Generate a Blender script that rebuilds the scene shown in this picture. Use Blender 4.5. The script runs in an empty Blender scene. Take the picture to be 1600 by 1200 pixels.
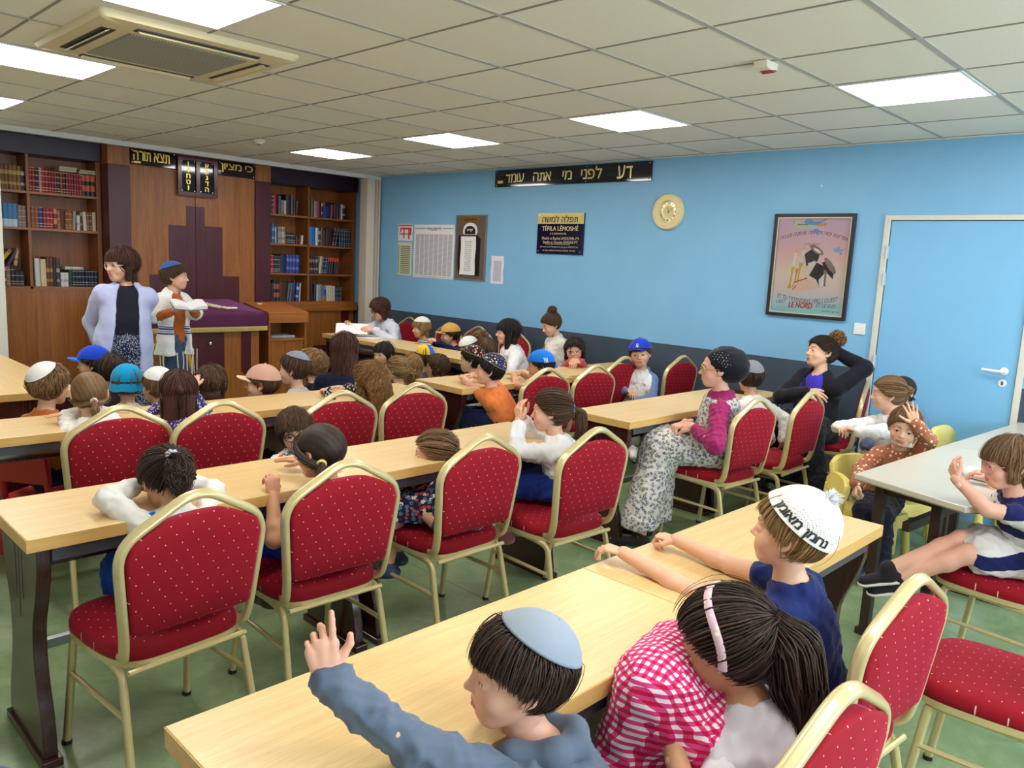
import bpy, math, random
import numpy as np
from mathutils import Matrix, Vector

scene = bpy.context.scene
COL = scene.collection

# ------------------------------------------------------------------ camera
def make_camera():
    yaw, pitch, roll = 0.802006, -0.152434, 0.0496048
    f = Vector((math.sin(yaw)*math.cos(pitch), math.cos(yaw)*math.cos(pitch), math.sin(pitch)))
    r = Vector((math.cos(yaw), -math.sin(yaw), 0)); u = r.cross(f)
    R = r*math.cos(roll) + u*math.sin(roll); U = -r*math.sin(roll) + u*math.cos(roll)
    cam = bpy.data.cameras.new('camera'); o = bpy.data.objects.new('camera', cam); COL.objects.link(o)
    cam.sensor_width = 36; cam.lens = 1226.19/1600*36; cam.clip_start = 0.02
    o.matrix_world = Matrix(((R.x, U.x, -f.x, -5.961), (R.y, U.y, -f.y, -1.202), (R.z, U.z, -f.z, 1.60), (0, 0, 0, 1)))
    scene.camera = o
make_camera()

# ------------------------------------------------------------------ world, light, exposure
world = bpy.data.worlds.new('daylight'); scene.world = world; world.use_nodes = True
world.node_tree.nodes['Background'].inputs[0].default_value = (0.55, 0.72, 1.0, 1)
world.node_tree.nodes['Background'].inputs[1].default_value = 1.0
scene.view_settings.view_transform = 'Standard'
scene.view_settings.look = 'None'
scene.view_settings.gamma = 1
scene.view_settings.use_curve_mapping = False
scene.view_settings.exposure = 0.0
PANEL_STRENGTH = 22.0          # the ceiling LED panels
WINDOW_POWER = 95.0            # cool daylight through the window behind the photographer
def window_light(x, z, w, h, y=-3.12):
    l = bpy.data.lights.new('window_daylight', 'AREA'); l.shape = 'RECTANGLE'; l.size = w; l.size_y = h
    l.energy = WINDOW_POWER; l.color = (0.72, 0.87, 1.0)
    o = bpy.data.objects.new('window_daylight', l); COL.objects.link(o)
    o.location = (x, y, z); o.rotation_euler = (math.radians(90), 0, 0)
    return o
window_light(-1.6, 1.55, 1.7, 1.2)
window_light(-4.4, 1.55, 1.7, 1.2)

# ------------------------------------------------------------------ small helpers
def lin(c):
    c = c/255.0
    return c/12.92 if c <= 0.04045 else ((c+0.055)/1.055)**2.4
def S(r, g, b): return (lin(r), lin(g), lin(b), 1.0)

class NT:
    def __init__(s, name):
        s.m = bpy.data.materials.new(name); s.m.use_nodes = True; s.t = s.m.node_tree
        s.b = s.t.nodes['Principled BSDF']
    def n(s, typ, **kw):
        nd = s.t.nodes.new(typ)
        for k, v in kw.items(): setattr(nd, k, v)
        return nd
    def l(s, a, b): s.t.links.new(a, b)
    def math(s, op, a, b=None, c=None):
        nd = s.n('ShaderNodeMath', operation=op)
        for i, v in enumerate((a, b, c)):
            if v is None: continue
            if isinstance(v, (int, float)): nd.inputs[i].default_value = v
            else: s.l(v, nd.inputs[i])
        return nd.outputs[0]
    def mix(s, fac, a, b):
        nd = s.n('ShaderNodeMix', data_type='RGBA')
        for sock, v in ((nd.inputs[0], fac), (nd.inputs[6], a), (nd.inputs[7], b)):
            if isinstance(v, (int, float)): sock.default_value = v
            elif isinstance(v, tuple): sock.default_value = v
            else: s.l(v, sock)
        return nd.outputs[2]
    def ramp(s, fac, stops, interp='LINEAR'):
        nd = s.n('ShaderNodeValToRGB'); nd.color_ramp.interpolation = interp
        e = nd.color_ramp.elements
        while len(e) < len(stops): e.new(0.5)
        for i, (p, c) in enumerate(stops): e[i].position = p; e[i].color = c
        s.l(fac, nd.inputs[0]); return nd.outputs[0]
    def coord(s, scale=(1, 1, 1), loc=(0, 0, 0), rot=(0, 0, 0), kind='Object'):
        tc = s.n('ShaderNodeTexCoord'); mp = s.n('ShaderNodeMapping')
        mp.inputs['Scale'].default_value = scale; mp.inputs['Location'].default_value = loc; mp.inputs['Rotation'].default_value = rot
        s.l(tc.outputs[kind], mp.inputs[0]); return mp.outputs[0]
    def noise(s, vec, scale, detail=3, rough=0.5, dist=0):
        nd = s.n('ShaderNodeTexNoise'); nd.inputs['Scale'].default_value = scale; nd.inputs['Detail'].default_value = detail
        nd.inputs['Roughness'].default_value = rough; nd.inputs['Distortion'].default_value = dist
        s.l(vec, nd.inputs['Vector']); return nd.outputs['Fac']
    def voro(s, vec, scale, rnd=1.0, feature='F1'):
        nd = s.n('ShaderNodeTexVoronoi', feature=feature); nd.inputs['Scale'].default_value = scale; nd.inputs['Randomness'].default_value = rnd
        s.l(vec, nd.inputs['Vector']); return nd
    def xyz(s, vec):
        nd = s.n('ShaderNodeSeparateXYZ'); s.l(vec, nd.inputs[0]); return nd.outputs
    def base(s, c):
        if isinstance(c, tuple): s.b.inputs['Base Color'].default_value = c
        else: s.l(c, s.b.inputs['Base Color'])
    def bump(s, h, strength=0.3, dist=0.01):
        nd = s.n('ShaderNodeBump'); nd.inputs['Strength'].default_value = strength; nd.inputs['Distance'].default_value = dist
        s.l(h, nd.inputs['Height']); s.l(nd.outputs[0], s.b.inputs['Normal'])
    def set(s, rough=None, metal=None, spec=None, sheen=None, coat=None, sheen_tint=None, trans=None, ior=None, alpha=None):
        I = s.b.inputs
        if rough is not None: I['Roughness'].default_value = rough
        if metal is not None: I['Metallic'].default_value = metal
        if spec is not None: I['Specular IOR Level'].default_value = spec
        if sheen is not None: I['Sheen Weight'].default_value = sheen; I['Sheen Roughness'].default_value = 0.45
        if sheen_tint is not None: I['Sheen Tint'].default_value = sheen_tint
        if coat is not None: I['Coat Weight'].default_value = coat; I['Coat Roughness'].default_value = 0.12
        if trans is not None: I['Transmission Weight'].default_value = trans
        if ior is not None: I['IOR'].default_value = ior
        if alpha is not None: I['Alpha'].default_value = alpha
        return s

_MC = {}
def plain(name, c, rough=0.5, metal=0.0, spec=0.5, sheen=None, coat=None, noise=0.06, nscale=40, bump=0.0):
    """a plain colour with a little procedural unevenness"""
    key = (name, c, rough, metal)
    if key in _MC: return _MC[key]
    t = NT(name); v = t.coord()
    f = t.noise(v, nscale, 3)
    dark = tuple(x*(1-noise) for x in c[:3])+(1,); lite = tuple(min(1, x*(1+noise)) for x in c[:3])+(1,)
    t.base(t.mix(f, dark, lite)); t.set(rough, metal, spec, sheen, coat)
    if bump: t.bump(t.noise(v, nscale*4, 2), bump, 0.002)
    _MC[key] = t.m; return t.m

def tag(o, label=None, cat=None, group=None, kind=None):
    if label: o['label'] = label
    if cat: o['category'] = cat
    if group: o['group'] = group
    if kind: o['kind'] = kind
    return o
def empty(name, loc=(0, 0, 0), rz=0.0, label=None, cat=None, group=None):
    o = bpy.data.objects.new(name, None); COL.objects.link(o); o.location = loc; o.rotation_euler = (0, 0, rz)
    o.empty_display_size = 0.05
    return tag(o, label, cat, group)

class MB:
    """collects geometry, builds ONE mesh object"""
    def __init__(s): s.v = []; s.f = []; s.m = []; s.n = 0; s.attr = []
    def add(s, v, f, mat=0, M=None, attr=None):
        v = np.asarray(v, float).reshape(-1, 3)
        if M is not None:
            M = np.asarray(M, float); v = v@M[:3, :3].T+M[:3, 3]
        s.v.append(v)
        s.f += [tuple(int(i)+s.n for i in q) for q in f]
        s.m += [mat]*len(f); s.n += len(v)
        return s
    def box(s, c, d, mat=0, M=None, rz=0.0):
        c = np.array(c, float); h = np.array(d, float)/2
        v = np.array([(x, y, z) for x in (-1, 1) for y in (-1, 1) for z in (-1, 1)], float)*h
        if rz:
            cs, sn = math.cos(rz), math.sin(rz); v = np.stack([v[:, 0]*cs-v[:, 1]*sn, v[:, 0]*sn+v[:, 1]*cs, v[:, 2]], 1)
        return s.add(v+c, [(0, 1, 3, 2), (4, 6, 7, 5), (0, 4, 5, 1), (2, 3, 7, 6), (0, 2, 6, 4), (1, 5, 7, 3)], mat, M)
    def bx(s, x0, x1, y0, y1, z0, z1, mat=0, M=None): return s.box(((x0+x1)/2, (y0+y1)/2, (z0+z1)/2), (x1-x0, y1-y0, z1-z0), mat, M)
    def prism(s, pts, a, b, axis='y', mat=0, M=None):
        """2-D outline extruded from a to b along an axis: 'y': pts are (x,z); 'x': (y,z); 'z': (x,y)"""
        pts = np.asarray(pts, float); n = len(pts)
        def lay(t):
            o = np.full(n, t)
            return np.stack({'y': (pts[:, 0], o, pts[:, 1]), 'x': (o, pts[:, 0], pts[:, 1]), 'z': (pts[:, 0], pts[:, 1], o)}[axis], 1)
        f = [tuple(range(n))[::-1], tuple(range(n, 2*n))]+[(i, (i+1) % n, n+(i+1) % n, n+i) for i in range(n)]
        return s.add(np.concatenate([lay(a), lay(b)]), f, mat, M)
    def lathe(s, prof, n=24, mat=0, M=None, cap=True):
        prof = np.asarray(prof, float); k = len(prof)
        a = np.linspace(0, 2*math.pi, n, endpoint=False)
        v = np.stack([np.outer(prof[:, 0], np.cos(a)), np.outer(prof[:, 0], np.sin(a)), np.repeat(prof[:, 1][:, None], n, 1)], 2).reshape(-1, 3)
        f = [(i*n+j, i*n+(j+1) % n, (i+1)*n+(j+1) % n, (i+1)*n+j) for i in range(k-1) for j in range(n)]
        if cap: f += [tuple(range(n))[::-1], tuple(range((k-1)*n, k*n))]
        return s.add(v, f, mat, M)
    def sweep(s, path, prof, mat=0, M=None, up=(0, 0, 1), closed=False, scale=None):
        v, f = sweep_geo(path, prof, up, closed, scale); return s.add(v, f, mat, M)
    def tube(s, path, r, n=8, mat=0, M=None, closed=False, up=(0, 0, 1), scale=None):
        a = np.linspace(0, 2*math.pi, n, endpoint=False)
        return s.sweep(path, np.stack([np.cos(a)*r, np.sin(a)*r], 1), mat, M, up, closed, scale)
    def build(s, name, mats, parent=None, smooth=35, bevel=0.0, seg=2):
        me = bpy.data.meshes.new(name)
        v = np.concatenate(s.v) if s.v else np.zeros((0, 3))
        me.from_pydata(v.tolist(), [], s.f); me.validate(); 
        if not isinstance(mats, (list, tuple)): mats = [mats]
        for m in mats: me.materials.append(m)
        if len(mats) > 1 and len(s.m) == len(me.polygons): me.polygons.foreach_set('material_index', s.m)
        if smooth:
            me.shade_smooth()
            if smooth < 180: me.set_sharp_from_angle(angle=math.radians(smooth))
        me.update()
        o = bpy.data.objects.new(name, me); COL.objects.link(o)
        if parent is not None: o.parent = parent
        if bevel:
            md = o.modifiers.new('edge', 'BEVEL'); md.width = bevel; md.segments = seg; md.limit_method = 'ANGLE'; md.angle_limit = math.radians(40)
        return o

def sweep_geo(path, prof, up=(0, 0, 1), closed=False, scale=None):
    P = np.asarray(path, float); n = len(P); prof = np.asarray(prof, float); k = len(prof)
    if closed: T = np.roll(P, -1, 0)-np.roll(P, 1, 0)
    else: T = np.gradient(P, axis=0)
    T /= np.linalg.norm(T, axis=1)[:, None]+1e-12
    u = np.array(up, float); A = np.zeros_like(P); B = np.zeros_like(P)
    a = np.cross(T[0], u)
    if np.linalg.norm(a) < 1e-3: a = np.cross(T[0], (0.3, 1, 0.2))
    a /= np.linalg.norm(a)
    for i in range(n):
        a = a-T[i]*(a@T[i]); a /= np.linalg.norm(a)+1e-12
        A[i] = a; B[i] = np.cross(T[i], a)
    sc = np.ones(n) if scale is None else np.asarray(scale, float)
    v = (P[:, None]+(A[:, None]*prof[None, :, 0:1]+B[:, None]*prof[None, :, 1:2])*sc[:, None, None]).reshape(-1, 3)
    m = n if closed else n-1
    f = [(i*k+j, ((i+1) % n)*k+j, ((i+1) % n)*k+(j+1) % k, i*k+(j+1) % k) for i in range(m) for j in range(k)]
    if not closed: f += [tuple(range(k)), tuple(range((n-1)*k, n*k))[::-1]]
    return v, f

def fillet(pts, r, n=6, closed=False):
    """round the corners of a polyline"""
    P = [np.array(p, float) for p in pts]; out = []; N = len(P)
    rr = r if isinstance(r, (list, tuple)) else [r]*N
    for i in range(N):
        if not closed and i in (0, N-1): out.append(P[i]); continue
        a, b, c = P[i-1], P[i], P[(i+1) % N]
        u = a-b; w = c-b; lu = np.linalg.norm(u); lw = np.linalg.norm(w); d = min(rr[i], lu*0.49, lw*0.49)
        p0 = b+u/lu*d; p1 = b+w/lw*d
        for t in np.linspace(0, 1, n): out.append(p0*(1-t)**2+b*2*t*(1-t)+p1*t*t)
    return np.array(out)

def rect(x0, x1, z0, z1): return [(x0, z0), (x1, z0), (x1, z1), (x0, z1)]
def rotz(a, loc=(0, 0, 0)):
    c, s_ = math.cos(a), math.sin(a); M = np.eye(4); M[:2, :2] = ((c, -s_), (s_, c)); M[:3, 3] = loc; return M

def copy_tree(o, parent=None):
    c = o.copy(); COL.objects.link(c)
    if parent is not None: c.parent = parent
    for ch in o.children: copy_tree(ch, c)
    return c

# ---- lettering: a text curve turned into a mesh
def text_geo(txt, size=1.0, depth=0.0, heb=False, bold=0.0, res=2, italic=0.0):
    cu = bpy.data.curves.new('lettering', 'FONT'); cu.body = txt[::-1] if heb else txt
    cu.size = size; cu.extrude = depth; cu.resolution_u = 4; cu.shear = italic
    o = bpy.data.objects.new('lettering', cu); COL.objects.link(o)
    dg = bpy.context.evaluated_depsgraph_get(); me = bpy.data.meshes.new_from_object(o.evaluated_get(dg))
    v = np.zeros(len(me.vertices)*3); me.vertices.foreach_get('co', v); v = v.reshape(-1, 3)
    f = [tuple(p.vertices) for p in me.polygons]
    bpy.data.objects.remove(o); bpy.data.curves.remove(cu); bpy.data.meshes.remove(me)
    return v, f
def heb_geo(txt, italic=0.0):
    """Hebrew set letter by letter from right to left (dalet and tav are drawn here as strokes)"""
    def boxes(*bs):
        v, f = [], []
        for x0, x1, y0, y1 in bs: n = len(v); v += [(x0, y0, 0), (x1, y0, 0), (x1, y1, 0), (x0, y1, 0)]; f.append((n, n+1, n+2, n+3))
        return np.array(v, float), f
    V, F, x, n = [], [], 0.0, 0
    for ch in txt[::-1]:
        if ch == ' ': x += 0.26; continue
        if ch == 'ד': v, f = boxes((0, 0.46, 0.47, 0.555), (0.30, 0.385, 0, 0.47))
        elif ch == 'ת': v, f = boxes((0.05, 0.47, 0.47, 0.555), (0.40, 0.485, 0, 0.47), (0.12, 0.20, 0.06, 0.47), (0, 0.175, 0, 0.075))
        else: v, f = text_geo(ch, 1.0)
        v = v-np.array([v[:, 0].min(), 0, 0]); w = v[:, 0].max(); v = v+np.array([x, 0, 0]); v[:, 0] += v[:, 1]*italic
        V.append(v); F += [tuple(i+n for i in q) for q in f]; n += len(v); x += w+0.075
    return np.concatenate(V), F
def text_fit(txt, w=None, h=None, depth=0.002, heb=False, bold=0.0, italic=0.0, stretch=True):
    """lettering scaled to a width/height box centred on the origin, in the XY plane facing +Z"""
    v, f = heb_geo(txt, italic) if heb else text_geo(txt, 1.0, 0.0, False, bold, italic=italic)
    if len(v) == 0: return v, f
    lo, hi = v.min(0), v.max(0); c = (lo+hi)/2; d = hi-lo
    sx = (w/d[0]) if w else None; sy = (h/d[1]) if h else None
    if sx is None: sx = sy
    if sy is None: sy = sx
    v = (v-c)*np.array([sx, sy, 1])
    n = len(v); v2 = v.copy(); v2[:, 2] += depth
    if bold:      # a heavier cut: the strokes repeated a hair to each side
        e = (v[:, 1].max()-v[:, 1].min())*bold*2.2; vs, fs = [v2], list(f)
        for k, (dx, dy) in enumerate(((e, 0), (-e, 0), (0, e*0.6), (0, -e*0.6))):
            vs.append(v2+np.array([dx, dy, -0.00006*(k+1)])); fs += [tuple(i+n*(k+1) for i in q) for q in f]
        return np.concatenate(vs), fs
    return v2, f

# ================================================================== the room
# +Y runs towards the bookcase wall, the blue wall is the plane x = 0
XL, YB, YF, H = -6.75, -3.0, 7.86, 2.58

def m_floor():
    t = NT('green_vinyl'); v = t.coord()
    a = t.noise(v, 5, 6, 0.65, 0.6); b = t.noise(v, 60, 3)
    c = t.ramp(a, [(0.3, S(112, 136, 98)), (0.5, S(132, 154, 112)), (0.72, S(154, 172, 132))])
    c = t.mix(t.math('MULTIPLY', b, 0.35), c, S(104, 126, 96))
    x, y, z = t.xyz(v)
    # welded sheet seams every two metres
    fx = t.math('ABSOLUTE', t.math('SUBTRACT', t.math('FRACT', t.math('MULTIPLY', t.math('ADD', x, 20.45), 0.5)), 0.5))
    c = t.mix(t.math('LESS_THAN', fx, 0.0012), c, S(78, 98, 76))
    t.base(c); t.set(rough=0.27, spec=0.5); t.bump(a, 0.03, 0.01); return t.m
def m_bluewall():
    t = NT('blue_wall_paint'); v = t.coord(); x, y, z = t.xyz(v)
    n = t.noise(v, 3, 4); n2 = t.noise(v, 90, 2)
    blue = t.mix(n, S(124, 180, 220), S(134, 189, 227))
    slate = t.mix(n, S(62, 74, 90), S(72, 84, 100))
    t.base(t.mix(t.math('GREATER_THAN', z, 0.957), slate, blue)); t.set(rough=0.42, spec=0.4); t.bump(n2, 0.06, 0.004); return t.m
M_FLOOR = m_floor(); M_BLUE = m_bluewall()
M_WHITE = plain('white_paint', S(226, 222, 214), 0.55)
M_CREAM = plain('cream_lacquer', S(222, 214, 196), 0.4)
def m_tile():
    t = NT('mineral_ceiling_tile'); v = t.coord(); x, y, z = t.xyz(v)
    cell = t.n('ShaderNodeCombineXYZ')
    t.l(t.math('FLOOR', t.math('DIVIDE', t.math('ADD', x, 0.05), 0.6)), cell.inputs[0]); t.l(t.math('FLOOR', t.math('DIVIDE', y, 0.6)), cell.inputs[1])
    wn = t.n('ShaderNodeTexWhiteNoise'); t.l(cell.outputs[0], wn.inputs[0])
    sp = t.noise(v, 160, 3, 0.7); big = t.noise(v, 1.3, 3)
    c = t.mix(wn.outputs['Value'], S(232, 226, 212), S(240, 235, 222))
    c = t.mix(t.math('MULTIPLY', t.math('GREATER_THAN', sp, 0.6), 0.35), c, S(206, 197, 180))
    c = t.mix(t.math('MULTIPLY', big, 0.25), c, S(232, 221, 196))
    t.base(c); t.set(rough=0.85, spec=0.2); t.bump(sp, 0.15, 0.003); return t.m
M_TILE = m_tile()
M_BAR = plain('grid_bar', S(178, 172, 162), 0.5)
M_BARD = plain('grid_bar_dark', S(142, 135, 124), 0.6)  # darker grey of the thin cross bars

def structure(o, name=None): o['kind'] = 'structure'; return o
def quad_box(name, x0, x1, y0, y1, z0, z1, m): return structure(MB().bx(x0, x1, y0, y1, z0, z1).build(name, m, smooth=0))

quad_box('floor', XL-0.1, 0.1, YB-0.1, YF+0.1, -0.1, 0, M_FLOOR)
# right (blue) wall with the doorway cut out
DY0, DY1, DZ = -0.02, 0.88, 2.035
b = MB()
b.bx(0, 0.12, DY1+0.0, YF+0.1, 0, H+0.02); b.bx(0, 0.12, YB-0.1, DY0, 0, H+0.02); b.bx(0, 0.12, DY0, DY1, DZ, H+0.02)
structure(b.build('wall_right', M_BLUE, smooth=0))
quad_box('wall_back', XL-0.1, 0.12, YF, YF+0.1, 0, H+0.02, M_BLUE)
quad_box('wall_left', XL-0.12, XL, YB-0.1, YF+0.1, 0, H+0.02, M_WHITE)
# wall behind the photographer, two window openings
b = MB(); wy0, wy1 = YB-0.1, YB
for x0, x1 in ((XL-0.1, -5.25), (-3.55, -2.45), (-0.75, 0.1)): b.bx(x0, x1, wy0, wy1, 0, H+0.02)
for x0, x1 in ((-5.25, -3.55), (-2.45, -0.75)): b.bx(x0, x1, wy0, wy1, 0, 0.95); b.bx(x0, x1, wy0, wy1, 2.15, H+0.02)
structure(b.build('wall_front', M_WHITE, smooth=0))
M_GLASS = NT('window_glass').set(rough=0.0, trans=1.0, ior=1.01).m
for i, (x0, x1) in enumerate(((-5.25, -3.55), (-2.45, -0.75))):
    b = MB()
    for a in (x0+0.03, (x0+x1)/2, x1-0.03): b.bx(a-0.03, a+0.03, YB-0.07, YB-0.02, 0.95, 2.15)
    for a in (0.98, 2.12): b.bx(x0, x1, YB-0.07, YB-0.02, a-0.03, a+0.03)
    structure(b.build('window_%d' % (i+1), M_WHITE, smooth=0))
# white return wall left of the bookcase
quad_box('wall_return', XL, -4.075, 7.0, YF, 0, H+0.02, M_WHITE)

# ceiling tiles + T-bars
quad_box('ceiling', XL-0.1, 0.1, YB-0.1, YF+0.1, H, H+0.1, M_TILE)
b = MB()
for j in range(-5, 14): b.bx(XL, 0, j*0.6-0.012, j*0.6+0.012, H-0.004, H+0.01)
structure(b.build('trim_1', M_BAR, smooth=0))
b = MB()
for i in range(-11, 1): b.bx(i*0.6-0.05-0.006, i*0.6-0.05+0.006, YB, YF, H-0.003, H+0.01)
structure(b.build('trim_2', M_BARD, smooth=0))
# wall edge angle under the ceiling, skirting
structure(MB().bx(-0.022, 0, YB, YF, H-0.006, H+0.004).build('trim_3', M_CREAM, smooth=0))
M_SKIRT = plain('skirting_grey', S(186, 190, 192), 0.4)
b = MB(); b.bx(-0.012, 0, DY1+0.045, 7.0, 0, 0.075); b.bx(-0.012, 0, YB, DY0-0.045, 0, 0.075)
structure(b.build('baseboard_right', M_SKIRT, smooth=0))

# folding-partition track on the ceiling and the stacked partition in the corner
structure(MB().bx(-4.075, -0.0, 6.99, 7.05, H-0.045, H).build('trim_4', plain('track_white', S(214, 212, 208), 0.4), smooth=0))
M_FOLD = plain('partition_vinyl', S(206, 190, 172), 0.5)
root = empty('folding_partition', (-0.13, 7.02, 0), 0, 'beige accordion partition folded up in the corner beside the bookcase', 'partition')
zig = [(-0.11, 0.00), (-0.105, -0.075), (0.0, -0.085), (0.012, -0.02), (0.028, -0.085), (0.045, -0.08), (0.055, -0.02), (0.07, -0.085), (0.085, -0.085), (0.1, -0.02), (0.125, -0.03), (0.125, 0.06), (-0.11, 0.06)]
MB().prism(zig, 0.02, H-0.05, 'z').build('fold', M_FOLD, root, smooth=0)
MB().bx(-0.115, 0.125, -0.06, 0.055, 0.0, 0.02).build('bottom_seal', plain('seal_grey', S(120, 112, 104), 0.6), root, smooth=0)

# ------------------------------------------------------------------ door in the blue wall
def m_doorblue():
    t = NT('door_blue'); v = t.coord(); n = t.noise(v, 2, 3)
    t.base(t.mix(n, S(122, 182, 224), S(130, 190, 231))); t.set(rough=0.36, spec=0.45); return t.m
M_DOORF = plain('door_frame_cream', S(214, 210, 198), 0.4)
b = MB()
b.bx(-0.018, 0.10, DY1, DY1+0.04, 0, DZ+0.035); b.bx(-0.018, 0.10, DY0-0.04, DY0, 0, DZ+0.035); b.bx(-0.018, 0.10, DY0, DY1, DZ, DZ+0.035)
door = b.build('door_1', M_DOORF, smooth=0, bevel=0.003); door['kind'] = 'structure'
MB().bx(0.0, 0.04, DY0+0.004, DY1-0.004, 0.008, DZ-0.004).build('door_leaf', m_doorblue(), door, smooth=0, bevel=0.002)
M_PLASTIC = plain('white_plastic', S(232, 232, 228), 0.3, spec=0.5, noise=0.02)
b = MB(); b.lathe([(0.0, 0), (0.026, 0), (0.026, 0.008), (0.012, 0.014), (0.012, 0.05), (0.0, 0.05)], 20, M=np.array([[0, 0, -1, 0], [0, 1, 0, 0.055], [1, 0, 0, 1.055], [0, 0, 0, 1]], float))
b.tube(fillet([(-0.045, 0.055, 1.055), (-0.055, 0.075, 1.055), (-0.052, 0.175, 1.057)], 0.012), 0.0095, 10)
b.build('handle', M_PLASTIC, door)
b = MB(); b.lathe([(0.0, 0), (0.025, 0), (0.024, 0.008), (0, 0.009)], 20, M=np.array([[0, 0, -1, 0], [0, 1, 0, 0.055], [1, 0, 0, 0.975], [0, 0, 0, 1]], float))
b.bx(-0.0105, -0.008, 0.048, 0.062, 0.962, 0.988, 1)
b.build('key_plate', [M_PLASTIC, plain('brass_cylinder', S(150, 130, 95), 0.3, 0.8)], door)
for z in (1.81, 1.62, 1.02, 0.25):
    b = MB(); b.bx(-0.022, -0.004, DY1-0.01, DY1+0.012, z-0.045, z+0.045)
    b.tube([(-0.024, DY1+0.002, z-0.045), (-0.024, DY1+0.002, z+0.045)], 0.0075, 8)
    b.build('hinge', plain('hinge_pale', S(190, 200, 205), 0.35), door)

# ------------------------------------------------------------------ ceiling fixtures
def m_emit(name, c, s):
    t = NT(name); t.b.inputs['Emission Color'].default_value = c; t.b.inputs['Emission Strength'].default_value = s; t.base((0.8, 0.8, 0.8, 1)); return t.m
M_PANEL = m_emit('led_diffuser', (1.0, 0.965, 0.90, 1), PANEL_STRENGTH)
M_PFRAME = plain('panel_frame_white', S(235, 235, 232), 0.35)
LIGHTLAB = {(-3, 0): 'square white LED panel in the ceiling above the blue door', (-3, 3): 'square white LED panel in the ceiling in front of the round clock',
            (-3, 6): 'square white LED panel in the ceiling near the wall notices', (-3, 9): 'square white LED panel nearest the folding partition',
            (-8, 3): 'square white LED panel just beyond the air conditioner, towards the photographer', (-8, 6): 'square white LED panel beside the air conditioner, towards the bookcase',
            (-8, 9): 'square white LED panel nearest the left bookcase', (-3, -3): 'square white LED panel in the ceiling near the window wall', (-8, -3): 'square white LED panel above the end of the room by the window',
            (-8, 0): 'square white LED panel above the nearest table'}
for (i, j), lab in LIGHTLAB.items():
    x0 = i*0.6-0.05; y0 = j*0.6
    r = empty('ceiling_light', (x0+0.3, y0+0.3, H), 0, lab, 'ceiling light', 'LED panels in the ceiling grid')
    b = MB()
    for a, c, d, e in ((-0.296, 0.296, -0.296, -0.28), (-0.296, 0.296, 0.28, 0.296), (-0.296, -0.28, -0.28, 0.28), (0.28, 0.296, -0.28, 0.28)): b.bx(a, c, d, e, -0.009, 0.0)
    b.build('frame', M_PFRAME, r, smooth=0)
    MB().bx(-0.281, 0.281, -0.281, 0.281, -0.007, -0.001).build('diffuser', M_PANEL, r, smooth=0)

# cassette air conditioner
def make_ac():
    r = empty('air_conditioner', (-4.245, 2.985, H), 0, 'large square ceiling cassette air conditioner with yellowed panel and grey grille', 'air conditioner')
    M1 = plain('yellowed_plastic', S(222, 208, 168), 0.4, nscale=6, noise=0.05); M2 = plain('vane_dark', S(48, 46, 44), 0.5)
    w = 0.475
    out = np.array([(-w, -w), (w, -w), (w, w), (-w, w)])
    o1 = fillet([(-w, -w), (w, -w), (w, w), (-w, w)], 0.03, 5, True); i1 = o1*0.985; i2 = fillet([(-.3, -.3), (.3, -.3), (.3, .3), (-.3, .3)], 0.03, 5, True)
    n = len(o1); z = lambda p, h: np.c_[p, np.full(len(p), h)]
    V = np.concatenate([z(o1, 0), z(o1, -0.012), z(i1*0.985, -0.03), z(i2*1.32, -0.036), z(i2, -0.036)])
    F = [(k*n+a, k*n+(a+1) % n, (k+1)*n+(a+1) % n, (k+1)*n+a) for k in range(4) for a in range(n)]+[tuple(range(4*n, 5*n))]
    MB().add(V, F).build('panel', M1, r, smooth=40)
    t = NT('intake_grille'); v = t.coord(); x, y, zz = t.xyz(v)
    g = t.math('MAXIMUM', t.math('FRACT', t.math('MULTIPLY', x, 70)), t.math('FRACT', t.math('MULTIPLY', y, 70)))
    t.base(t.mix(t.math('GREATER_THAN', g, 0.72), S(120, 118, 108), S(176, 172, 158))); t.set(0.6)
    MB().bx(-0.285, 0.285, -0.285, 0.285, -0.043, -0.034).build('grille', t.m, r, smooth=0, bevel=0.004)
    for a in range(4):
        M = rotz(a*math.pi/2)
        b = MB(); b.bx(-0.29, 0.29, -0.405, -0.345, -0.0395, -0.03, 0, M)
        o = b.build('air_outlet', M2, r, smooth=0)
        Mt = M@np.array([[1, 0, 0, 0], [0, math.cos(.5), -math.sin(.5), -0.372], [0, math.sin(.5), math.cos(.5), -0.041], [0, 0, 0, 1]])
        MB().box((0, 0, 0), (0.56, 0.035, 0.004), 0, Mt).build('vane', M1, o, smooth=0)
make_ac()
def detector(name, x, y, label, red):
    r = empty(name, (x, y, H-0.003), 0, label, 'detector')
    M = plain('detector_ivory', S(226, 220, 205), 0.4)
    if red:
        MB().prism([(-0.055, 0), (0.055, 0), (0.05, -0.03), (0.02, -0.045), (-0.05, -0.03)], -0.035, 0.035, 'y').build('body', M, r, smooth=0, bevel=0.004)
        MB().prism([(-0.012, -0.0395), (0.0195, -0.0465), (0.045, -0.034), (0.03, -0.032)], -0.0362, 0.02, 'y').build('red_lens', plain('red_lens', S(170, 40, 36), 0.3), r, smooth=0)
    else:
        MB().lathe([(0, 0), (0.05, 0), (0.05, -0.012), (0.036, -0.022), (0.03, -0.036), (0, -0.04)], 24).build('body', M, r)
        MB().lathe([(0.0, -0.036), (0.014, -0.0405), (0.0, -0.047)], 12).build('red_lens', plain('red_lens', S(170, 40, 36), 0.3), r)
detector('alarm_indicator', -2.44, 0.67, 'small white ceiling box with a red lens, near the LED panel above the door', True)
detector('smoke_detector', -2.40, 5.53, 'small round smoke detector on the ceiling in front of the wooden ark', False)

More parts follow.
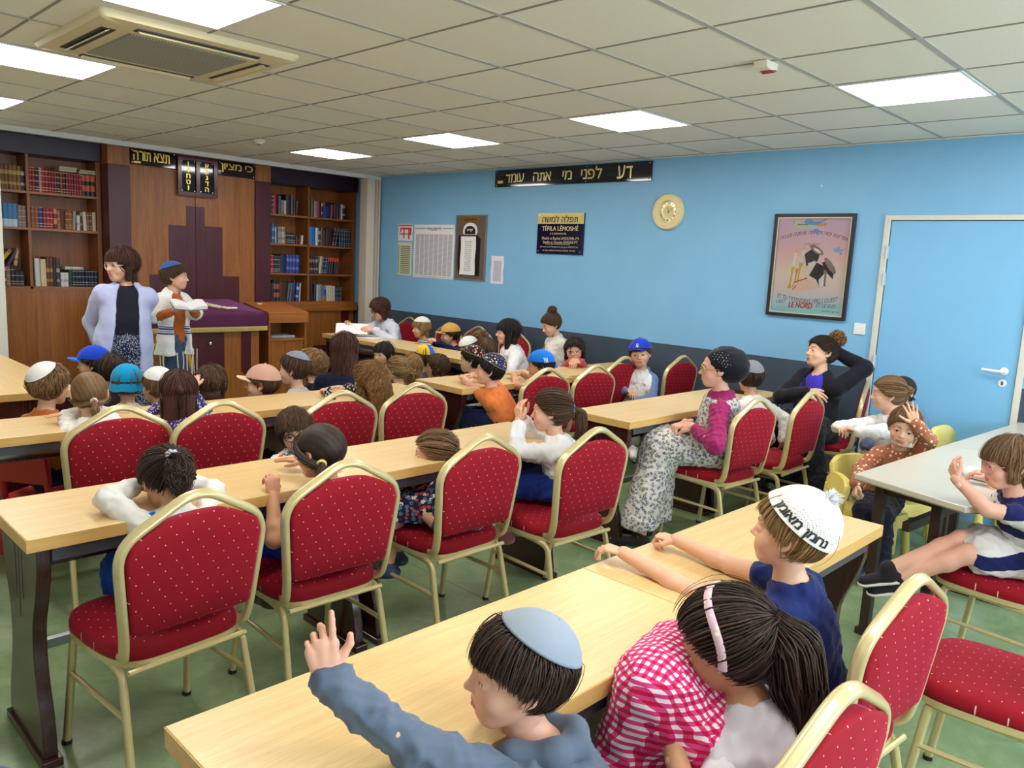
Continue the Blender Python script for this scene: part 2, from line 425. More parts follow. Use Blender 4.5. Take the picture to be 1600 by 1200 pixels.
# ================================================================== materials for the furniture
def m_wood(name, c1, c2, scale=(1, 1, 1), axis='x', rough=0.35, fine=1.0, coat=None, ring=9.0, contrast=0.6):
    """straight-grained wood, the grain runs along the given object axis"""
    t = NT(name)
    s = {'x': (0.7, 14, 14), 'y': (14, 0.7, 14), 'z': (14, 14, 0.7)}[axis]
    v = t.coord(tuple(a*b for a, b in zip(s, scale)))
    a = t.noise(v, ring*0.35, 5, 0.6, 0.8); b = t.noise(v, ring*3.2*fine, 3, 0.6)
    f = t.math('ADD', t.math('MULTIPLY', a, contrast), t.math('MULTIPLY', b, 1-contrast))
    t.base(t.ramp(f, [(0.34, c1), (0.64, c2)])); t.set(rough=rough, coat=coat); t.bump(b, 0.04, 0.002); return t.m
M_BEECH = m_wood('pale_beech_laminate', S(212, 176, 116), S(230, 198, 142), (1, 1, 1), 'x', 0.33, contrast=0.5)
M_EDGE = m_wood('beech_edge_band', S(206, 160, 88), S(222, 180, 110), (1, 1, 1), 'x', 0.4)
M_MAHOG = m_wood('dark_mahogany', S(40, 14, 12), S(66, 24, 20), (1, 1, 1), 'z', 0.22, coat=0.3)
M_GREYM = plain('grey_metal', S(96, 100, 106), 0.4, 0.6)
M_OAKZ = m_wood('orange_brown_wood', S(126, 70, 24), S(172, 106, 46), (0.7, 0.7, 0.7), 'z', 0.4, ring=7)
M_OAKX = m_wood('orange_brown_wood_flat', S(132, 74, 26), S(176, 108, 48), (0.7, 0.7, 0.7), 'x', 0.36, ring=7)
M_MAROON = m_wood('maroon_laminate', S(70, 20, 28), S(84, 28, 36), (1, 1, 1), 'z', 0.35)
M_AUBERG = plain('aubergine_lacquer', S(44, 24, 42), 0.35)
M_BLACKRUB = plain('black_rubber', S(22, 22, 22), 0.6)

def m_velvet(name, plane):
    """deep red upholstery with a lattice of small pale dots"""
    t = NT(name); v = t.coord(); x, y, z = t.xyz(v)
    u, w = (x, z) if plane == 'xz' else (x, y)
    p = 0.047
    a = t.math('DIVIDE', t.math('ADD', u, t.math('MULTIPLY', w, 0.62)), p); b_ = t.math('DIVIDE', t.math('SUBTRACT', t.math('MULTIPLY', w, 0.72), t.math('MULTIPLY', u, 0.55)), p*0.62)
    fa = t.math('SUBTRACT', t.math('FRACT', t.math('ADD', a, 50.5)), 0.5); fb = t.math('SUBTRACT', t.math('FRACT', t.math('ADD', b_, 50.5)), 0.5)
    d = t.math('ADD', t.math('POWER', t.math('MULTIPLY', fa, p), 2.0), t.math('POWER', t.math('MULTIPLY', fb, p*0.62), 2.0))
    dot = t.math('LESS_THAN', d, 0.0019**2)
    n = t.noise(v, 7, 3); fab = t.noise(t.coord((1, 1, 1)), 420, 2)
    red = t.mix(n, S(132, 4, 22), S(150, 8, 28))
    t.base(t.mix(dot, red, S(238, 190, 170))); t.set(rough=0.75, spec=0.25, sheen=0.35, sheen_tint=S(255, 80, 130)); t.bump(fab, 0.12, 0.001); return t.m
M_VELB = m_velvet('red_chair_fabric_back', 'xz'); M_VELS = m_velvet('red_chair_fabric_seat', 'xy')
M_GOLD = plain('champagne_gold_frame', S(206, 188, 136), 0.3, 0.25, spec=0.6, coat=0.4)

# ------------------------------------------------------------------ banquet chair, faces +Y, stands on z = 0
def chair_parts(root):
    lean = lambda z: -0.205-0.055*max(0.0, (z-0.42))/0.48        # y of the back plane
    # ridged oval section
    a = np.linspace(0, 2*math.pi, 18, endpoint=False)
    w = 0.0165*(1-0.10*np.exp(-((np.abs(np.sin(a))-1)/0.05)**2)); prof = np.stack([np.cos(a)*0.0165, np.sin(a)*0.0125*(1-0.22*np.exp(-(np.cos(a)/0.28)**2))], 1)
    # back frame
    half = [(0.150, 0.10, 0.425), (0.165, -0.10, 0.412), (0.194, lean(0.43)+0.012, 0.425), (0.199, lean(0.5), 0.5), (0.228, lean(0.785), 0.785), (0.0, lean(0.918), 0.918)]
    pts = half+[(-x, y, z) for x, y, z in half[-2::-1]]
    rr = [0, 0.05, 0.05, 0.1, 0.07, 0.075, 0.07, 0.1, 0.05, 0.05, 0]
    path = fillet(pts, rr, 8)
    MB().sweep(path, prof, up=(0, 1, 0)).build('back_frame', M_GOLD, root, smooth=50)
    # padded back
    n = 26
    zz = lambda x: 0.865-0.0-(abs(x)/0.205)**1.5*0.085-0.016*math.exp(-(x/0.06)**2)
    out = []
    xs = np.linspace(-0.191, 0.191, n)
    out += [(x, zz(x)) for x in xs]
    side = [(0.207, 0.745), (0.200, 0.65), (0.190, 0.55), (0.184, 0.515)]
    out += side+[(0.176, 0.505), (-0.176, 0.505)]+[(-x, z) for x, z in side[::-1]]
    out = np.array(out)
    cx = np.array([0, 0.69])
    b = MB(); k = len(out); V = []; lay = [(1.0, -0.010), (0.995, -0.016), (0.955, -0.020), (0.6, -0.024), (0.995, 0.012), (0.95, 0.022), (0.6, 0.030)]
    for s_, dy in lay:
        p = cx+(out-cx)*s_
        V.append(np.c_[p[:, 0], [lean(z)+dy for z in p[:, 1]], p[:, 1]])
    def ring(i, j, flip=False): return [((i*k+q, i*k+(q+1) % k, j*k+(q+1) % k, j*k+q) if not flip else (j*k+q, j*k+(q+1) % k, i*k+(q+1) % k, i*k+q)) for q in range(k)]
    F = ring(0, 1)+ring(1, 2)+ring(2, 3)+ring(0, 4, True)+ring(4, 5, True)+ring(5, 6, True)
    F += [tuple(range(3*k, 4*k)), tuple(range(6*k, 7*k))[::-1]]
    b.add(np.concatenate(V), F); o = b.build('backrest', M_VELB, root, smooth=60)
    # seat cushion
    th = np.linspace(0, 2*math.pi, 48, endpoint=False)
    sx = np.sign(np.cos(th))*np.abs(np.cos(th))**0.42; sy = np.sign(np.sin(th))*np.abs(np.sin(th))**0.5
    o2 = np.stack([sx*(0.213-0.012*(sy < 0)*np.abs(sy)), sy*0.213+0.01], 1)
    lay = [(0.95, 0.405), (1.0, 0.415), (1.0, 0.435), (0.985, 0.45), (0.93, 0.461), (0.78, 0.468), (0.4, 0.473), (0.05, 0.474)]
    V = np.concatenate([np.c_[o2*s_+np.array([0, 0.01])*(1-s_), np.full(48, z)] for s_, z in lay]); k = 48
    F = [(i*k+q, i*k+(q+1) % k, (i+1)*k+(q+1) % k, (i+1)*k+q) for i in range(len(lay)-1) for q in range(k)]+[tuple(range(k))[::-1], tuple(range(7*k, 8*k))]
    MB().add(V, F).build('seat', M_VELS, root, smooth=60)
    # rim under the cushion
    MB().sweep([(x*0.97, y*0.97, 0.402) for x, y in o2], [(0.007, -0.010), (0.007, 0.010), (-0.007, 0.010), (-0.007, -0.010)], closed=True).build('seat_rim', M_GOLD, root, smooth=50)
    # legs: each side is an arch
    a2 = np.linspace(0, 2*math.pi, 16, endpoint=False); pr2 = np.stack([np.cos(a2)*0.0135, np.sin(a2)*0.0125*(1-0.2*np.exp(-(np.cos(a2)/0.3)**2))], 1)
    for sd in (-1, 1):
        mid = (sd*0.186, -0.01, 0.388)
        fr = fillet([(sd*0.203, 0.205, 0.0), (sd*0.188, 0.158, 0.385), (sd*0.186, 0.11, 0.390), mid], [0, 0.07, 0.06, 0], 8)
        re = fillet([(sd*0.205, -0.265, 0.0), (sd*0.19, -0.175, 0.375), (sd*0.187, -0.12, 0.385), mid], [0, 0.08, 0.06, 0], 8)
        for pth in (fr, re):
            l = MB().sweep(pth, pr2, up=(1, 0, 0)).build('leg', M_GOLD, root, smooth=50)
            c = MB(); x, y, z = pth[0]; c.lathe([(0, 0), (0.0155, 0), (0.0155, 0.014), (0, 0.014)], 12, M=rotz(0, (x, y, z)))
            c.build('foot_cap', M_BLACKRUB, l)
        MB().tube([(sd*0.196, 0.178, 0.255), (sd*0.197, -0.205, 0.255)], 0.0085, 8).build('stretcher', M_GOLD, root)
    MB().tube([(-0.186, -0.205, 0.392), (0.186, -0.205, 0.392)], 0.009, 8).build('cross_rail', M_GOLD, root)

CHAIR0 = empty('banquet_chair'); chair_parts(CHAIR0); _used = [False]
def chair(x, y, rz, label, group=None):
    """(x, y) is where the top of the back stands; rz turns the chair to the left (degrees)"""
    o = CHAIR0 if not _used[0] else copy_tree(CHAIR0); _used[0] = True
    a = math.radians(rz); off = 0.26
    o.location = (x-math.sin(a)*off, y+math.cos(a)*off, 0); o.rotation_euler = (0, 0, a)
    tag(o, label, 'chair', group); return o
G2 = 'red banquet chairs along the long tables'
chair(-5.01, 0.955, 5, 'red banquet chair of the girl in royal blue with the pale hair scrunchie', G2)
chair(-4.47, 1.00, -2, 'red banquet chair of the girl with the dark low ponytail', G2)
chair(-3.79, 1.03, 0, 'red banquet chair of the girl in the dark floral dress', G2)
chair(-3.27, 0.86, -3, 'red banquet chair of the girl with the blue scrunchie', G2)
chair(-4.74, 2.33, 0, 'red banquet chair of the light-brown-haired girl in the white top', G2)
chair(-4.33, 2.23, 1, 'red banquet chair of the girl in the starry purple dress', G2)
chair(-3.70, 2.20, -2, 'red banquet chair behind the girl with glasses, at the second row of tables', G2)
chair(-3.19, 2.22, -3, 'empty red banquet chair just past the girl with long golden curls', G2)
chair(-1.98, 2.31, -5, 'red banquet chair of the boy in the orange T-shirt', G2)
chair(-1.50, 2.27, -3, 'empty red banquet chair behind the girl in the dusty pink sweater', G2)
chair(-0.84, 2.50, -3, 'red banquet chair that half hides the boy in the denim jacket', G2)
chair(-0.27, 2.32, -3, 'empty red banquet chair against the grey wall, past the boy in denim', G2)
chair(-1.80, 0.86, -4, 'red banquet chair of the woman in the floral dress', G2)
chair(-1.22, 0.80, 0, 'empty red banquet chair just behind the young woman in black', G2)
chair(-0.30, 0.80, 16, 'red banquet chair of the young woman in the black cardigan, seen edge-on', G2)
G1 = 'red banquet chairs at the nearest table'
chair(-4.64, -0.76, -4, 'red banquet chair of the girl in the gingham skirt, showing the top of its back', G1)
chair(-3.98, -0.67, -6, 'empty red banquet chair with its whole back turned to us, at the nearest table', G1)
chair(-3.33, -1.03, 4, 'empty red banquet chair of which mainly the broad seat shows', G1)
chair(-2.36, -0.81, -6, 'red banquet chair under the girl in the striped dress', G2)
GW = 'red banquet chairs along the blue wall'
for y, rz, lab in ((6.18, 92, 'red banquet chair against the wall, nearest the partition, half hidden by the woman in white'), (5.46, 88, 'red banquet chair behind the toddler with the small white cap'),
                   (4.98, 92, 'red banquet chair behind the boy in the tan cap'), (4.42, 90, 'red banquet chair behind the little girl with two pigtails'),
                   (3.80, 88, 'red banquet chair behind the woman with the black bob')):
    chair(-0.12, y, rz, lab, GW)

# ------------------------------------------------------------------ long tables
def long_table(cx, cy, L, W, label, group, turned=False, shelf=True):
    """pale top, two curved dark panel legs; the length runs along local X"""
    r = empty('long_table', (cx, cy, 0), math.pi/2 if turned else 0, label, 'table', group)
    b = MB(); b.bx(-L/2, L/2, -W/2, W/2, 0.708, 0.75)
    b.build('tabletop', M_BEECH, r, smooth=0, bevel=0.002)
    e = 0.0015
    b = MB(); b.bx(-L/2-e, L/2+e, -W/2-e, -W/2+0.002, 0.71, 0.748); b.bx(-L/2-e, L/2+e, W/2-0.002, W/2+e, 0.71, 0.748)
    b.bx(-L/2-e, -L/2+0.002, -W/2, W/2, 0.71, 0.748); b.bx(L/2-0.002, L/2+e, -W/2, W/2, 0.71, 0.748)
    b.build('edge_band', M_EDGE, r, smooth=0)
    h = W*0.44
    side = [(h, 0.706), (h*0.98, 0.62), (h*0.80, 0.52), (h*0.61, 0.44), (h*0.60, 0.32), (h*0.72, 0.22), (h*0.86, 0.15), (h*0.93, 0.05), (h*0.93, 0.028)]
    prof = fillet(side, 0.05, 4); prof = np.concatenate([prof, prof[::-1]*np.array([-1, 1])])
    for sd in (-1, 1):
        x = sd*(L/2-0.05); l = MB().prism(prof, x-0.02, x+0.02, 'x').build('leg', M_MAHOG, r, smooth=30, bevel=0.003)
        MB().bx(x-0.03, x+0.03, -W*0.45, W*0.45, 0, 0.028).build('foot', M_MAHOG, l, smooth=0, bevel=0.004)
        g = MB()
        for dy, z0 in ((-0.035, 0.5), (0.0, 0.43), (0.035, 0.48)): g.bx(x+sd*0.0195, x+sd*0.0206, dy-0.0035, dy+0.0035, z0, 0.70)
        g.build('groove', plain('groove_dark_red', S(70, 16, 14), 0.4), l, smooth=0)
    MB().bx(-L/2+0.07, L/2-0.07, -W/2+0.02, -W/2+0.05, 0.665, 0.706).build('rail', M_GREYM, r, smooth=0)
    MB().bx(-L/2+0.07, L/2-0.07, W/2-0.05, W/2-0.02, 0.665, 0.706).build('rail', M_GREYM, r, smooth=0)
    if shelf: MB().bx(-L/2+0.075, L/2-0.075, -W/2+0.16, W/2-0.05, 0.60, 0.615).build('book_shelf', M_MAHOG, r, smooth=0, bevel=0.002)
    MB().bx(-L/2+0.07, L/2-0.07, 0.055, 0.08, 0.27, 0.30).build('stretcher', plain('stretcher_steel', S(150, 152, 158), 0.35, 0.7), r, smooth=0)
    return r
GT = 'pale wooden long tables with dark curved legs'
def tt(x0, x1, y0, y1, label): return long_table((x0+x1)/2, (y0+y1)/2, x1-x0-0.004, y1-y0, label, GT)
def ty(x0, x1, y0, y1, label): return long_table((x0+x1)/2, (y0+y1)/2, y1-y0-0.004, x1-x0, label, GT, True)
tt(-5.445, -4.262, -0.30, 0.122, 'nearest pale wood table, under the arm of the pointing boy')
tt(-4.262, -3.105, -0.30, 0.122, 'pale wood table on which the boy in the knitted white cap stretches his arms')
tt(-5.375, -4.14, 1.265, 1.715, 'pale wood table on which the girl in royal blue rests her head')
tt(-4.14, -2.955, 1.265, 1.715, 'pale wood table on which the girl with the blue scrunchie leans her elbows')
tt(-5.10-0.55, -4.10, 2.645, 3.065, 'pale wood table in front of the girl in the starry purple dress')
tt(-4.10, -2.68, 2.645, 3.065, 'pale wood table in front of the girl with the long golden curls')
tt(-2.455, -1.30, 2.655, 3.15, 'pale wood table on which the boy in the orange T-shirt leans')
tt(-1.28, -0.16, 2.72, 3.12, 'pale wood table on which the girl in the dusty pink sweater leans')
tt(-2.385, -1.345, 1.325, 1.765, 'pale wood table in front of the woman in the floral dress')
tt(-1.345, -0.455, 1.325, 1.765, 'pale wood table beside the young woman in the black cardigan')
ty(-1.315, -0.885, 5.06, 6.19, 'pale wood table along the blue wall where the woman in white reads')
ty(-1.40, -0.97, 3.74, 5.06, 'pale wood table along the blue wall, in front of the woman with the black bob')
ty(-4.98, -4.468, 3.74, 5.55, 'pale wood table standing apart under the left bookcase')

# pale grey dining tables with brown steel frames
M_MEL = plain('cream_melamine', S(202, 194, 176), 0.28, nscale=4, noise=0.04)
M_MELE = plain('worn_table_edge', S(140, 118, 92), 0.6)
M_BROWN = plain('brown_steel', S(62, 46, 40), 0.4, 0.3)
def dining_table(poly, label, legs):
    c = np.mean(poly, 0); p = np.array(poly)-c
    r = empty('dining_table', (c[0], c[1], 0), 0, label, 'table', 'cream dining tables with brown steel legs')
    MB().prism(p, 0.726, 0.75, 'z').build('tabletop', M_MEL, r, smooth=0, bevel=0.003)
    MB().prism(p*0.9985+0, 0.7225, 0.7255, 'z').build('core_board', M_MELE, r, smooth=0)
    pl = [np.array(q)-c for q in legs]
    b = MB()
    for i in range(4):
        a, d = pl[i], pl[(i+1) % 4]; m = (a+d)/2; L = np.linalg.norm(d-a); rz = math.atan2(d[1]-a[1], d[0]-a[0])
        b.box((m[0], m[1], 0.697), (L, 0.03, 0.05), 0, None, rz)
    b.build('apron_frame', M_BROWN, r, smooth=0)
    for q in pl:
        MB().bx(q[0]-0.025, q[0]+0.025, q[1]-0.02, q[1]+0.02, 0.03, 0.722).build('leg', M_BROWN, r, smooth=0, bevel=0.002)
    for i, j in ((0, 1), (2, 3)):
        a, d = pl[i], pl[j]; m = (a+d)/2; L = np.linalg.norm(d-a)+0.07; rz = math.atan2(d[1]-a[1], d[0]-a[0])
        MB().box((m[0], m[1], 0.016), (L, 0.05, 0.032), 0, None, rz).build('foot_bar', M_BROWN, r, smooth=0, bevel=0.003)
    a, d = (pl[0]+pl[1])/2, (pl[2]+pl[3])/2; m = (a+d)/2
    MB().box((m[0], m[1], 0.55), (np.linalg.norm(d-a), 0.03, 0.04), 0, None, math.atan2(d[1]-a[1], d[0]-a[0])).build('stretcher', M_BROWN, r, smooth=0)
    return r
dining_table([(-2.44, 0.055), (-2.595, -0.43), (-2.53, -0.478), (-1.36, -0.50), (-1.34, -0.01)], 'cream dining table at which the girl with the hand on her brow sits', [(-2.36, -0.04), (-2.40, -0.285), (-1.46, -0.43), (-1.44, -0.07)])
dining_table([(-1.335, -0.01), (-1.355, -0.50), (-0.16, -0.53), (-0.10, -0.09)], 'cream dining table that reaches to the blue door', [(-1.24, -0.07), (-1.26, -0.43), (-0.26, -0.46), (-0.20, -0.14)])

# ------------------------------------------------------------------ small children's chairs
def kid_chair(x, y, rz, m, label, seat=0.30, top=0.58):
    """moulded plastic child's chair, faces +Y"""
    r = empty('child_chair', (x, y, 0), math.radians(rz), label, 'chair')
    th = np.linspace(0, 2*math.pi, 32, endpoint=False)
    o2 = np.stack([np.sign(np.cos(th))*np.abs(np.cos(th))**0.4*0.165, np.sign(np.sin(th))*np.abs(np.sin(th))**0.4*0.16], 1)
    lay = [(1.0, seat-0.075), (1.0, seat-0.01), (0.965, seat), (0.85, seat-0.004), (0.4, seat-0.01), (0.05, seat-0.01)]
    k = 32; V = np.concatenate([np.c_[o2*s_, np.full(k, z)] for s_, z in lay])
    F = [(i*k+q, i*k+(q+1) % k, (i+1)*k+(q+1) % k, (i+1)*k+q) for i in range(len(lay)-1) for q in range(k)]+[tuple(range(k))[::-1], tuple(range(5*k, 6*k))]
    MB().add(V, F).build('seat', m, r, smooth=60)
    xs = np.linspace(-0.155, 0.155, 15)
    outl = [(x, top-0.05*(abs(x)/0.155)**4) for x in xs]+[(0.15, seat+0.09), (-0.15, seat+0.09)]
    b = MB(); p = np.array(outl); n = len(p)
    lay = [(1.0, -0.008), (0.97, -0.018), (1.0, 0.008), (0.96, 0.016)]; c = np.array([0, (top+seat)/2+0.04])
    V = []
    for s_, dy in lay:
        q = c+(p-c)*s_; V.append(np.c_[q[:, 0], -0.15-(q[:, 1]-seat)*0.16+dy+0.35*q[:, 0]**2, q[:, 1]])
    F = []
    for i, j in ((0, 1),): F += [(i*n+q, i*n+(q+1) % n, j*n+(q+1) % n, j*n+q) for q in range(n)]
    for i, j in ((2, 0), (3, 2)): F += [(i*n+q, i*n+(q+1) % n, j*n+(q+1) % n, j*n+q) for q in range(n)]
    F += [tuple(range(n, 2*n)), tuple(range(3*n, 4*n))[::-1]]
    b.add(np.concatenate(V), F).build('backrest', m, r, smooth=50)
    for sx in (-1, 1):
        MB().tube([(sx*0.13, -0.145, seat-0.02), (sx*0.125, -0.155, seat+0.12)], 0.018, 8).build('post', m, r)
        for sy in (-1, 1):
            MB().tube([(sx*0.15, sy*0.15-0.0, 0.0), (sx*0.135, sy*0.13, seat-0.04)], 0.024, 12, scale=[1.1, 0.9]).build('leg', m, r)
    return r
M_YEL = plain('pale_yellow_plastic', S(232, 214, 118), 0.35, noise=0.03)
kid_chair(-1.33, 0.34, 160, M_YEL, 'yellow plastic child chair of the girl in the polka-dot top')
kid_chair(-0.93, 0.33, 62, M_YEL, 'yellow plastic child chair of the girl with the small bun, by the door')
kid_chair(-0.46, 0.06, 172, M_YEL, 'empty yellow plastic child chair pushed up to the table by the door', top=0.70)
kid_chair(-1.62, 0.60, 40, M_YEL, 'empty yellow plastic child chair standing loose beside the girl in polka dots', top=0.5)
kid_chair(-4.78, 3.28, -55, plain('red_plastic', S(190, 40, 40), 0.4), 'small red child chair of the boy with the white satin kippah')
kid_chair(-2.05, 3.42, 0, plain('green_plastic', S(70, 150, 60), 0.4), 'small green child chair under the table of the boy in orange', top=0.55)
def school_chair():
    r = empty('school_chair', (-3.345, 4.93, 0), math.radians(190), 'school chair with yellow tube frame and wooden back, under the prayer shawl boy', 'chair')
    M_YT = plain('yellow_tube', S(232, 178, 20), 0.35); M_PLY = m_wood('plywood', S(190, 140, 80), S(214, 166, 104), (1, 1, 1), 'x', 0.4)
    MB().bx(-0.17, 0.17, -0.16, 0.18, 0.365, 0.38).build('seat', M_PLY, r, smooth=0, bevel=0.005)
    MB().tube(fillet([(-0.18, -0.17, 0.36), (-0.185, -0.22, 0.70), (-0.15, -0.235, 0.82), (0.15, -0.235, 0.82), (0.185, -0.22, 0.70), (0.18, -0.17, 0.36)], 0.14, 8), 0.0125, 10, up=(0, 1, 0)).build('back_frame', M_YT, r)
    xs = np.linspace(-0.15, 0.15, 13); out = [(x, 0.80-1.2*x*x*2) for x in xs]+[(0.16, 0.66), (-0.16, 0.66)]
    MB().prism(out, -0.225, -0.212, 'y').build('backrest', M_PLY, r, smooth=30)
    for sx in (-1, 1):
        for sy in (-1, 1):
            MB().tube([(sx*0.18, sy*0.19, 0), (sx*0.165, sy*0.15, 0.37)], 0.012, 10).build('leg', M_YT, r)
school_chair()

# ================================================================== bookcases
YS, YBK = 7.5, 7.80          # front and back of the shelves
M_OAKS = m_wood('shelf_wood', S(116, 62, 22), S(160, 94, 40), (0.7, 0.7, 0.7), 'z', 0.42, ring=7)
def bookcase(x0, x1, zs, divs, label, zbase, doors):
    r = empty('bookcase', ((x0+x1)/2, 7.65, 0), 0, label, 'bookcase')
    cx, cy = (x0+x1)/2, 7.65; T = np.eye(4); T[:2, 3] = (-cx, -cy)
    for x in (x0+0.02, x1-0.02): MB().bx(x-0.02, x+0.02, YS+0.005, YBK, 0, 2.42, 0, T).build('side_panel', M_OAKS, r, smooth=0)
    MB().bx(x0+0.04, x1-0.04, YBK, YBK+0.015, 0, 2.56, 0, T).build('back_panel', M_OAKS, r, smooth=0)
    for x in divs: MB().bx(x-0.0125, x+0.0125, YS, YBK, zbase, 2.405, 0, T).build('divider', M_OAKS, r, smooth=0)
    edges = [x0+0.04]+divs+[x1-0.04]
    for z in zs:
        for a, c in zip(edges[:-1], edges[1:]):
            MB().bx(a+(0.0125 if a in divs else 0), c-(0.0125 if c in divs else 0), YS+0.005, YBK, z-0.022, z, 0, T).build('shelf', M_OAKX, r, smooth=0)
    MB().bx(x0+0.001, x1-0.001, YS-0.04, YBK, 2.40, 2.578, 0, T).build('cornice', M_AUBERG, r, smooth=0, bevel=0.003)
    if doors == 'left':
        MB().bx(x0+0.04, x1-0.04, YS-0.005, YS+0.02, 0.05, zbase-0.022, 0, T).build('lower_panel', M_OAKZ, r, smooth=0)
        MB().bx(x0, x1, YS-0.012, YBK, zbase-0.04, zbase-0.022, 0, T).build('ledge', M_OAKX, r, smooth=0)
    else:
        MB().bx(x0, x1+0.005, YS-0.06, YS+0.02, zbase-0.115, zbase-0.005, 0, T).build('ledge', M_OAKX, r, smooth=0, bevel=0.003)
        m = (x0+x1)/2
        for a, c in ((x0+0.02, m-0.002), (m+0.002, x1-0.02)):
            d = MB().bx(a, c, YS-0.01, YS+0.012, 0.06, zbase-0.12, 0, T).build('door', M_OAKZ, r, smooth=0)
            MB().bx(c-0.19, c-0.07, YS-0.0125, YS-0.009, 0.45, zbase-0.122, 0, T).build('inlay', M_MAROON, d, smooth=0)
            MB().bx(a+0.04, c-0.10, YS-0.0125, YS-0.009, 0.08, 0.45, 0, T).build('inlay', M_MAROON, d, smooth=0)
    MB().bx(x0, x1, YS+0.02, YBK, 0, 0.06, 0, T).build('plinth', M_MAROON, r, smooth=0)
    return r
LZ = [2.056, 1.712, 1.15]; RZ = [2.045, 1.70, 1.348, 1.006]
bookcase(-4.07, -3.085, LZ, [-3.735], 'tall wooden bookcase left of the ark, with a dark cornice and striped wood below', 1.15, 'left')
bookcase(-1.32, -0.015, RZ, [-0.70], 'tall wooden bookcase right of the ark, beside the folding partition', 1.006, 'right')

# ------------------------------------------------------------------ books
_BM = {}
def book_mat(c, band, c2):
    k = (c, band, c2)
    if k in _BM: return _BM[k]
    t = NT('book_cloth'); v = t.coord(); x, y, z = t.xyz(v)
    n = t.noise(v, 60, 2); b0 = S(*c); dk = tuple(q*0.8 for q in b0[:3])+(1,); col = t.mix(n, dk, b0)
    f = t.math('FRACT', t.math('MULTIPLY', z, 1.0))
    if band == 'bands':     # gilt lines across the spine
        for zc in (0.02, 0.045, 0.10, 0.155, 0.20, 0.225):
            col = t.mix(t.math('LESS_THAN', t.math('ABSOLUTE', t.math('SUBTRACT', z, zc)), 0.0026), col, S(*c2))
    elif band == 'title':   # a title block and an emblem
        col = t.mix(t.math('MULTIPLY', t.math('LESS_THAN', t.math('ABSOLUTE', t.math('SUBTRACT', z, 0.16)), 0.018), t.math('GREATER_THAN', t.noise(v, 260, 2), 0.48)), col, S(*c2))
        col = t.mix(t.math('MULTIPLY', t.math('LESS_THAN', t.math('ABSOLUTE', t.math('SUBTRACT', z, 0.06)), 0.012), t.math('GREATER_THAN', t.noise(v, 200, 2), 0.48)), col, S(*c2))
    elif band == 'block':
        for zc, hw in ((0.175, 0.03), (0.075, 0.028)):
            col = t.mix(t.math('LESS_THAN', t.math('ABSOLUTE', t.math('SUBTRACT', z, zc)), hw), col, S(*c2))
    elif band == 'foot':
        col = t.mix(t.math('LESS_THAN', z, 0.07), col, S(*c2))
    elif band == 'head':
        col = t.mix(t.math('LESS_THAN', t.math('ABSOLUTE', t.math('SUBTRACT', z, 0.185)), 0.026), col, S(*c2))
    t.base(col); t.set(0.5); _BM[k] = t.m; return t.m
M_PAGES = plain('page_block', S(214, 204, 178), 0.8)
_bmesh = {}
def book_mesh(w, d, h):
    k = (round(w, 3), round(d, 3), round(h, 3))
    if k in _bmesh: return _bmesh[k]
    a = np.linspace(-1, 1, 7); sp = [(x*w/2, -0.006*(1-x*x)) for x in a]
    t = 0.0028
    out = sp+[(w/2, d), (w/2-t, d), (w/2-t, 0.006), (-w/2+t, 0.006), (-w/2+t, d), (-w/2, d)]
    b = MB(); n = len(out); p = np.array(out)
    V = np.concatenate([np.c_[p, np.zeros(n)], np.c_[p, np.full(n, h)]])
    F = [(i, (i+1) % n, n+(i+1) % n, n+i) for i in range(n)]
    # caps: spine strip and the two boards
    for o_, fl in ((0, True), (n, False)):
        for q in ([0, 1, 2, 3, 4, 5, 6, 9, 10], [6, 7, 8, 9], [10, 11, 12, 0]):
            q = [i+o_ for i in q]; F.append(tuple(q[::-1] if fl else q))
    b.add(V, F); o = b.build('book', M_PAGES, None, smooth=30); me = o.data; bpy.data.objects.remove(o)
    c = MB().bx(-w/2+t, w/2-t, 0.006, d-0.004, 0.004, h-0.004); o = c.build('page_block', M_PAGES, None, smooth=0); mp = o.data; bpy.data.objects.remove(o)
    _bmesh[k] = (me, mp); return me, mp
ORD = ['first', 'second', 'third', 'fourth', 'fifth', 'sixth', 'seventh', 'eighth', 'ninth', 'tenth', 'eleventh', 'twelfth', 'thirteenth', 'fourteenth', 'fifteenth', 'sixteenth', 'seventeenth', 'eighteenth', 'nineteenth', 'twentieth', 'twenty-first', 'twenty-second']
def place_book(label, group, mat, w, d, h, M):
    me, mp = book_mesh(w, d, h)
    me = me.copy(); me.materials.clear(); me.materials.append(mat)
    o = bpy.data.objects.new('book', me); COL.objects.link(o); o.matrix_world = M
    tag(o, label, 'book', group)
    p = bpy.data.objects.new('page_block', mp); COL.objects.link(p); p.parent = o
    return o
rb = random.Random(4)
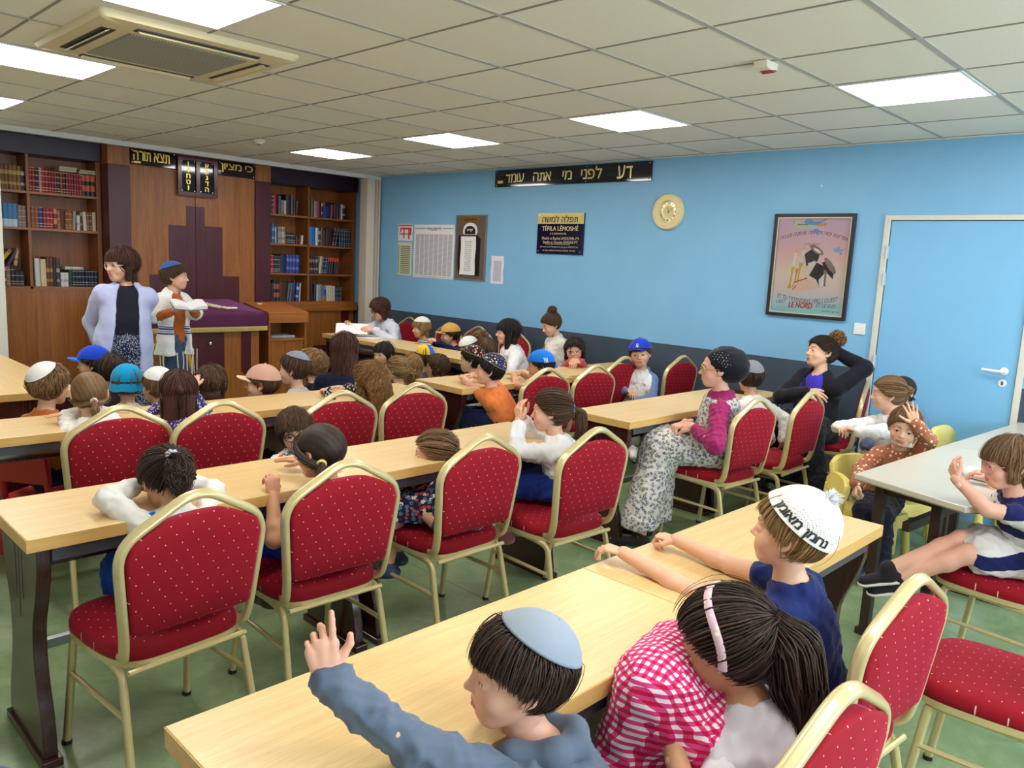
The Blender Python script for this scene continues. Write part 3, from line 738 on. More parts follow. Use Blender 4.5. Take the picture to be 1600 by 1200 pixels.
def shelf_row(x, z, items, where, group, xmax=None):
    """items: (how many, colour word, rgb, width, height, band, band rgb, lean degrees); a lean > 0 tips the top towards +X"""
    seq = []
    for it in items:
        for q in range(it[0]): seq.append(it)
    def lay(f):
        pos = []; X = x; ps, ph = 0.0, 0.0
        for it in seq:
            if it[1] == 'gap': X += it[3]; pos.append(None); continue
            sa = math.sin(math.radians(it[7])); w = it[3]*f*math.cos(math.radians(it[7]))
            X += 0.245*max(0.0, ps-sa) if ps > 0 or sa < 0 else 0
            pos.append(X+w/2+0.0005); X += w/math.cos(math.radians(it[7]))**2+0.0015+it[3]*f*abs(sa)*0.3; ps, ph = sa, it[4]
        return pos, X+0.25*max(0, ps)
    f = 1.0
    if xmax is not None:
        while lay(f)[1] > xmax and f > 0.4: f -= 0.01
    pos, _e = lay(f); k = 0
    for it, X in zip(seq, pos):
        if X is None: continue
        n, cw, rgb, w, h, band, c2, lean = it; w *= f
        mat = book_mat(rgb, band, c2); hh = h+(rb.uniform(-0.002, 0.002) if n > 1 else rb.uniform(-0.004, 0.004)); d = 0.16 if h < 0.21 else 0.19
        a = math.radians(lean); ca, sa = math.cos(a), math.sin(a)
        M = Matrix(((ca, 0, sa, X), (0, 1, 0, YS+0.022+rb.uniform(0, 0.012)), (-sa, 0, ca, z+abs(sa)*w/2+0.0006), (0, 0, 0, 1)))
        if n > 1: lab = f'{cw} set volume, {where}'; g = f'{cw} set on the {where}'
        else: lab = f'{cw} book, {ORD[k]} along, {where}'; g = group
        place_book(lab, g, mat, w, d, hh, M); k += 1
GOLDC = (214, 178, 96)
B = 'bands'; T_ = 'title'; N = 'none'
# left bookcase, narrow column (ends at the divider)
shelf_row(-4.02, LZ[0], [(7, 'tan leather', (136, 84, 44), 0.034, 0.225, T_, GOLDC, 0), (1, 'black-and-white', (34, 32, 34), 0.033, 0.225, T_, (220, 220, 214), 0)], 'top shelf of the left bookcase, at the divider', 'books in the left bookcase', -3.75)
shelf_row(-3.985, LZ[1], [(4, 'sky-blue', (70, 130, 178), 0.041, 0.215, 'foot', (196, 214, 224), 0), (2, 'greyish-pink', (140, 112, 112), 0.036, 0.20, B, (190, 160, 150), 0)], 'middle shelf of the left bookcase, at the divider', 'books in the left bookcase', -3.75)
shelf_row(-4.02, LZ[2], [(1, 'brown', (112, 92, 78), 0.037, 0.185, B, (180, 150, 130), 0), (1, 'brick-red', (140, 44, 46), 0.04, 0.185, T_, (220, 190, 180), 0), (1, 'rusty', (146, 110, 96), 0.034, 0.187, B, (210, 190, 170), 0), (1, 'black tall', (42, 36, 44), 0.036, 0.185, B, (200, 180, 150), 0), (2, 'black', (36, 34, 46), 0.037, 0.142, B, (190, 184, 170), 0)], 'bottom shelf of the left bookcase, at the divider', 'books in the left bookcase', -3.75)
for i, (x, z, a, c, lab, w, h) in enumerate(((-4.0, LZ[2]+0.206, 38, (214, 176, 36), 'yellow book tilted on top of the row at the divider', 0.034, 0.17), (-3.922, LZ[2]+0.2, 30, (70, 62, 78), 'grey-violet book tilted beside the yellow one', 0.03, 0.15), (-3.862, LZ[2]+0.196, 9, (196, 170, 130), 'patterned cream book tilted last in the row at the divider', 0.028, 0.165))):
    sa, ca = math.sin(math.radians(a)), math.cos(math.radians(a))
    place_book(lab, 'books in the left bookcase', book_mat(c, T_, (90, 70, 50)), w, 0.15, h, Matrix(((ca, 0, sa, x), (0, 1, 0, YS+0.03), (-sa, 0, ca, z), (0, 0, 0, 1))))
# left bookcase, wide column
R1, R2, R3 = 'top shelf of the left bookcase', 'middle shelf of the left bookcase', 'bottom shelf of the left bookcase'
MR = (140, 22, 48); BK = (30, 28, 36)
shelf_row(-3.716, LZ[0], [(2, 'maroon tall', MR, 0.030, 0.235, B, GOLDC, 0), (1, 'black gilt', BK, 0.032, 0.225, B, (230, 210, 180), 0), (1, 'pinkish', (190, 130, 130), 0.03, 0.225, B, (240, 220, 200), 0), (2, 'crimson gilt', (150, 26, 40), 0.032, 0.22, B, (230, 200, 160), 0), (3, 'burgundy', (132, 24, 54), 0.027, 0.215, B, GOLDC, 0),
    (1, 'black ribbed', BK, 0.03, 0.215, B, (220, 210, 190), 0), (1, 'brown-red', (146, 60, 44), 0.03, 0.212, B, GOLDC, 0), (1, 'black slim', BK, 0.026, 0.212, B, (220, 210, 190), 0), (1, 'dark red', (128, 20, 30), 0.028, 0.21, B, GOLDC, 0), (4, 'wine-red', (136, 22, 50), 0.027, 0.21, B, (190, 120, 120), 0), (1, 'red ribbed', (140, 24, 40), 0.03, 0.21, B, GOLDC, 0),
    (3, 'black-and-orange', (46, 30, 40), 0.045, 0.205, 'block', (196, 84, 52), 0)], R1, 'books in the left bookcase', -3.127)
for x, z, w, h, lab in ((-3.20, LZ[0]+0.215, 0.020, 0.15, 'lower cream book lying flat on the top row, beside the bookcase end'), (-3.19, LZ[0]+0.237, 0.018, 0.15, 'upper cream book lying flat on the top row, beside the bookcase end'), (-3.375, LZ[0]+0.219, 0.022, 0.155, 'lower cream book lying flat on the wine-red volumes'), (-3.37, LZ[0]+0.243, 0.024, 0.16, 'upper cream book lying flat on the wine-red volumes')):
    place_book(lab, 'books in the left bookcase', book_mat((206, 192, 158), N, (0, 0, 0)), w, 0.16, h, Matrix(((0, 0, 1, x-h/2-0.0), (0, 1, 0, YS+0.03), (-1, 0, 0, z+w/2), (0, 0, 0, 1))))
shelf_row(-3.71, LZ[1], [(2, 'chestnut', (140, 76, 40), 0.036, 0.20, B, (190, 150, 100), 0), (1, 'royal blue gilt', (36, 52, 128), 0.035, 0.20, B, (220, 210, 190), 0), (1, 'crimson', (156, 36, 50), 0.031, 0.197, B, (230, 190, 170), 0), (2, 'red gilt', (164, 26, 46), 0.033, 0.197, B, (235, 190, 170), 0), (1, 'dark-and-tan', (110, 54, 50), 0.033, 0.195, 'block', (206, 130, 84), 0), (1, 'light brown', (150, 90, 50), 0.033, 0.19, B, GOLDC, 0), (1, 'plain oxblood', (88, 10, 14), 0.043, 0.192, N, (0, 0, 0), 0),
    (1, 'walnut', (130, 72, 40), 0.034, 0.188, B, GOLDC, 0), (1, 'tan gilt', (146, 90, 48), 0.033, 0.19, B, GOLDC, 0), (1, 'grey slanting', (160, 150, 140), 0.03, 0.188, N, (0, 0, 0), 3), (1, 'white short', (222, 216, 206), 0.033, 0.158, T_, (120, 120, 120), 0), (1, 'plum', (92, 24, 56), 0.022, 0.185, T_, GOLDC, 0), (1, 'pale', (216, 208, 196), 0.036, 0.19, N, (0, 0, 0), -2), (1, 'cinnamon', (140, 76, 44), 0.028, 0.18, B, GOLDC, 0), (1, 'dark tan', (120, 60, 36), 0.024, 0.182, B, (230, 210, 170), 0), (1, 'beige', (206, 186, 160), 0.036, 0.186, N, (0, 0, 0), 0)], R2, 'books in the left bookcase', -3.127)
shelf_row(-3.70, LZ[2], [(1, 'tall white', (214, 210, 206), 0.046, 0.265, N, (0, 0, 0), -1), (1, 'gap', 0, 0.004, 0, 0, 0, 0), (1, 'cream', (224, 200, 160), 0.05, 0.265, N, (0, 0, 0), -1), (1, 'brown titled', (106, 64, 36), 0.03, 0.29, T_, (200, 160, 80), 0), (1, 'russet', (116, 66, 40), 0.03, 0.285, T_, (200, 160, 80), 0), (1, 'near-black', (52, 46, 56), 0.026, 0.285, N, (0, 0, 0), 0), (1, 'black-and-silver', (66, 64, 68), 0.034, 0.28, T_, (190, 190, 190), 0), (1, 'gap', 0, 0.004, 0, 0, 0, 0),
    (2, 'small white', (222, 218, 216), 0.037, 0.14, T_, (120, 120, 130), 0), (1, 'emerald', (24, 70, 46), 0.034, 0.168, N, (0, 0, 0), 0), (8, 'navy gilt', (26, 34, 58), 0.0295, 0.165, B, (176, 176, 180), 0)], R3, 'books in the left bookcase', -3.127)
place_book('white book lying flat on top of the navy set', 'books in the left bookcase', book_mat((210, 206, 200), T_, (150, 150, 160)), 0.03, 0.12, 0.17, Matrix(((0, 0, 1, -3.43), (0, 1, 0, YS+0.035), (-1, 0, 0, LZ[2]+0.184), (0, 0, 0, 1))))
# right bookcase
Q = lambda s_: s_+' of the right bookcase'
G = 'books in the right bookcase'
shelf_row(-1.245, RZ[0], [(1, 'black', (30, 30, 30), 0.028, 0.22, T_, (200, 200, 200), 0), (1, 'dark grey', (74, 78, 70), 0.03, 0.215, N, (0, 0, 0), 0), (1, 'black-and-white', (40, 36, 36), 0.022, 0.21, B, (230, 230, 225), 0), (1, 'scarlet', (184, 26, 46), 0.042, 0.225, N, (0, 0, 0), 0), (1, 'gap', 0, 0.02, 0, 0, 0, 0), (1, 'steel grey', (92, 94, 108), 0.033, 0.21, N, (0, 0, 0), 0), (1, 'short olive', (130, 122, 90), 0.035, 0.165, N, (0, 0, 0), 0), (1, 'short cream', (218, 212, 196), 0.026, 0.165, N, (0, 0, 0), 0), (1, 'wide aubergine', (48, 30, 42), 0.07, 0.235, N, (0, 0, 0), 0), (1, 'silver-edged plum', (110, 84, 98), 0.03, 0.235, N, (0, 0, 0), 0), (1, 'dark brown', (62, 34, 36), 0.03, 0.19, N, (0, 0, 0), 0), (1, 'chocolate', (78, 44, 40), 0.03, 0.175, N, (0, 0, 0), 3)], Q('top shelf, ark side,'), G, -0.715)
shelf_row(-0.68, RZ[0], [(1, 'forest green', (38, 84, 66), 0.022, 0.215, N, (0, 0, 0), 0), (1, 'leaf green', (58, 110, 74), 0.03, 0.22, N, (0, 0, 0), 0), (1, 'gap', 0, 0.01, 0, 0, 0, 0), (1, 'salmon', (196, 112, 110), 0.05, 0.19, N, (0, 0, 0), 0), (1, 'mahogany', (74, 36, 32), 0.05, 0.19, N, (0, 0, 0), 0), (1, 'dark maroon', (60, 22, 26), 0.03, 0.185, T_, GOLDC, 0), (1, 'wide royal blue', (30, 46, 120), 0.10, 0.145, N, (0, 0, 0), 0), (1, 'red leaning', (168, 30, 40), 0.034, 0.16, N, (0, 0, 0), 4), (1, 'charcoal', (44, 38, 44), 0.04, 0.19, N, (0, 0, 0), 0), (1, 'dark violet', (52, 34, 50), 0.04, 0.195, N, (0, 0, 0), 0), (1, 'red slim', (150, 36, 40), 0.018, 0.19, N, (0, 0, 0), 0), (1, 'white slim', (206, 200, 200), 0.018, 0.192, N, (0, 0, 0), 0), (1, 'navy thick', (26, 34, 64), 0.045, 0.2, T_, (180, 180, 190), 0)], Q('top shelf, wall side,'), G, -0.06)
place_book('navy book lying flat above the royal blue one', G, book_mat((30, 30, 44), N, (0, 0, 0)), 0.05, 0.15, 0.13, Matrix(((0, 0, 1, -0.43), (0, 1, 0, YS+0.06), (-1, 0, 0, RZ[0]+0.176), (0, 0, 0, 1))))
shelf_row(-1.245, RZ[1], [(1, 'pale-spined', (150, 160, 170), 0.022, 0.225, B, (60, 60, 60), 0), (1, 'deep blue', (24, 62, 110), 0.04, 0.23, N, (0, 0, 0), 0), (1, 'petrol blue', (36, 96, 136), 0.042, 0.232, T_, (150, 190, 210), 0), (1, 'white thin', (206, 206, 214), 0.018, 0.19, N, (0, 0, 0), 0), (1, 'slate', (80, 84, 110), 0.018, 0.19, N, (0, 0, 0), 0), (1, 'silver', (168, 158, 160), 0.045, 0.195, T_, (90, 90, 90), 0), (1, 'sand', (200, 172, 146), 0.042, 0.193, T_, (110, 80, 60), 0), (5, 'short black gilt', (34, 32, 34), 0.027, 0.132, B, (200, 196, 180), 0), (1, 'small maroon', (96, 24, 34), 0.04, 0.105, N, (0, 0, 0), 0), (1, 'small cherry', (112, 30, 44), 0.024, 0.11, N, (0, 0, 0), 6), (1, 'small ivory', (224, 216, 206), 0.03, 0.112, N, (0, 0, 0), 5)], Q('second shelf, ark side,'), G, -0.715)
shelf_row(-0.68, RZ[1], [(1, 'thin ivory', (220, 220, 214), 0.014, 0.225, N, (0, 0, 0), 0), (1, 'bright azure', (28, 118, 196), 0.075, 0.225, N, (0, 0, 0), 0), (1, 'white', (214, 214, 214), 0.034, 0.22, N, (0, 0, 0), 0), (1, 'purple', (74, 50, 80), 0.04, 0.222, T_, GOLDC, 0), (1, 'taupe', (124, 100, 88), 0.03, 0.22, N, (0, 0, 0), 0), (1, 'black rounded', (44, 36, 44), 0.035, 0.2, N, (0, 0, 0), 0), (1, 'wide dark brown', (66, 34, 40), 0.10, 0.215, N, (0, 0, 0), 0), (2, 'blackish leaning', (40, 34, 40), 0.028, 0.235, B, (160, 150, 140), 10), (5, 'navy ribbed', (34, 46, 70), 0.034, 0.225, B, (120, 130, 140), 0)], Q('second shelf, wall side,'), G, -0.06)
shelf_row(-1.245, RZ[2], [(1, 'black spotted', (50, 40, 44), 0.018, 0.20, B, (210, 200, 190), 0), (2, 'red banded', (164, 32, 44), 0.036, 0.20, B, (225, 190, 180), 0), (3, 'green-black banded', (40, 56, 58), 0.026, 0.198, B, (196, 196, 188), 0), (1, 'plain dark blue', (24, 36, 92), 0.08, 0.225, N, (0, 0, 0), 0), (4, 'cobalt', (44, 64, 158), 0.042, 0.222, T_, (120, 150, 200), 0)], Q('third shelf, ark side,'), G, -0.715)
shelf_row(-0.68, RZ[2], [(1, 'dark leaning', (40, 34, 38), 0.02, 0.2, T_, (190, 180, 170), -5), (2, 'wine leaning', (72, 24, 34), 0.026, 0.215, T_, (170, 150, 150), -5), (1, 'black leaning', (48, 44, 48), 0.04, 0.215, T_, (170, 170, 170), -3), (1, 'thick cream', (206, 182, 146), 0.036, 0.215, N, (0, 0, 0), 7), (2, 'navy leaning', (44, 52, 84), 0.034, 0.21, B, (190, 190, 200), 7), (3, 'dark red-topped', (40, 36, 46), 0.030, 0.205, 'head', (206, 50, 40), 7), (2, 'black red-topped', (50, 34, 44), 0.028, 0.205, 'head', (210, 48, 36), 4)], Q('third shelf, wall side,'), G, -0.06)
shelf_row(-1.245, RZ[3], [(1, 'grey-blue', (70, 78, 84), 0.03, 0.19, N, (0, 0, 0), 0), (2, 'charcoal', (50, 52, 62), 0.028, 0.22, N, (0, 0, 0), 0), (2, 'black-and-red', (36, 26, 30), 0.036, 0.245, 'block', (176, 84, 66), 0), (1, 'wide chestnut', (84, 40, 26), 0.10, 0.235, N, (0, 0, 0), 0), (2, 'blue-grey leaning', (92, 100, 118), 0.028, 0.225, N, (0, 0, 0), 7), (1, 'midnight leaning', (40, 48, 84), 0.036, 0.228, N, (0, 0, 0), 6), (1, 'vivid blue', (44, 72, 158), 0.04, 0.228, T_, (200, 210, 230), 2), (1, 'ivory thin', (206, 196, 180), 0.02, 0.225, N, (0, 0, 0), 3)], Q('bottom shelf, ark side,'), G, -0.715)
shelf_row(-0.68, RZ[3], [(2, 'maroon-black', (52, 22, 30), 0.03, 0.225, N, (0, 0, 0), -4), (1, 'dark teal', (36, 54, 62), 0.03, 0.21, N, (0, 0, 0), 0), (1, 'white-and-blue', (190, 200, 206), 0.035, 0.21, N, (0, 0, 0), 0), (1, 'picture-covered', (150, 140, 110), 0.045, 0.21, 'block', (110, 140, 176), 0), (1, 'blue photo', (66, 100, 168), 0.06, 0.15, 'foot', (160, 110, 70), 0), (2, 'parchment', (206, 198, 178), 0.034, 0.195, N, (0, 0, 0), 0), (1, 'off-white', (196, 188, 176), 0.026, 0.195, N, (0, 0, 0), 0), (1, 'pink-edged', (214, 186, 180), 0.028, 0.195, N, (0, 0, 0), 0), (4, 'dark green ribbed', (30, 46, 42), 0.025, 0.188, B, (130, 136, 128), 0)], Q('bottom shelf, wall side,'), G, -0.06)

# ================================================================== the ark between the bookcases
def make_ark():
    cx = -2.20; y0 = 7.31
    r = empty('torah_ark', (cx, 7.55, 0), 0, 'tall wooden ark with stepped maroon inlay between the two bookcases', 'ark')
    T = np.eye(4); T[:2, 3] = (-cx, -7.55)
    bx = lambda *a, **k: MB().bx(*a, 0, T)
    bx(-2.868, -1.515, 7.335, 7.80, 0, 2.578).build('cabinet_body', M_OAKZ, r, smooth=0)
    for sd, (a, c) in (('l', (-2.868, -2.203)), ('r', (-2.197, -1.515))):
        d = bx(a, c, y0, 7.334, 0.04, 2.40).build('door', M_OAKZ, r, smooth=0, bevel=0.002)
        st = [(-2.30, -2.203, 2.035), (-2.49, -2.304, 1.825), (-2.695, -2.494, 1.30)] if sd == 'l' else [(-2.197, -2.10, 2.035), (-2.096, -1.90, 1.835), (-1.896, -1.705, 1.30)]
        for p, q, z in st: bx(p, q, y0-0.004, y0, 0.3, z).build('inlay', M_MAROON, d, smooth=0)
    for a, c in ((-3.08, -2.872), (-1.511, -1.322)):
        p = bx(a, c, y0-0.012, 7.80, 0, 2.383).build('pilaster', M_MAROON, r, smooth=0)
        bx(a, c, y0-0.012, 7.80, 2.384, 2.578).build('capital', M_OAKZ, p, smooth=0)
make_ark()

M_SIGN = plain('black_acrylic', S(20, 20, 28), 0.06, spec=0.6, noise=0.1)
M_GILT = plain('gilt_letter', S(226, 190, 88), 0.28, 0.55)
M_GILTP = plain('pale_gilt_letter', S(224, 208, 150), 0.3, 0.4)
M_CHROME = plain('chrome_screw', S(210, 210, 206), 0.2, 0.9)
def frame_wall(c, wall):
    """matrix that puts text space (x right, y up, z out of the wall) on a wall"""
    c = np.array(c, float); M = np.eye(4); M[:3, 3] = c
    M[:3, 0], M[:3, 1], M[:3, 2] = ((0, -1, 0), (0, 0, 1), (-1, 0, 0)) if wall == 'right' else ((1, 0, 0), (0, 0, 1), (0, -1, 0))
    return M
def wall_thing(name, c, wall, label, cat, group=None):
    r = empty(name, (0, 0, 0), 0, label, cat, group); r.matrix_world = Matrix(frame_wall(c, wall).tolist()); return r
def board(r, w, h, t, m, name='board', bevel=0.001, z0=0.001): return MB().bx(-w/2, w/2, -h/2, h/2, z0, z0+t).build(name, m, r, smooth=0, bevel=bevel)
def writing(r, txt, x, y, w, h, z, m, heb=False, bold=0.0, name='lettering', italic=0.0, depth=0.0015):
    v, f = text_fit(txt, w, h, depth, heb, bold, italic)
    v = v+np.array([x, y, z]); return MB().add(v, f).build(name, m, r, smooth=0)
def screw(r, x, y, z): MB().lathe([(0, 0), (0.007, 0), (0.006, 0.003), (0, 0.004)], 12, M=rotz(0, (x, y, z))).build('screw', M_CHROME, r)
# lettered signs over the ark
for c, w, txt, lab, tw, tx in (((-2.637, 7.297, 2.485), 0.46, 'תצא תורה', 'black sign with gold Hebrew letters over the ark, next to the left bookcase', 0.36, -0.02), ((-1.735, 7.297, 2.475), 0.43, 'כי מציון', 'black sign with gold Hebrew letters over the ark, next to the right bookcase', 0.37, 0.0)):
    r = wall_thing('sign', c, 'back', lab, 'sign', 'black signs over the ark')
    board(r, w, 0.16, 0.008, M_SIGN); writing(r, txt, tx, 0.008, tw, 0.092, 0.0095, M_GILT, True, 0.012)
    for sx in (-1, 1):
        for sy in (-1, 1): screw(r, sx*(w/2-0.018), sy*0.062, 0.0095)
    if tw < 0.365: MB().bx(-0.20, -0.13, -0.068, -0.05, 0.0095, 0.0105).build('small_plate', M_GILT, r, smooth=0)
r = wall_thing('tablet_sign', (-2.187, 7.30, 2.345), 'back', 'maroon framed pair of black tablets with gold Hebrew letters, above the ark doors', 'sign')
M_MFR = plain('maroon_gloss_frame', S(84, 26, 34), 0.25, coat=0.4)
b = MB(); w, h = 0.43, 0.41
for x in (-w/2+0.02, 0, w/2-0.02): b.bx(x-0.02, x+0.02, -h/2, h/2, 0.001, 0.045)
for x0, x1 in ((-w/2+0.04, -0.02), (0.02, w/2-0.04)):
    for y in (-h/2+0.02, h/2-0.02): b.bx(x0, x1, y-0.02, y+0.02, 0.001, 0.045)
b.build('frame', M_MFR, r, smooth=0)
for x0, letters in ((-0.1, 'וזחטי'), (0.1, 'אבגדה')):
    t = MB().bx(x0-0.078, x0+0.078, -0.165, 0.165, 0.02, 0.028).build('tablet', M_SIGN, r, smooth=0)
    for k, ch in enumerate(letters): writing(t, ch, x0, 0.125-k*0.062, None, 0.046, 0.0285, M_GILT, True, 0.02, 'letter')
    for sx in (-1, 1):
        for sy in (-1, 1): screw(t, x0+sx*0.066, sy*0.152, 0.0285)
# long sign on the blue wall
r = wall_thing('sign', (0, 3.955, 2.473), 'right', 'long black sign with gold Hebrew words, high on the blue wall under the ceiling', 'sign')
board(r, 1.99, 0.172, 0.012, M_SIGN)
for txt, x, w, h in (('דע', 0.70, 0.17, 0.115), ('לפני', 0.31, 0.25, 0.115), ('מי', 0.01, 0.12, 0.085), ('אתה', -0.32, 0.24, 0.085), ('עומד', -0.70, 0.26, 0.088)):
    writing(r, txt, x, 0.012 if txt in ('לפני',) else 0.0, w, h, 0.0135, M_GILTP, True, 0.008)
for sx in (-0.97, 0.25, 0.97):
    for sy in (-1, 1): screw(r, sx, sy*0.07, 0.0135)
MB().bx(-0.955, -0.875, -0.05, -0.02, 0.0135, 0.0145).build('small_plate', M_GILT, r, smooth=0)
# memorial plaque
r = wall_thing('memorial_plaque', (0, 3.995, 1.912), 'right', 'navy memorial plaque with a gold Hebrew heading, left of the round clock', 'plaque')
M_NAVYP = plain('navy_plate', S(14, 16, 52), 0.1, spec=0.6); M_GPL = plain('gold_plate', S(226, 206, 130), 0.25, 0.3)
board(r, 0.60, 0.40, 0.018, M_NAVYP)
MB().bx(-0.30, 0.30, 0.095, 0.20, 0.019, 0.0215).build('gold_heading', M_GPL, r, smooth=0)
writing(r, 'תפלה למשה', -0.005, 0.143, 0.46, 0.065, 0.022, plain('black_ink', S(24, 20, 18), 0.5), True, 0.01)
writing(r, 'TÉFILA LÉMOSHÉ', 0.0, 0.055, 0.47, 0.055, 0.0195, M_GILTP, False, 0.012)
writing(r, 'à la mémoire de', -0.02, 0.002, 0.21, 0.026, 0.0195, M_GILTP)
writing(r, 'Moshé et Rachel AMOUYAL ז״ל', 0.01, -0.045, 0.48, 0.03, 0.0195, M_GILTP, False, 0.008)
writing(r, 'Saadia et Ginette GHIGHI ז״ל', 0.01, -0.083, 0.45, 0.03, 0.0195, M_GILTP, False, 0.008)
MB().bx(-0.18, 0.14, -0.107, -0.104, 0.0195, 0.0205).build('rule', M_GILTP, r, smooth=0)
writing(r, 'de la part de Margaret et Jacques AMOUYAL', 0.0, -0.132, 0.50, 0.022, 0.0195, M_GILTP)
writing(r, 'et leurs enfants Karine, Sandie, Franck', 0.0, -0.165, 0.43, 0.022, 0.0195, M_GILTP)
for x, y, z in ((-0.275, 0.17, 0.022), (0.275, 0.17, 0.022), (-0.275, -0.175, 0.0195), (0.27, -0.175, 0.0195)): screw(r, x, y, z)
# clock
r = wall_thing('wall_clock', (0, 2.755, 2.112), 'right', 'round cream wall clock with Roman numerals', 'clock')
M_CLK = plain('cream_gold_rim', S(232, 214, 160), 0.35); M_FACE = plain('clock_face', S(226, 208, 150), 0.3); M_INK = plain('dark_print', S(60, 48, 30), 0.5)
MB().lathe([(0.088, 0.004), (0.09, 0.03), (0.096, 0.042), (0.115, 0.044), (0.148, 0.036), (0.155, 0.024), (0.155, 0.001), (0.088, 0.001)], 48, cap=False).build('rim', M_CLK, r, smooth=40)
MB().lathe([(0, 0.001), (0.089, 0.001), (0.089, 0.012), (0, 0.012)], 48).build('face', M_FACE, r)
b = MB(); b.lathe([(0.058, 0.0123), (0.086, 0.0123), (0.086, 0.0126), (0.058, 0.0126)], 48, cap=False); b.build('chapter_ring', plain('satin_ring', S(236, 226, 186), 0.15, 0.5), r)
for k, num in enumerate(['XII', 'I', 'II', 'III', 'IIII', 'V', 'VI', 'VII', 'VIII', 'IX', 'X', 'XI']):
    a = -k*math.pi/6; v, f = text_fit(num, None, 0.019, 0.0006, False, 0.02)
    v = v+np.array([0, 0.072, 0.0127]); c, s_ = math.cos(a), math.sin(a)
    v = np.stack([v[:, 0]*c-v[:, 1]*s_, v[:, 0]*s_+v[:, 1]*c, v[:, 2]], 1); MB().add(v, f).build('numeral', M_INK, r, smooth=0)
for nm, ang, L, wd in (('minute_hand', 50, 0.066, 0.0022), ('hour_hand', -12, 0.043, 0.003)):
    a = -math.radians(ang); M = rotz(a, (0, 0, 0.0135 if nm[0] == 'm' else 0.013))
    MB().prism([(-wd, -0.012), (wd, -0.012), (wd*0.4, L), (-wd*0.4, L)], 0, 0.0005, 'z', 0, M).build(nm, M_INK, r, smooth=0)
# light switch, socket, wall hook
r = wall_thing('light_switch', (0, 1.013, 1.247), 'right', 'square white light switch on the blue wall between poster and door', 'switch')
board(r, 0.082, 0.082, 0.009, M_PLASTIC, 'plate', 0.002); MB().prism([(-0.021, 0.0101), (0.021, 0.0101), (0.021, 0.0145), (-0.021, 0.012)], -0.021, 0.021, 'y', 0, None).build('rocker', M_PLASTIC, r, smooth=0)
r = wall_thing('power_socket', (0, 0.985, 0.295), 'right', 'white power socket low on the grey wall beside the door', 'socket')
board(r, 0.08, 0.08, 0.009, M_PLASTIC, 'plate', 0.002); MB().lathe([(0.0, 0.0101), (0.02, 0.0101), (0.021, 0.0115), (0.023, 0.0101)], 20, cap=False).build('socket_ring', M_PLASTIC, r)
r = wall_thing('wall_hook', (0, 1.416, 2.294), 'right', 'tiny white hook on the bare blue wall above the poster', 'hook')
MB().lathe([(0, 0.0005), (0.008, 0.0005), (0.007, 0.006), (0, 0.007)], 12).build('rosette', M_PLASTIC, r); MB().tube([(0, 0, 0.005), (0, -0.012, 0.012), (0, -0.006, 0.02)], 0.002, 6).build('hook_pin', M_PLASTIC, r)

# ------------------------------------------------------------------ papers on the blue wall
def m_print(name, paper, ink, cols, lines, x0, x1, y0, y1, dens=0.45):
    """lines of small print in columns, in the sheet's own coordinates"""
    t = NT(name); v = t.coord(); x, y, z = t.xyz(v)
    inx = t.math('MULTIPLY', t.math('GREATER_THAN', x, x0), t.math('LESS_THAN', x, x1)); iny = t.math('MULTIPLY', t.math('GREATER_THAN', y, y0), t.math('LESS_THAN', y, y1))
    fx = t.math('FRACT', t.math('MULTIPLY', t.math('SUBTRACT', x, x0), cols/(x1-x0))); fy = t.math('FRACT', t.math('MULTIPLY', t.math('SUBTRACT', y, y0), lines/(y1-y0)))
    m = t.math('MULTIPLY', t.math('LESS_THAN', t.math('ABSOLUTE', t.math('SUBTRACT', fx, 0.5)), 0.44), t.math('LESS_THAN', fy, 0.55))
    n = t.noise(t.coord((130, 10, 1)), 3, 2)
    m = t.math('MULTIPLY', t.math('MULTIPLY', m, t.math('GREATER_THAN', n, dens)), t.math('MULTIPLY', inx, iny))
    t.base(t.mix(m, paper, ink)); t.set(0.6); return t.m
def sheet(r, w, h, m, z0=0.001, curl=0.006, name='sheet'):
    nx, ny = 2, 12; V = []; F = []
    for j in range(ny+1):
        for i in range(nx+1):
            y = -h/2+h*j/ny; V.append((-w/2+w*i/nx+0.004*math.sin(j*0.9), y, z0+curl*(1-j/ny)**2*(0.6+0.4*math.cos(i*2+j*0.5))))
    n = len(V); V2 = [(a, b_, c+0.0008) for a, b_, c in V]
    q = lambda i, j: j*(nx+1)+i
    for j in range(ny):
        for i in range(nx): F += [(q(i, j), q(i+1, j), q(i+1, j+1), q(i, j+1))[::-1], tuple(n+k for k in (q(i, j), q(i+1, j), q(i+1, j+1), q(i, j+1)))]
    return MB().add(V+V2, F).build(name, m, r, smooth=60)
WP = S(232, 230, 232)
r = wall_thing('notice', (0, 6.475, 1.905), 'right', 'small white notice with red lettering, topmost by the partition', 'notice', 'paper notices on the blue wall')
sheet(r, 0.28, 0.20, plain('white_paper', WP, 0.6, noise=0.02), curl=0.002); M_RED = plain('red_print', S(206, 48, 56), 0.6)
b = MB()
for x0, x1, y0, y1 in ((-0.13, 0.13, 0.075, 0.09), (-0.1, 0.12, 0.035, 0.055), (-0.11, 0.12, -0.025, -0.012), (-0.035, -0.015, -0.07, 0.05), (0.06, 0.085, -0.08, 0.05), (-0.1, -0.08, 0.005, 0.04), (0.09, 0.115, -0.03, 0.05)): b.bx(x0, x1, y0, y1, 0.003, 0.0042)
b.build('red_print', M_RED, r, smooth=0)
r = wall_thing('notice', (0, 6.475, 1.59), 'right', 'tall cream timetable sheet hanging below the notice with red lettering', 'notice', 'paper notices on the blue wall')
sheet(r, 0.27, 0.39, m_print('timetable_print', S(216, 222, 186), S(120, 116, 100), 1, 15, -0.10, 0.115, -0.175, 0.165, 0.2), curl=0.003)
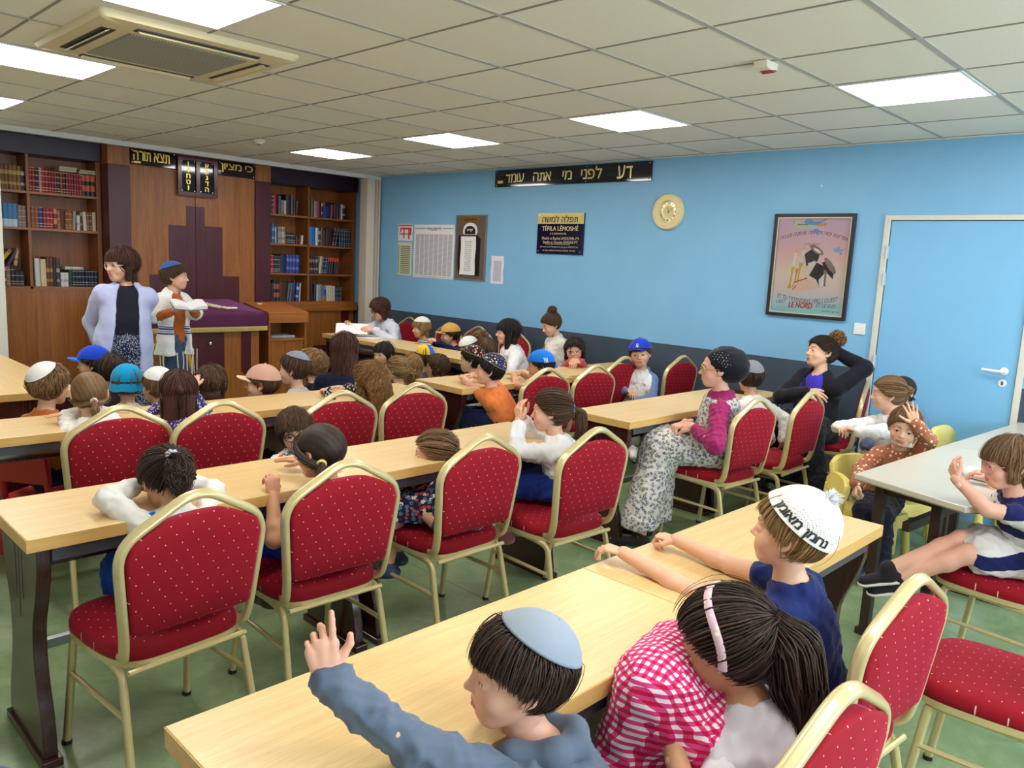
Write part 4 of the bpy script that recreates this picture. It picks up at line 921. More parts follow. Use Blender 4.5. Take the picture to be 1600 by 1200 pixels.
MB().bx(-0.118, -0.106, -0.17, 0.17, 0.006, 0.007).build('green_margin', plain('green_print', S(120, 160, 70), 0.6), r, smooth=0)
r = wall_thing('notice', (0, 5.94, 1.69), 'right', 'big white sheet of dense small print, between the timetable and the dark board', 'notice', 'paper notices on the blue wall')
sheet(r, 0.725, 0.615, m_print('dense_print', WP, S(120, 122, 130), 8, 58, -0.335, 0.335, -0.275, 0.2, 0.36), curl=0.006)
writing(r, 'לוח זמנים תשפ״ג', 0, 0.265, 0.26, 0.026, 0.0035, plain('black_ink', S(24, 20, 18), 0.5), True, 0.01)
MB().bx(-0.34, -0.16, 0.262, 0.268, 0.0035, 0.0042).bx(0.16, 0.34, 0.262, 0.268, 0.0035, 0.0042).bx(-0.345, 0.345, -0.292, -0.289, 0.0075, 0.0082).build('rule', plain('black_ink', S(24, 20, 18), 0.5), r, smooth=0)
MB().bx(-0.06, 0.06, 0.238, 0.244, 0.0035, 0.0042).build('red_line', M_RED, r, smooth=0)
r = wall_thing('notice_board', (0, 5.302, 1.744), 'right', 'grey acrylic board with a scroll-shaped paper holder and a brass title', 'board')
M_TAUPE = plain('taupe_board', S(104, 92, 80), 0.3); M_BLK = plain('black_board', S(28, 26, 30), 0.35)
board(r, 0.51, 0.72, 0.006, plain('clear_edge', S(120, 122, 124), 0.15)); MB().bx(-0.235, 0.225, -0.335, 0.345, 0.0071, 0.011).build('panel', M_TAUPE, r, smooth=0)
MB().prism([(-0.17, -0.30), (0.16, -0.30), (0.165, 0.10), (0.12, 0.135), (-0.19, 0.135), (-0.2, -0.2)], 0.0112, 0.016, 'z').build('black_backing', M_BLK, r, smooth=0)
MB().bx(-0.13, 0.13, 0.285, 0.335, 0.0112, 0.015).build('brass_title', plain('brass_plate', S(176, 120, 44), 0.3, 0.5), r, smooth=0)
writing(r, 'פרשת השבוע', 0, 0.31, 0.2, 0.026, 0.0152, M_BLK, True, 0.01)
th = np.linspace(0, math.pi, 15)
MB().prism([(0.112*math.cos(a), 0.2+0.075*math.sin(a)) for a in th]+[(-0.118, 0.17), (-0.1, 0.145), (0.1, 0.145), (0.118, 0.17)], 0.0162, 0.02, 'z').build('scroll_top', plain('white_paper', WP, 0.6, noise=0.02), r, smooth=0)
MB().prism([(0.085*math.cos(a), 0.185+0.055*math.sin(a)) for a in th]+[(-0.085, 0.15), (0.085, 0.15)], 0.0202, 0.022, 'z').build('black_label', M_BLK, r, smooth=0)
writing(r, 'קודש', 0, 0.19, 0.09, 0.03, 0.0222, plain('white_paper', WP, 0.6, noise=0.02), True, 0.02)
o = sheet(r, 0.245, 0.42, m_print('scroll_print', WP, S(120, 118, 124), 1, 16, -0.06, 0.06, -0.17, 0.17, 0.5), 0.0205, 0.012, 'scroll_sheet'); o.location = (-0.02, -0.085, 0)
r = wall_thing('notice', (0, 4.868, 1.522), 'right', 'small white printed page alone beside the dark board', 'notice', 'paper notices on the blue wall')
sheet(r, 0.19, 0.295, m_print('page_print', S(226, 226, 238), S(130, 128, 150), 1, 22, -0.07, 0.07, -0.12, 0.10, 0.4), curl=0.004)

# ------------------------------------------------------------------ framed poster
def make_poster():
    r = wall_thing('framed_poster', (0, 1.438, 1.69), 'right', 'framed pastel poster with candles and a bird, between the clock and the door', 'poster')
    w, h = 0.63, 0.79
    M1 = plain('frame_black', S(34, 30, 34), 0.35)
    b = MB()
    for x in (-w/2+0.0125, w/2-0.0125): b.bx(x-0.0125, x+0.0125, -h/2, h/2, 0.001, 0.03)
    for y in (-h/2+0.0125, h/2-0.0125): b.bx(-w/2+0.025, w/2-0.025, y-0.0125, y+0.0125, 0.001, 0.03)
    b.build('frame', M1, r, smooth=0, bevel=0.002)
    b = MB(); W, Hh = w-0.05, h-0.05
    for x in (-W/2+0.005, W/2-0.005): b.bx(x-0.005, x+0.005, -Hh/2, Hh/2, 0.002, 0.022)
    for y in (-Hh/2+0.005, Hh/2-0.005): b.bx(-W/2+0.01, W/2-0.01, y-0.005, y+0.005, 0.002, 0.022)
    b.build('inner_frame', plain('silver_gilt', S(206, 200, 176), 0.3, 0.4), r, smooth=0)
    t = NT('pastel_print'); v = t.coord(); x, y, z = t.xyz(v); n = t.noise(t.coord((2, 14, 1)), 1.6, 3)
    f = t.math('ADD', t.math('DIVIDE', t.math('ADD', y, 0.37), 0.74), t.math('MULTIPLY', t.math('SUBTRACT', n, 0.5), 0.10))
    t.base(t.ramp(f, [(0.02, S(150, 216, 222)), (0.13, S(196, 226, 228)), (0.24, S(240, 218, 214)), (0.42, S(244, 226, 206)), (0.62, S(246, 196, 196)), (0.95, S(232, 196, 222))])); t.set(0.25, spec=0.5)
    MB().bx(-W/2+0.01, W/2-0.01, -Hh/2+0.01, Hh/2-0.01, 0.002, 0.006).build('print', t.m, r, smooth=0)
    Z = 0.0062
    def patch(name, col, polys, z=Z):
        b = MB()
        for i, p in enumerate(polys): b.prism(p, z+i*0.00004, z+0.0005+i*0.00004, 'z')
        return b.build(name, plain(name+'_ink', S(*col), 0.4, noise=0.03), r, smooth=0)
    # arched Hebrew line, French lines
    def arc_text(txt, y, wd, size, sag, m, heb=False, italic=0.25, slope=0.0):
        v, f = text_fit(txt, wd, size, 0.0004, heb, 0.0, italic)
        v[:, 1] += y+sag*(1-(v[:, 0]/(wd/2))**2)+slope*v[:, 0]; v[:, 2] += Z+0.0005; MB().add(v, f).build('lettering', m, r, smooth=0)
    MP = plain('purple_ink', S(104, 52, 96), 0.5); MR_ = plain('red_ink', S(206, 40, 48), 0.5)
    arc_text('ופרצת ימה וקדמה וצפנה ונגבה', 0.20, 0.53, 0.036, 0.05, MP, True)
    arc_text('בראשית כח, יד', 0.165, 0.12, 0.016, 0.0, MP, True); 
    arc_text("ET TU T'ETENDRAS VERS L'OUEST", -0.235, 0.48, 0.034, -0.03, MP)
    v, f = text_fit("L'EST,", 0.08, 0.026, 0.0004, italic=0.25); v += np.array([-0.205, -0.285, Z+0.0005]); MB().add(v, f).build('lettering', MP, r, smooth=0)
    v, f = text_fit('LE NORD', 0.19, 0.042, 0.0004, bold=0.02, italic=0.2); v += np.array([-0.045, -0.302, Z+0.0005]); MB().add(v, f).build('lettering', MR_, r, smooth=0)
    v, f = text_fit('ET LE SUD', 0.15, 0.028, 0.0004, italic=0.25); v += np.array([0.155, -0.293, Z+0.0005]); MB().add(v, f).build('lettering', MP, r, smooth=0)
    v, f = text_fit('GENESE 28, 14', 0.13, 0.014, 0.0004, italic=0.1); v += np.array([0.19, -0.335, Z+0.0005]); MB().add(v, f).build('lettering', plain('dark_print', S(60, 48, 30), 0.5), r, smooth=0)
    # bird with a letter, a smaller bird
    el = lambda cx, cy, a, b_, n=16, rot=0: [(cx+a*math.cos(q)*math.cos(rot)-b_*math.sin(q)*math.sin(rot), cy+a*math.cos(q)*math.sin(rot)+b_*math.sin(q)*math.cos(rot)) for q in np.linspace(0, 2*math.pi, n, endpoint=False)]
    patch('bird_letter', (186, 226, 176), [[(-0.16, 0.29), (0.0, 0.285), (-0.02, 0.345), (-0.16, 0.33)]])
    patch('bird_body', (110, 168, 222), [el(-0.045, 0.335, 0.035, 0.022), el(0.0, 0.325, 0.05, 0.014), [(0.02, 0.318), (0.07, 0.335), (0.105, 0.36), (0.06, 0.345), (0.02, 0.335)], el(0.02, 0.265, 0.028, 0.016)], Z+0.0006)
    patch('bird_wing', (226, 166, 90), [[(0.02, 0.30), (0.09, 0.305), (0.10, 0.33), (0.03, 0.32)], [(-0.165, 0.32), (-0.175, 0.345), (-0.15, 0.335)]], Z+0.0012)
    patch('letter_line', (196, 110, 100), [[(-0.13, 0.312), (-0.05, 0.308), (-0.05, 0.316), (-0.13, 0.32)]], Z+0.0018)
    patch('small_bird', (140, 190, 226), [el(0.2, 0.125, 0.03, 0.016), [(0.16, 0.145), (0.19, 0.13), (0.17, 0.12)], el(0.205, 0.145, 0.012, 0.008), el(0.225, 0.1, 0.01, 0.012)], Z+0.0003)
    patch('small_bird_wing', (222, 170, 96), [[(0.225, 0.128), (0.26, 0.145), (0.235, 0.115)]], Z+0.001)
    # candles on brass candlesticks
    for x, y, s_, c1, c2 in ((-0.135, -0.03, 1.0, (238, 236, 228), (222, 190, 40)), (-0.10, -0.04, 0.86, (240, 214, 190), (226, 150, 90)), (-0.075, 0.0, 0.95, (238, 236, 228), (216, 184, 40))):
        q = lambda pts: [(x+a*s_+0.1*b_*s_, y+b_*s_) for a, b_ in pts]
        patch('candle', c1, [q([(-0.013, 0.02), (0.013, 0.02), (0.012, 0.13), (-0.012, 0.13)])]); patch('flame', (246, 200, 80), [q([(-0.008, 0.135), (0.008, 0.135), (0.0, 0.175)])], Z+0.0003)
        patch('candlestick', c2, [q([(-0.016, 0.02), (0.016, 0.02), (0.006, -0.03), (0.005, -0.11), (0.018, -0.145), (-0.018, -0.145), (-0.005, -0.11), (-0.006, -0.03)])], Z+0.0006)
    # phylacteries, straps and an open book
    patch('black_boxes', (58, 52, 54), [[(-0.05, 0.09), (0.03, 0.155), (0.07, 0.10), (0.055, 0.04), (-0.03, 0.0)], [(0.0, -0.07), (0.05, 0.03), (0.12, 0.0), (0.135, -0.06), (0.09, -0.16), (0.06, -0.10)], [(0.09, 0.03), (0.14, 0.05), (0.19, -0.03), (0.185, -0.09), (0.14, -0.05)]], Z+0.0008)
    patch('grey_straps', (142, 128, 122), [el(0.04, 0.125, 0.065, 0.024, rot=-0.55), el(0.155, 0.01, 0.075, 0.022, rot=-0.9), [(0.11, -0.02), (0.135, -0.03), (0.135, -0.15), (0.115, -0.14)]], Z+0.0014)
    patch('white_lights', (236, 230, 226), [[(-0.02, 0.02), (0.04, 0.045), (0.03, 0.0), (0.0, -0.01)], [(0.08, -0.10), (0.12, -0.05), (0.12, -0.14), (0.09, -0.16)], el(0.045, 0.12, 0.035, 0.01, rot=-0.55)], Z+0.0021)
    patch('open_book', (240, 206, 176), [[(-0.12, -0.185), (-0.11, -0.135), (0.01, -0.095), (0.085, -0.135), (0.05, -0.16), (-0.03, -0.18), (-0.08, -0.2)]], Z+0.0027)
    patch('book_edge', (206, 70, 60), [[(-0.12, -0.135), (-0.11, -0.125), (-0.01, -0.085), (-0.01, -0.095)], [(-0.12, -0.19), (-0.09, -0.155), (-0.095, -0.15), (-0.12, -0.18)]], Z+0.0032)
    MB().bx(-W/2+0.01, W/2-0.01, -Hh/2+0.01, Hh/2-0.01, 0.0125, 0.0135).build('glass', NT('poster_glass').set(rough=0.02, trans=1.0, ior=1.05).m, r, smooth=0)
make_poster()

# ================================================================== reading table with its cloth, lectern
def make_bimah():
    x0, x1, y0, y1, zf, zb = -3.20, -2.06, 6.10, 6.84, 0.985, 1.065
    cx, cy = (x0+x1)/2, (y0+y1)/2
    r = empty('reading_table', (cx, cy, 0), 0, 'wooden reading table with maroon panels, standing before the ark', 'table'); T = np.eye(4); T[:2, 3] = (-cx, -cy)
    MB().prism([(y0+0.02, 0.05), (y1, 0.05), (y1, zb-0.03), (y0+0.02, zf-0.03)], x0+0.03, x1-0.03, 'x', 0, T).build('cabinet_body', M_OAKZ, r, smooth=0)
    MB().prism([(y0-0.02, zf-0.03), (y1+0.02, zb-0.03), (y1+0.02, zb), (y0-0.02, zf)], x0, x1, 'x', 0, T).build('sloped_top', M_OAKX, r, smooth=0)
    d = MB().bx(cx-0.17, cx+0.17, y0+0.008, y0+0.02, 0.1, 0.80, 0, T).build('door', M_MAROON, r, smooth=0)
    MB().lathe([(0, 0), (0.007, 0), (0.007, 0.012), (0.018, 0.022), (0.014, 0.034), (0, 0.038)], 16, M=np.array([[1, 0, 0, 0.02], [0, 0, -1, y0+0.008-cy], [0, 1, 0, 0.70], [0, 0, 0, 1]], float)).build('knob', M_CHROME, d)
    MB().prism([(x1-0.22, 0.80), (x1-0.12, 0.80), (x1-0.12, 0.34), (x1-0.22, 0.40)], y0+0.012, y0+0.02, 'y', 0, T).build('inlay', M_MAROON, r, smooth=0)
    MB().prism([(x0+0.12, 0.80), (x0+0.22, 0.80), (x0+0.22, 0.40), (x0+0.12, 0.34)], y0+0.012, y0+0.02, 'y', 0, T).build('inlay', M_MAROON, r, smooth=0)
    MB().bx(x0+0.05, x1-0.05, y0+0.05, y1-0.02, 0, 0.05, 0, T).build('plinth', M_MAROON, r, smooth=0)
    # cloth: follows the sloping top and hangs down all round
    e = 0.035; d_ = 0.135
    def ztop(y): return zf+(zb-zf)*(y-y0)/(y1-y0)
    prof = [(0, 0.004), (0.012, -0.004), (0.02, -0.03), (0.026, -d_)]
    per = fillet([(x0-e*0.3, y0-e), (x1+e*0.3, y0-e), (x1+e*0.3, y1+e), (x0-e*0.3, y1+e)], 0.03, 6, True)
    # resample perimeter for soft folds
    q = np.concatenate([np.linspace(per[i], per[(i+1) % len(per)], 14, endpoint=False) if np.linalg.norm(per[i]-per[(i+1) % len(per)]) > 0.1 else per[i:i+1] for i in range(len(per))])
    n = len(q); ctr = np.array([cx, cy]); V = []
    for k, (o_, dz) in enumerate(prof):
        u = (q-ctr)/np.linalg.norm(q-ctr, axis=1)[:, None]
        wv = 0.006*np.sin(np.arange(n)*0.55)*(k/3.0)
        V.append(np.c_[q+u*(o_+wv)[:, None] if hasattr(wv, '__len__') else q, [ztop(min(max(p[1], y0), y1))+0.004+dz for p in q]])
    F = [(i*n+j, (i+1)*n+j, (i+1)*n+(j+1) % n, i*n+(j+1) % n) for i in range(3) for j in range(n)]
    V.append(np.array([[cx, cy, ztop(cy)+0.008]])); F += [(j, (j+1) % n, 4*n) for j in range(n)]
    V = np.concatenate(V)-np.array([cx, cy, 0])
    t = NT('purple_velvet'); v = t.coord(); t.base(t.mix(t.noise(v, 9, 4), S(66, 20, 54), S(86, 30, 70))); t.set(0.7, spec=0.2, sheen=0.4, sheen_tint=S(190, 120, 180)); t.bump(t.noise(v, 300, 2), 0.1, 0.001)
    c = MB().add(V, F).build('tablecloth', t.m, None, smooth=60); c.location = (cx, cy, 0)
    tag(c, 'purple velvet cloth with gold fringe covering the reading table', 'tablecloth')
    # fringe: thick gold threads along the hem
    b = MB(); low = V[3*n:4*n]; M_FR = plain('gold_fringe', S(198, 172, 96), 0.6)
    for j in range(n):
        p, p2 = low[j], low[(j+1) % n]
        L = np.linalg.norm(p2-p); m = max(1, int(L/0.011))
        for s_ in range(m):
            a = p+(p2-p)*(s_+0.5)/m; jx = rb.uniform(-0.004, 0.004)
            b.box(a+np.array([0, 0, -0.018]), (0.008, 0.008, 0.044), 0); 
    b.sweep(low+np.array([0, 0, -0.002]), [(0.005, -0.006), (0.005, 0.006), (-0.005, 0.006), (-0.005, -0.006)], closed=True)
    b.build('gold_fringe', M_FR, c, smooth=0)
    sl = (zb-zf)/(y1-y0); M_EMB = plain('silver_embroidery', S(214, 206, 200), 0.5)
    b = MB()
    def emb(x, y, w, h, rz):
        c_, s_ = math.cos(rz), math.sin(rz); pts = [(x+a*c_-d2*s_, y+a*s_+d2*c_) for a, d2 in ((-w/2, -h/2), (w/2, -h/2), (w/2, h/2), (-w/2, h/2))]
        b.add([(px-cx, py-cy, ztop(py)+0.0105) for px, py in pts]+[(px-cx, py-cy, ztop(py)+0.0095) for px, py in pts], [(0, 1, 2, 3), (0, 4, 5, 1), (1, 5, 6, 2), (2, 6, 7, 3), (3, 7, 4, 0)])
    for k in range(9):
        a = k/8.0; emb(-2.42+0.12*a, 6.68-0.34*a, 0.05+0.02*math.sin(k), 0.012, -0.5); emb(-2.46+0.13*a, 6.70-0.30*a, 0.02, 0.03, 0.4*k)
    for k in range(5): emb(-2.72+0.035*k, 6.30, 0.022, 0.03, 0); emb(-2.72+0.035*k, 6.255, 0.022, 0.02, 0.3)
    for k in range(4): emb(-3.1+0.04*k, 6.72, 0.03, 0.03, 0.5*k)
    b.build('embroidery', M_EMB, c, smooth=0)
    # ram's horn on the cloth
    pts = fillet([(-2.86, 6.62, 1.075), (-2.76, 6.56, 1.085), (-2.66, 6.44, 1.05), (-2.52, 6.42, 1.045), (-2.40, 6.22, 1.022), (-2.27, 6.235, 1.022)], 0.09, 8)
    k = len(pts); a = np.linspace(0, 2*math.pi, 14, endpoint=False); pr = np.stack([np.cos(a)*0.034, np.sin(a)*0.026], 1)
    sc = np.linspace(1.0, 0.0, k)*0.75+0.45
    b = MB(); pts[:, 2] = [ztop(y)+0.013+0.026*s_ for y, s_ in zip(pts[:, 1], sc)]
    t = NT('horn'); v = t.coord((1, 1, 1)); t.base(t.ramp(t.noise(v, 14, 4, 0.6, 0.5), [(0.3, S(190, 170, 130)), (0.55, S(232, 222, 196)), (0.72, S(150, 120, 84))])); t.set(0.3)
    c0 = pts.mean(0); o = b.sweep(pts-c0, pr, scale=sc).build('shofar', t.m, None, smooth=60); o.location = c0
    tag(o, "cream ram's-horn shofar lying on the purple cloth", 'horn')
make_bimah()
def make_lectern():
    x0, x1, y0, y1, zf, zb = -1.93, -1.49, 6.20, 6.74, 0.975, 1.045
    cx, cy = (x0+x1)/2, (y0+y1)/2; r = empty('lectern', (cx, cy, 0), 0, 'small open-fronted wooden lectern right of the purple reading table', 'lectern'); T = np.eye(4); T[:2, 3] = (-cx, -cy)
    MB().prism([(y0, zf-0.012), (y1, zb-0.012), (y1, zb+0.006), (y0, zf+0.006)], x0-0.01, x1+0.01, 'x', 0, T).build('sloped_top', M_OAKX, r, smooth=0, bevel=0.002)
    MB().bx(x0-0.008, x1+0.008, y0, y0+0.02, zf-0.105, zf-0.013, 0, T).build('apron', M_OAKX, r, smooth=0, bevel=0.002)
    for x in (x0, x1-0.022): MB().prism([(y0+0.022, 0.0), (y1, 0.0), (y1, zb-0.014), (y0+0.022, zf-0.0145)], x, x+0.022, 'x', 0, T).build('side_panel', M_OAKZ, r, smooth=0)
    MB().bx(x0+0.022, x1-0.022, y1-0.02, y1, 0, zb-0.02, 0, T).build('back_panel', M_OAKZ, r, smooth=0)
    for z in (0.12, 0.70): MB().bx(x0+0.022, x1-0.022, y0+0.03, y1-0.02, z-0.02, z, 0, T).build('shelf', M_OAKX, r, smooth=0)
    MB().bx(x0+0.022, x1-0.022, y0+0.05, y0+0.065, 0.0, 0.68, 0, T).build('front_panel', M_OAKZ, r, smooth=0)
    s = MB(); rr2 = random.Random(2)
    for k in range(5): s.box((0.005*rr2.uniform(-1, 1), 0.01*rr2.uniform(-1, 1), 0.003+k*0.005), (0.28, 0.2, 0.0045), 0, None, rr2.uniform(-0.1, 0.1))
    o = s.build('paper_pile', plain('grey_paper', S(196, 194, 198), 0.7, noise=0.03), None, smooth=0); o.location = (-1.72, 6.40, 0.7005); tag(o, 'pile of grey papers on the shelf inside the lectern', 'papers')
    s = MB(); s.prism([(-0.03, -0.02), (0.035, -0.012), (0.04, 0.015), (-0.005, 0.024), (-0.035, 0.005)], 0, 0.003, 'z'); o = s.build('paper_scrap', plain('white_paper', WP, 0.6, noise=0.02), None, smooth=0)
    o.location = (-1.82, 6.62, zf+(zb-zf)*0.78+0.008); o.rotation_euler = (math.atan((zb-zf)/(y1-y0)), 0, 0.3); tag(o, 'small torn white paper lying on the sloping top of the lectern', 'paper')
make_lectern()

# ------------------------------------------------------------------ things on the tables
def tag_obj(o, loc, rz, label, cat): o.location = loc; o.rotation_euler = (0, 0, rz); return tag(o, label, cat)
M_WP = plain('white_paper', WP, 0.6, noise=0.02)
def paper(w, h, loc, rz, label, cat='paper', t=0.004, n=1):
    b = MB(); q = random.Random(n)
    for k in range(n): b.box((q.uniform(-.004, .004), q.uniform(-.004, .004), t*(k+0.5)), (w, h, t*0.95), 0, None, q.uniform(-.04, .04))
    return tag_obj(b.build('paper', M_WP, None, smooth=0), loc, rz, label, cat)
paper(0.21, 0.297, (-1.12, 5.62, 0.751), 0.2, 'white papers lying flat on the wall table beside the elbow of the woman in white', 'papers', 0.002, 3)
MB_bag = MB()
o = tag_obj(MB().prism(fillet([(-0.16, 0), (0.16, 0), (0.17, 0.03), (0.15, 0.05), (-0.14, 0.055), (-0.17, 0.03)], 0.02, 4, True), -0.11, 0.11, 'y').build('folded_jacket', plain('black_cloth', S(26, 26, 34), 0.8), None, smooth=60, bevel=0.02, seg=3), (-0.66, 1.60, 0.751), 0.3, 'folded black jacket on the table end beside the young woman in black', 'jacket')
# napkin heap under the hand of the girl in stripes
th = np.linspace(0, 2*math.pi, 24, endpoint=False)
lay = [(1.0, 0.0), (1.0, 0.012), (0.9, 0.024), (0.7, 0.034), (0.4, 0.04), (0.05, 0.042)]; q0 = np.stack([np.cos(th)*(0.085+0.012*np.sin(3*th)), np.sin(th)*(0.05+0.008*np.cos(4*th))], 1)
V = np.concatenate([np.c_[q0*s_, z+0.003*np.sin(5*th+i)*(i > 0)] for i, (s_, z) in enumerate(lay)]); F = [(i*24+j, i*24+(j+1) % 24, (i+1)*24+(j+1) % 24, (i+1)*24+j) for i in range(5) for j in range(24)]+[tuple(range(24))[::-1], tuple(range(120, 144))]
tag_obj(MB().add(V, F).build('cloth_napkin', M_WP, None, smooth=180), (-2.02, -0.33, 0.7535), 0.9, 'crumpled white cloth on the cream table under the hand of the striped-dress girl', 'cloth')
# small things kept on the shelves under the tables
for x, y, w, h, rz, c, lab in ((-3.55, 2.84, 0.16, 0.22, 0.3, (150, 40, 40), 'red booklet on the shelf under the table near the girl with glasses'), (-2.0, 2.93, 0.24, 0.2, 0.1, (180, 190, 196), 'pale booklet on the shelf under the table of the orange-shirted boy'), (-1.9, 1.55, 0.2, 0.15, 0.5, (190, 194, 200), 'pale booklet on the shelf under the table of the floral-dress woman')):
    me, mp = book_mesh(0.018, h, w); me = me.copy(); me.materials.clear(); me.materials.append(book_mat(c, N, (0, 0, 0)))
    o = bpy.data.objects.new('booklet', me); COL.objects.link(o); o.matrix_world = Matrix.Translation((x, y-h/2, 0.6255))@Matrix.Rotation(rz, 4, 'Z')@Matrix.Rotation(math.pi/2, 4, 'Y')@Matrix.Translation((0, 0, -w/2)); tag(o, lab, 'booklet')
    p = bpy.data.objects.new('page_block', mp); COL.objects.link(p); p.parent = o

# ================================================================== modelling figures as one smooth surface
# Distance-field shapes (ellipsoids and tapered limbs blended together) are meshed with surface nets.
BIG = 9.0
class Field:
    def __init__(s): s.p = []
    def ell(s, c, r, ax=None, k=0.03, op='+'):
        s.p.append(('e', np.array(c, float), np.array(r, float), None if ax is None else np.array(ax, float), k, op)); return s
    def cap(s, a, b, ra, rb=None, k=0.03, op='+', flat=None, n=None):
        """tapered limb from a to b; flat < 1 thins it along direction n"""
        s.p.append(('c', np.array(a, float), np.array(b, float), ra, ra if rb is None else rb, None if flat is None else (flat, np.array(n, float)/np.linalg.norm(n)), k, op)); return s
    def chain(s, pts, rads, k=0.02, flat=None, n=None):
        for i in range(len(pts)-1): s.cap(pts[i], pts[i+1], rads[i], rads[i+1], k, '+', flat, n)
        return s
    def half(s, c, n, k=0.0):
        """keep only the side of the plane the normal points away from"""
        n = np.array(n, float); n /= np.linalg.norm(n); s.p.append(('h', np.array(c, float), n, k, '&')); return s
    def bounds(s):
        lo = np.full(3, 1e9); hi = -lo
        for q in s.p:
            if q[-1] != '+': continue
            if q[0] == 'e': m = q[2].max() if q[3] is not None else q[2]; lo = np.minimum(lo, q[1]-m); hi = np.maximum(hi, q[1]+m)
            else:
                for c, r in ((q[1], q[3]), (q[2], q[4])): lo = np.minimum(lo, c-r); hi = np.maximum(hi, c+r)
        return lo, hi
    def __call__(s, P, margin):
        d = np.full(len(P), BIG, np.float32); P = P.astype(np.float32)
        for q in s.p:
            op = q[-1]
            if q[0] == 'h':
                d = np.maximum(d, ((P-q[1].astype(np.float32))@q[2].astype(np.float32))); continue
            k = q[-2]
            if q[0] == 'e':
                c, r, ax = q[1], q[2], q[3]; v = P-c.astype(np.float32)
                idx = np.nonzero((v*v).sum(1) < (r.max()+margin+k)**2)[0]
                if not len(idx): continue
                v = v[idx]
                if ax is not None: v = v@ax.T.astype(np.float32)
                k0 = np.sqrt(((v/r.astype(np.float32))**2).sum(1)); k1 = np.sqrt(((v/(r*r).astype(np.float32))**2).sum(1)); nd = np.where(k1 > 1e-6, k0*(k0-1)/np.maximum(k1, 1e-6), -r.min())
            else:
                a, b, ra, rb, fl = q[1].astype(np.float32), q[2].astype(np.float32), q[3], q[4], q[5]
                m = (a+b)/2; R = np.linalg.norm(b-a)/2+max(ra, rb)+margin+k
                v = P-m; idx = np.nonzero((v*v).sum(1) < R*R)[0]
                if not len(idx): continue
                pa = P[idx]-a; ab = b-a; L2 = float(ab@ab)+1e-9
                t = np.clip(pa@ab/L2, 0, 1); w = pa-t[:, None]*ab; rr = ra+(rb-ra)*t
                if fl is None: nd = np.sqrt((w*w).sum(1))-rr
                else:
                    n = fl[1].astype(np.float32); wn = w@n; w = w+n*(wn*(1/fl[0]-1))[:, None]; e = np.sqrt((w*w).sum(1))
                    nd = (e-rr)*(fl[0]*0.5+0.5)
            dd = d[idx]
            if op == '+':
                if k > 0: h = np.clip(0.5+0.5*(dd-nd)/k, 0, 1); d[idx] = dd+(nd-dd)*h-k*h*(1-h)
                else: d[idx] = np.minimum(dd, nd)
            else:
                if k > 0: h = np.clip(0.5-0.5*(dd+nd)/k, 0, 1); d[idx] = dd+(-nd-dd)*h+k*h*(1-h)
                else: d[idx] = np.maximum(dd, -nd)
        return d

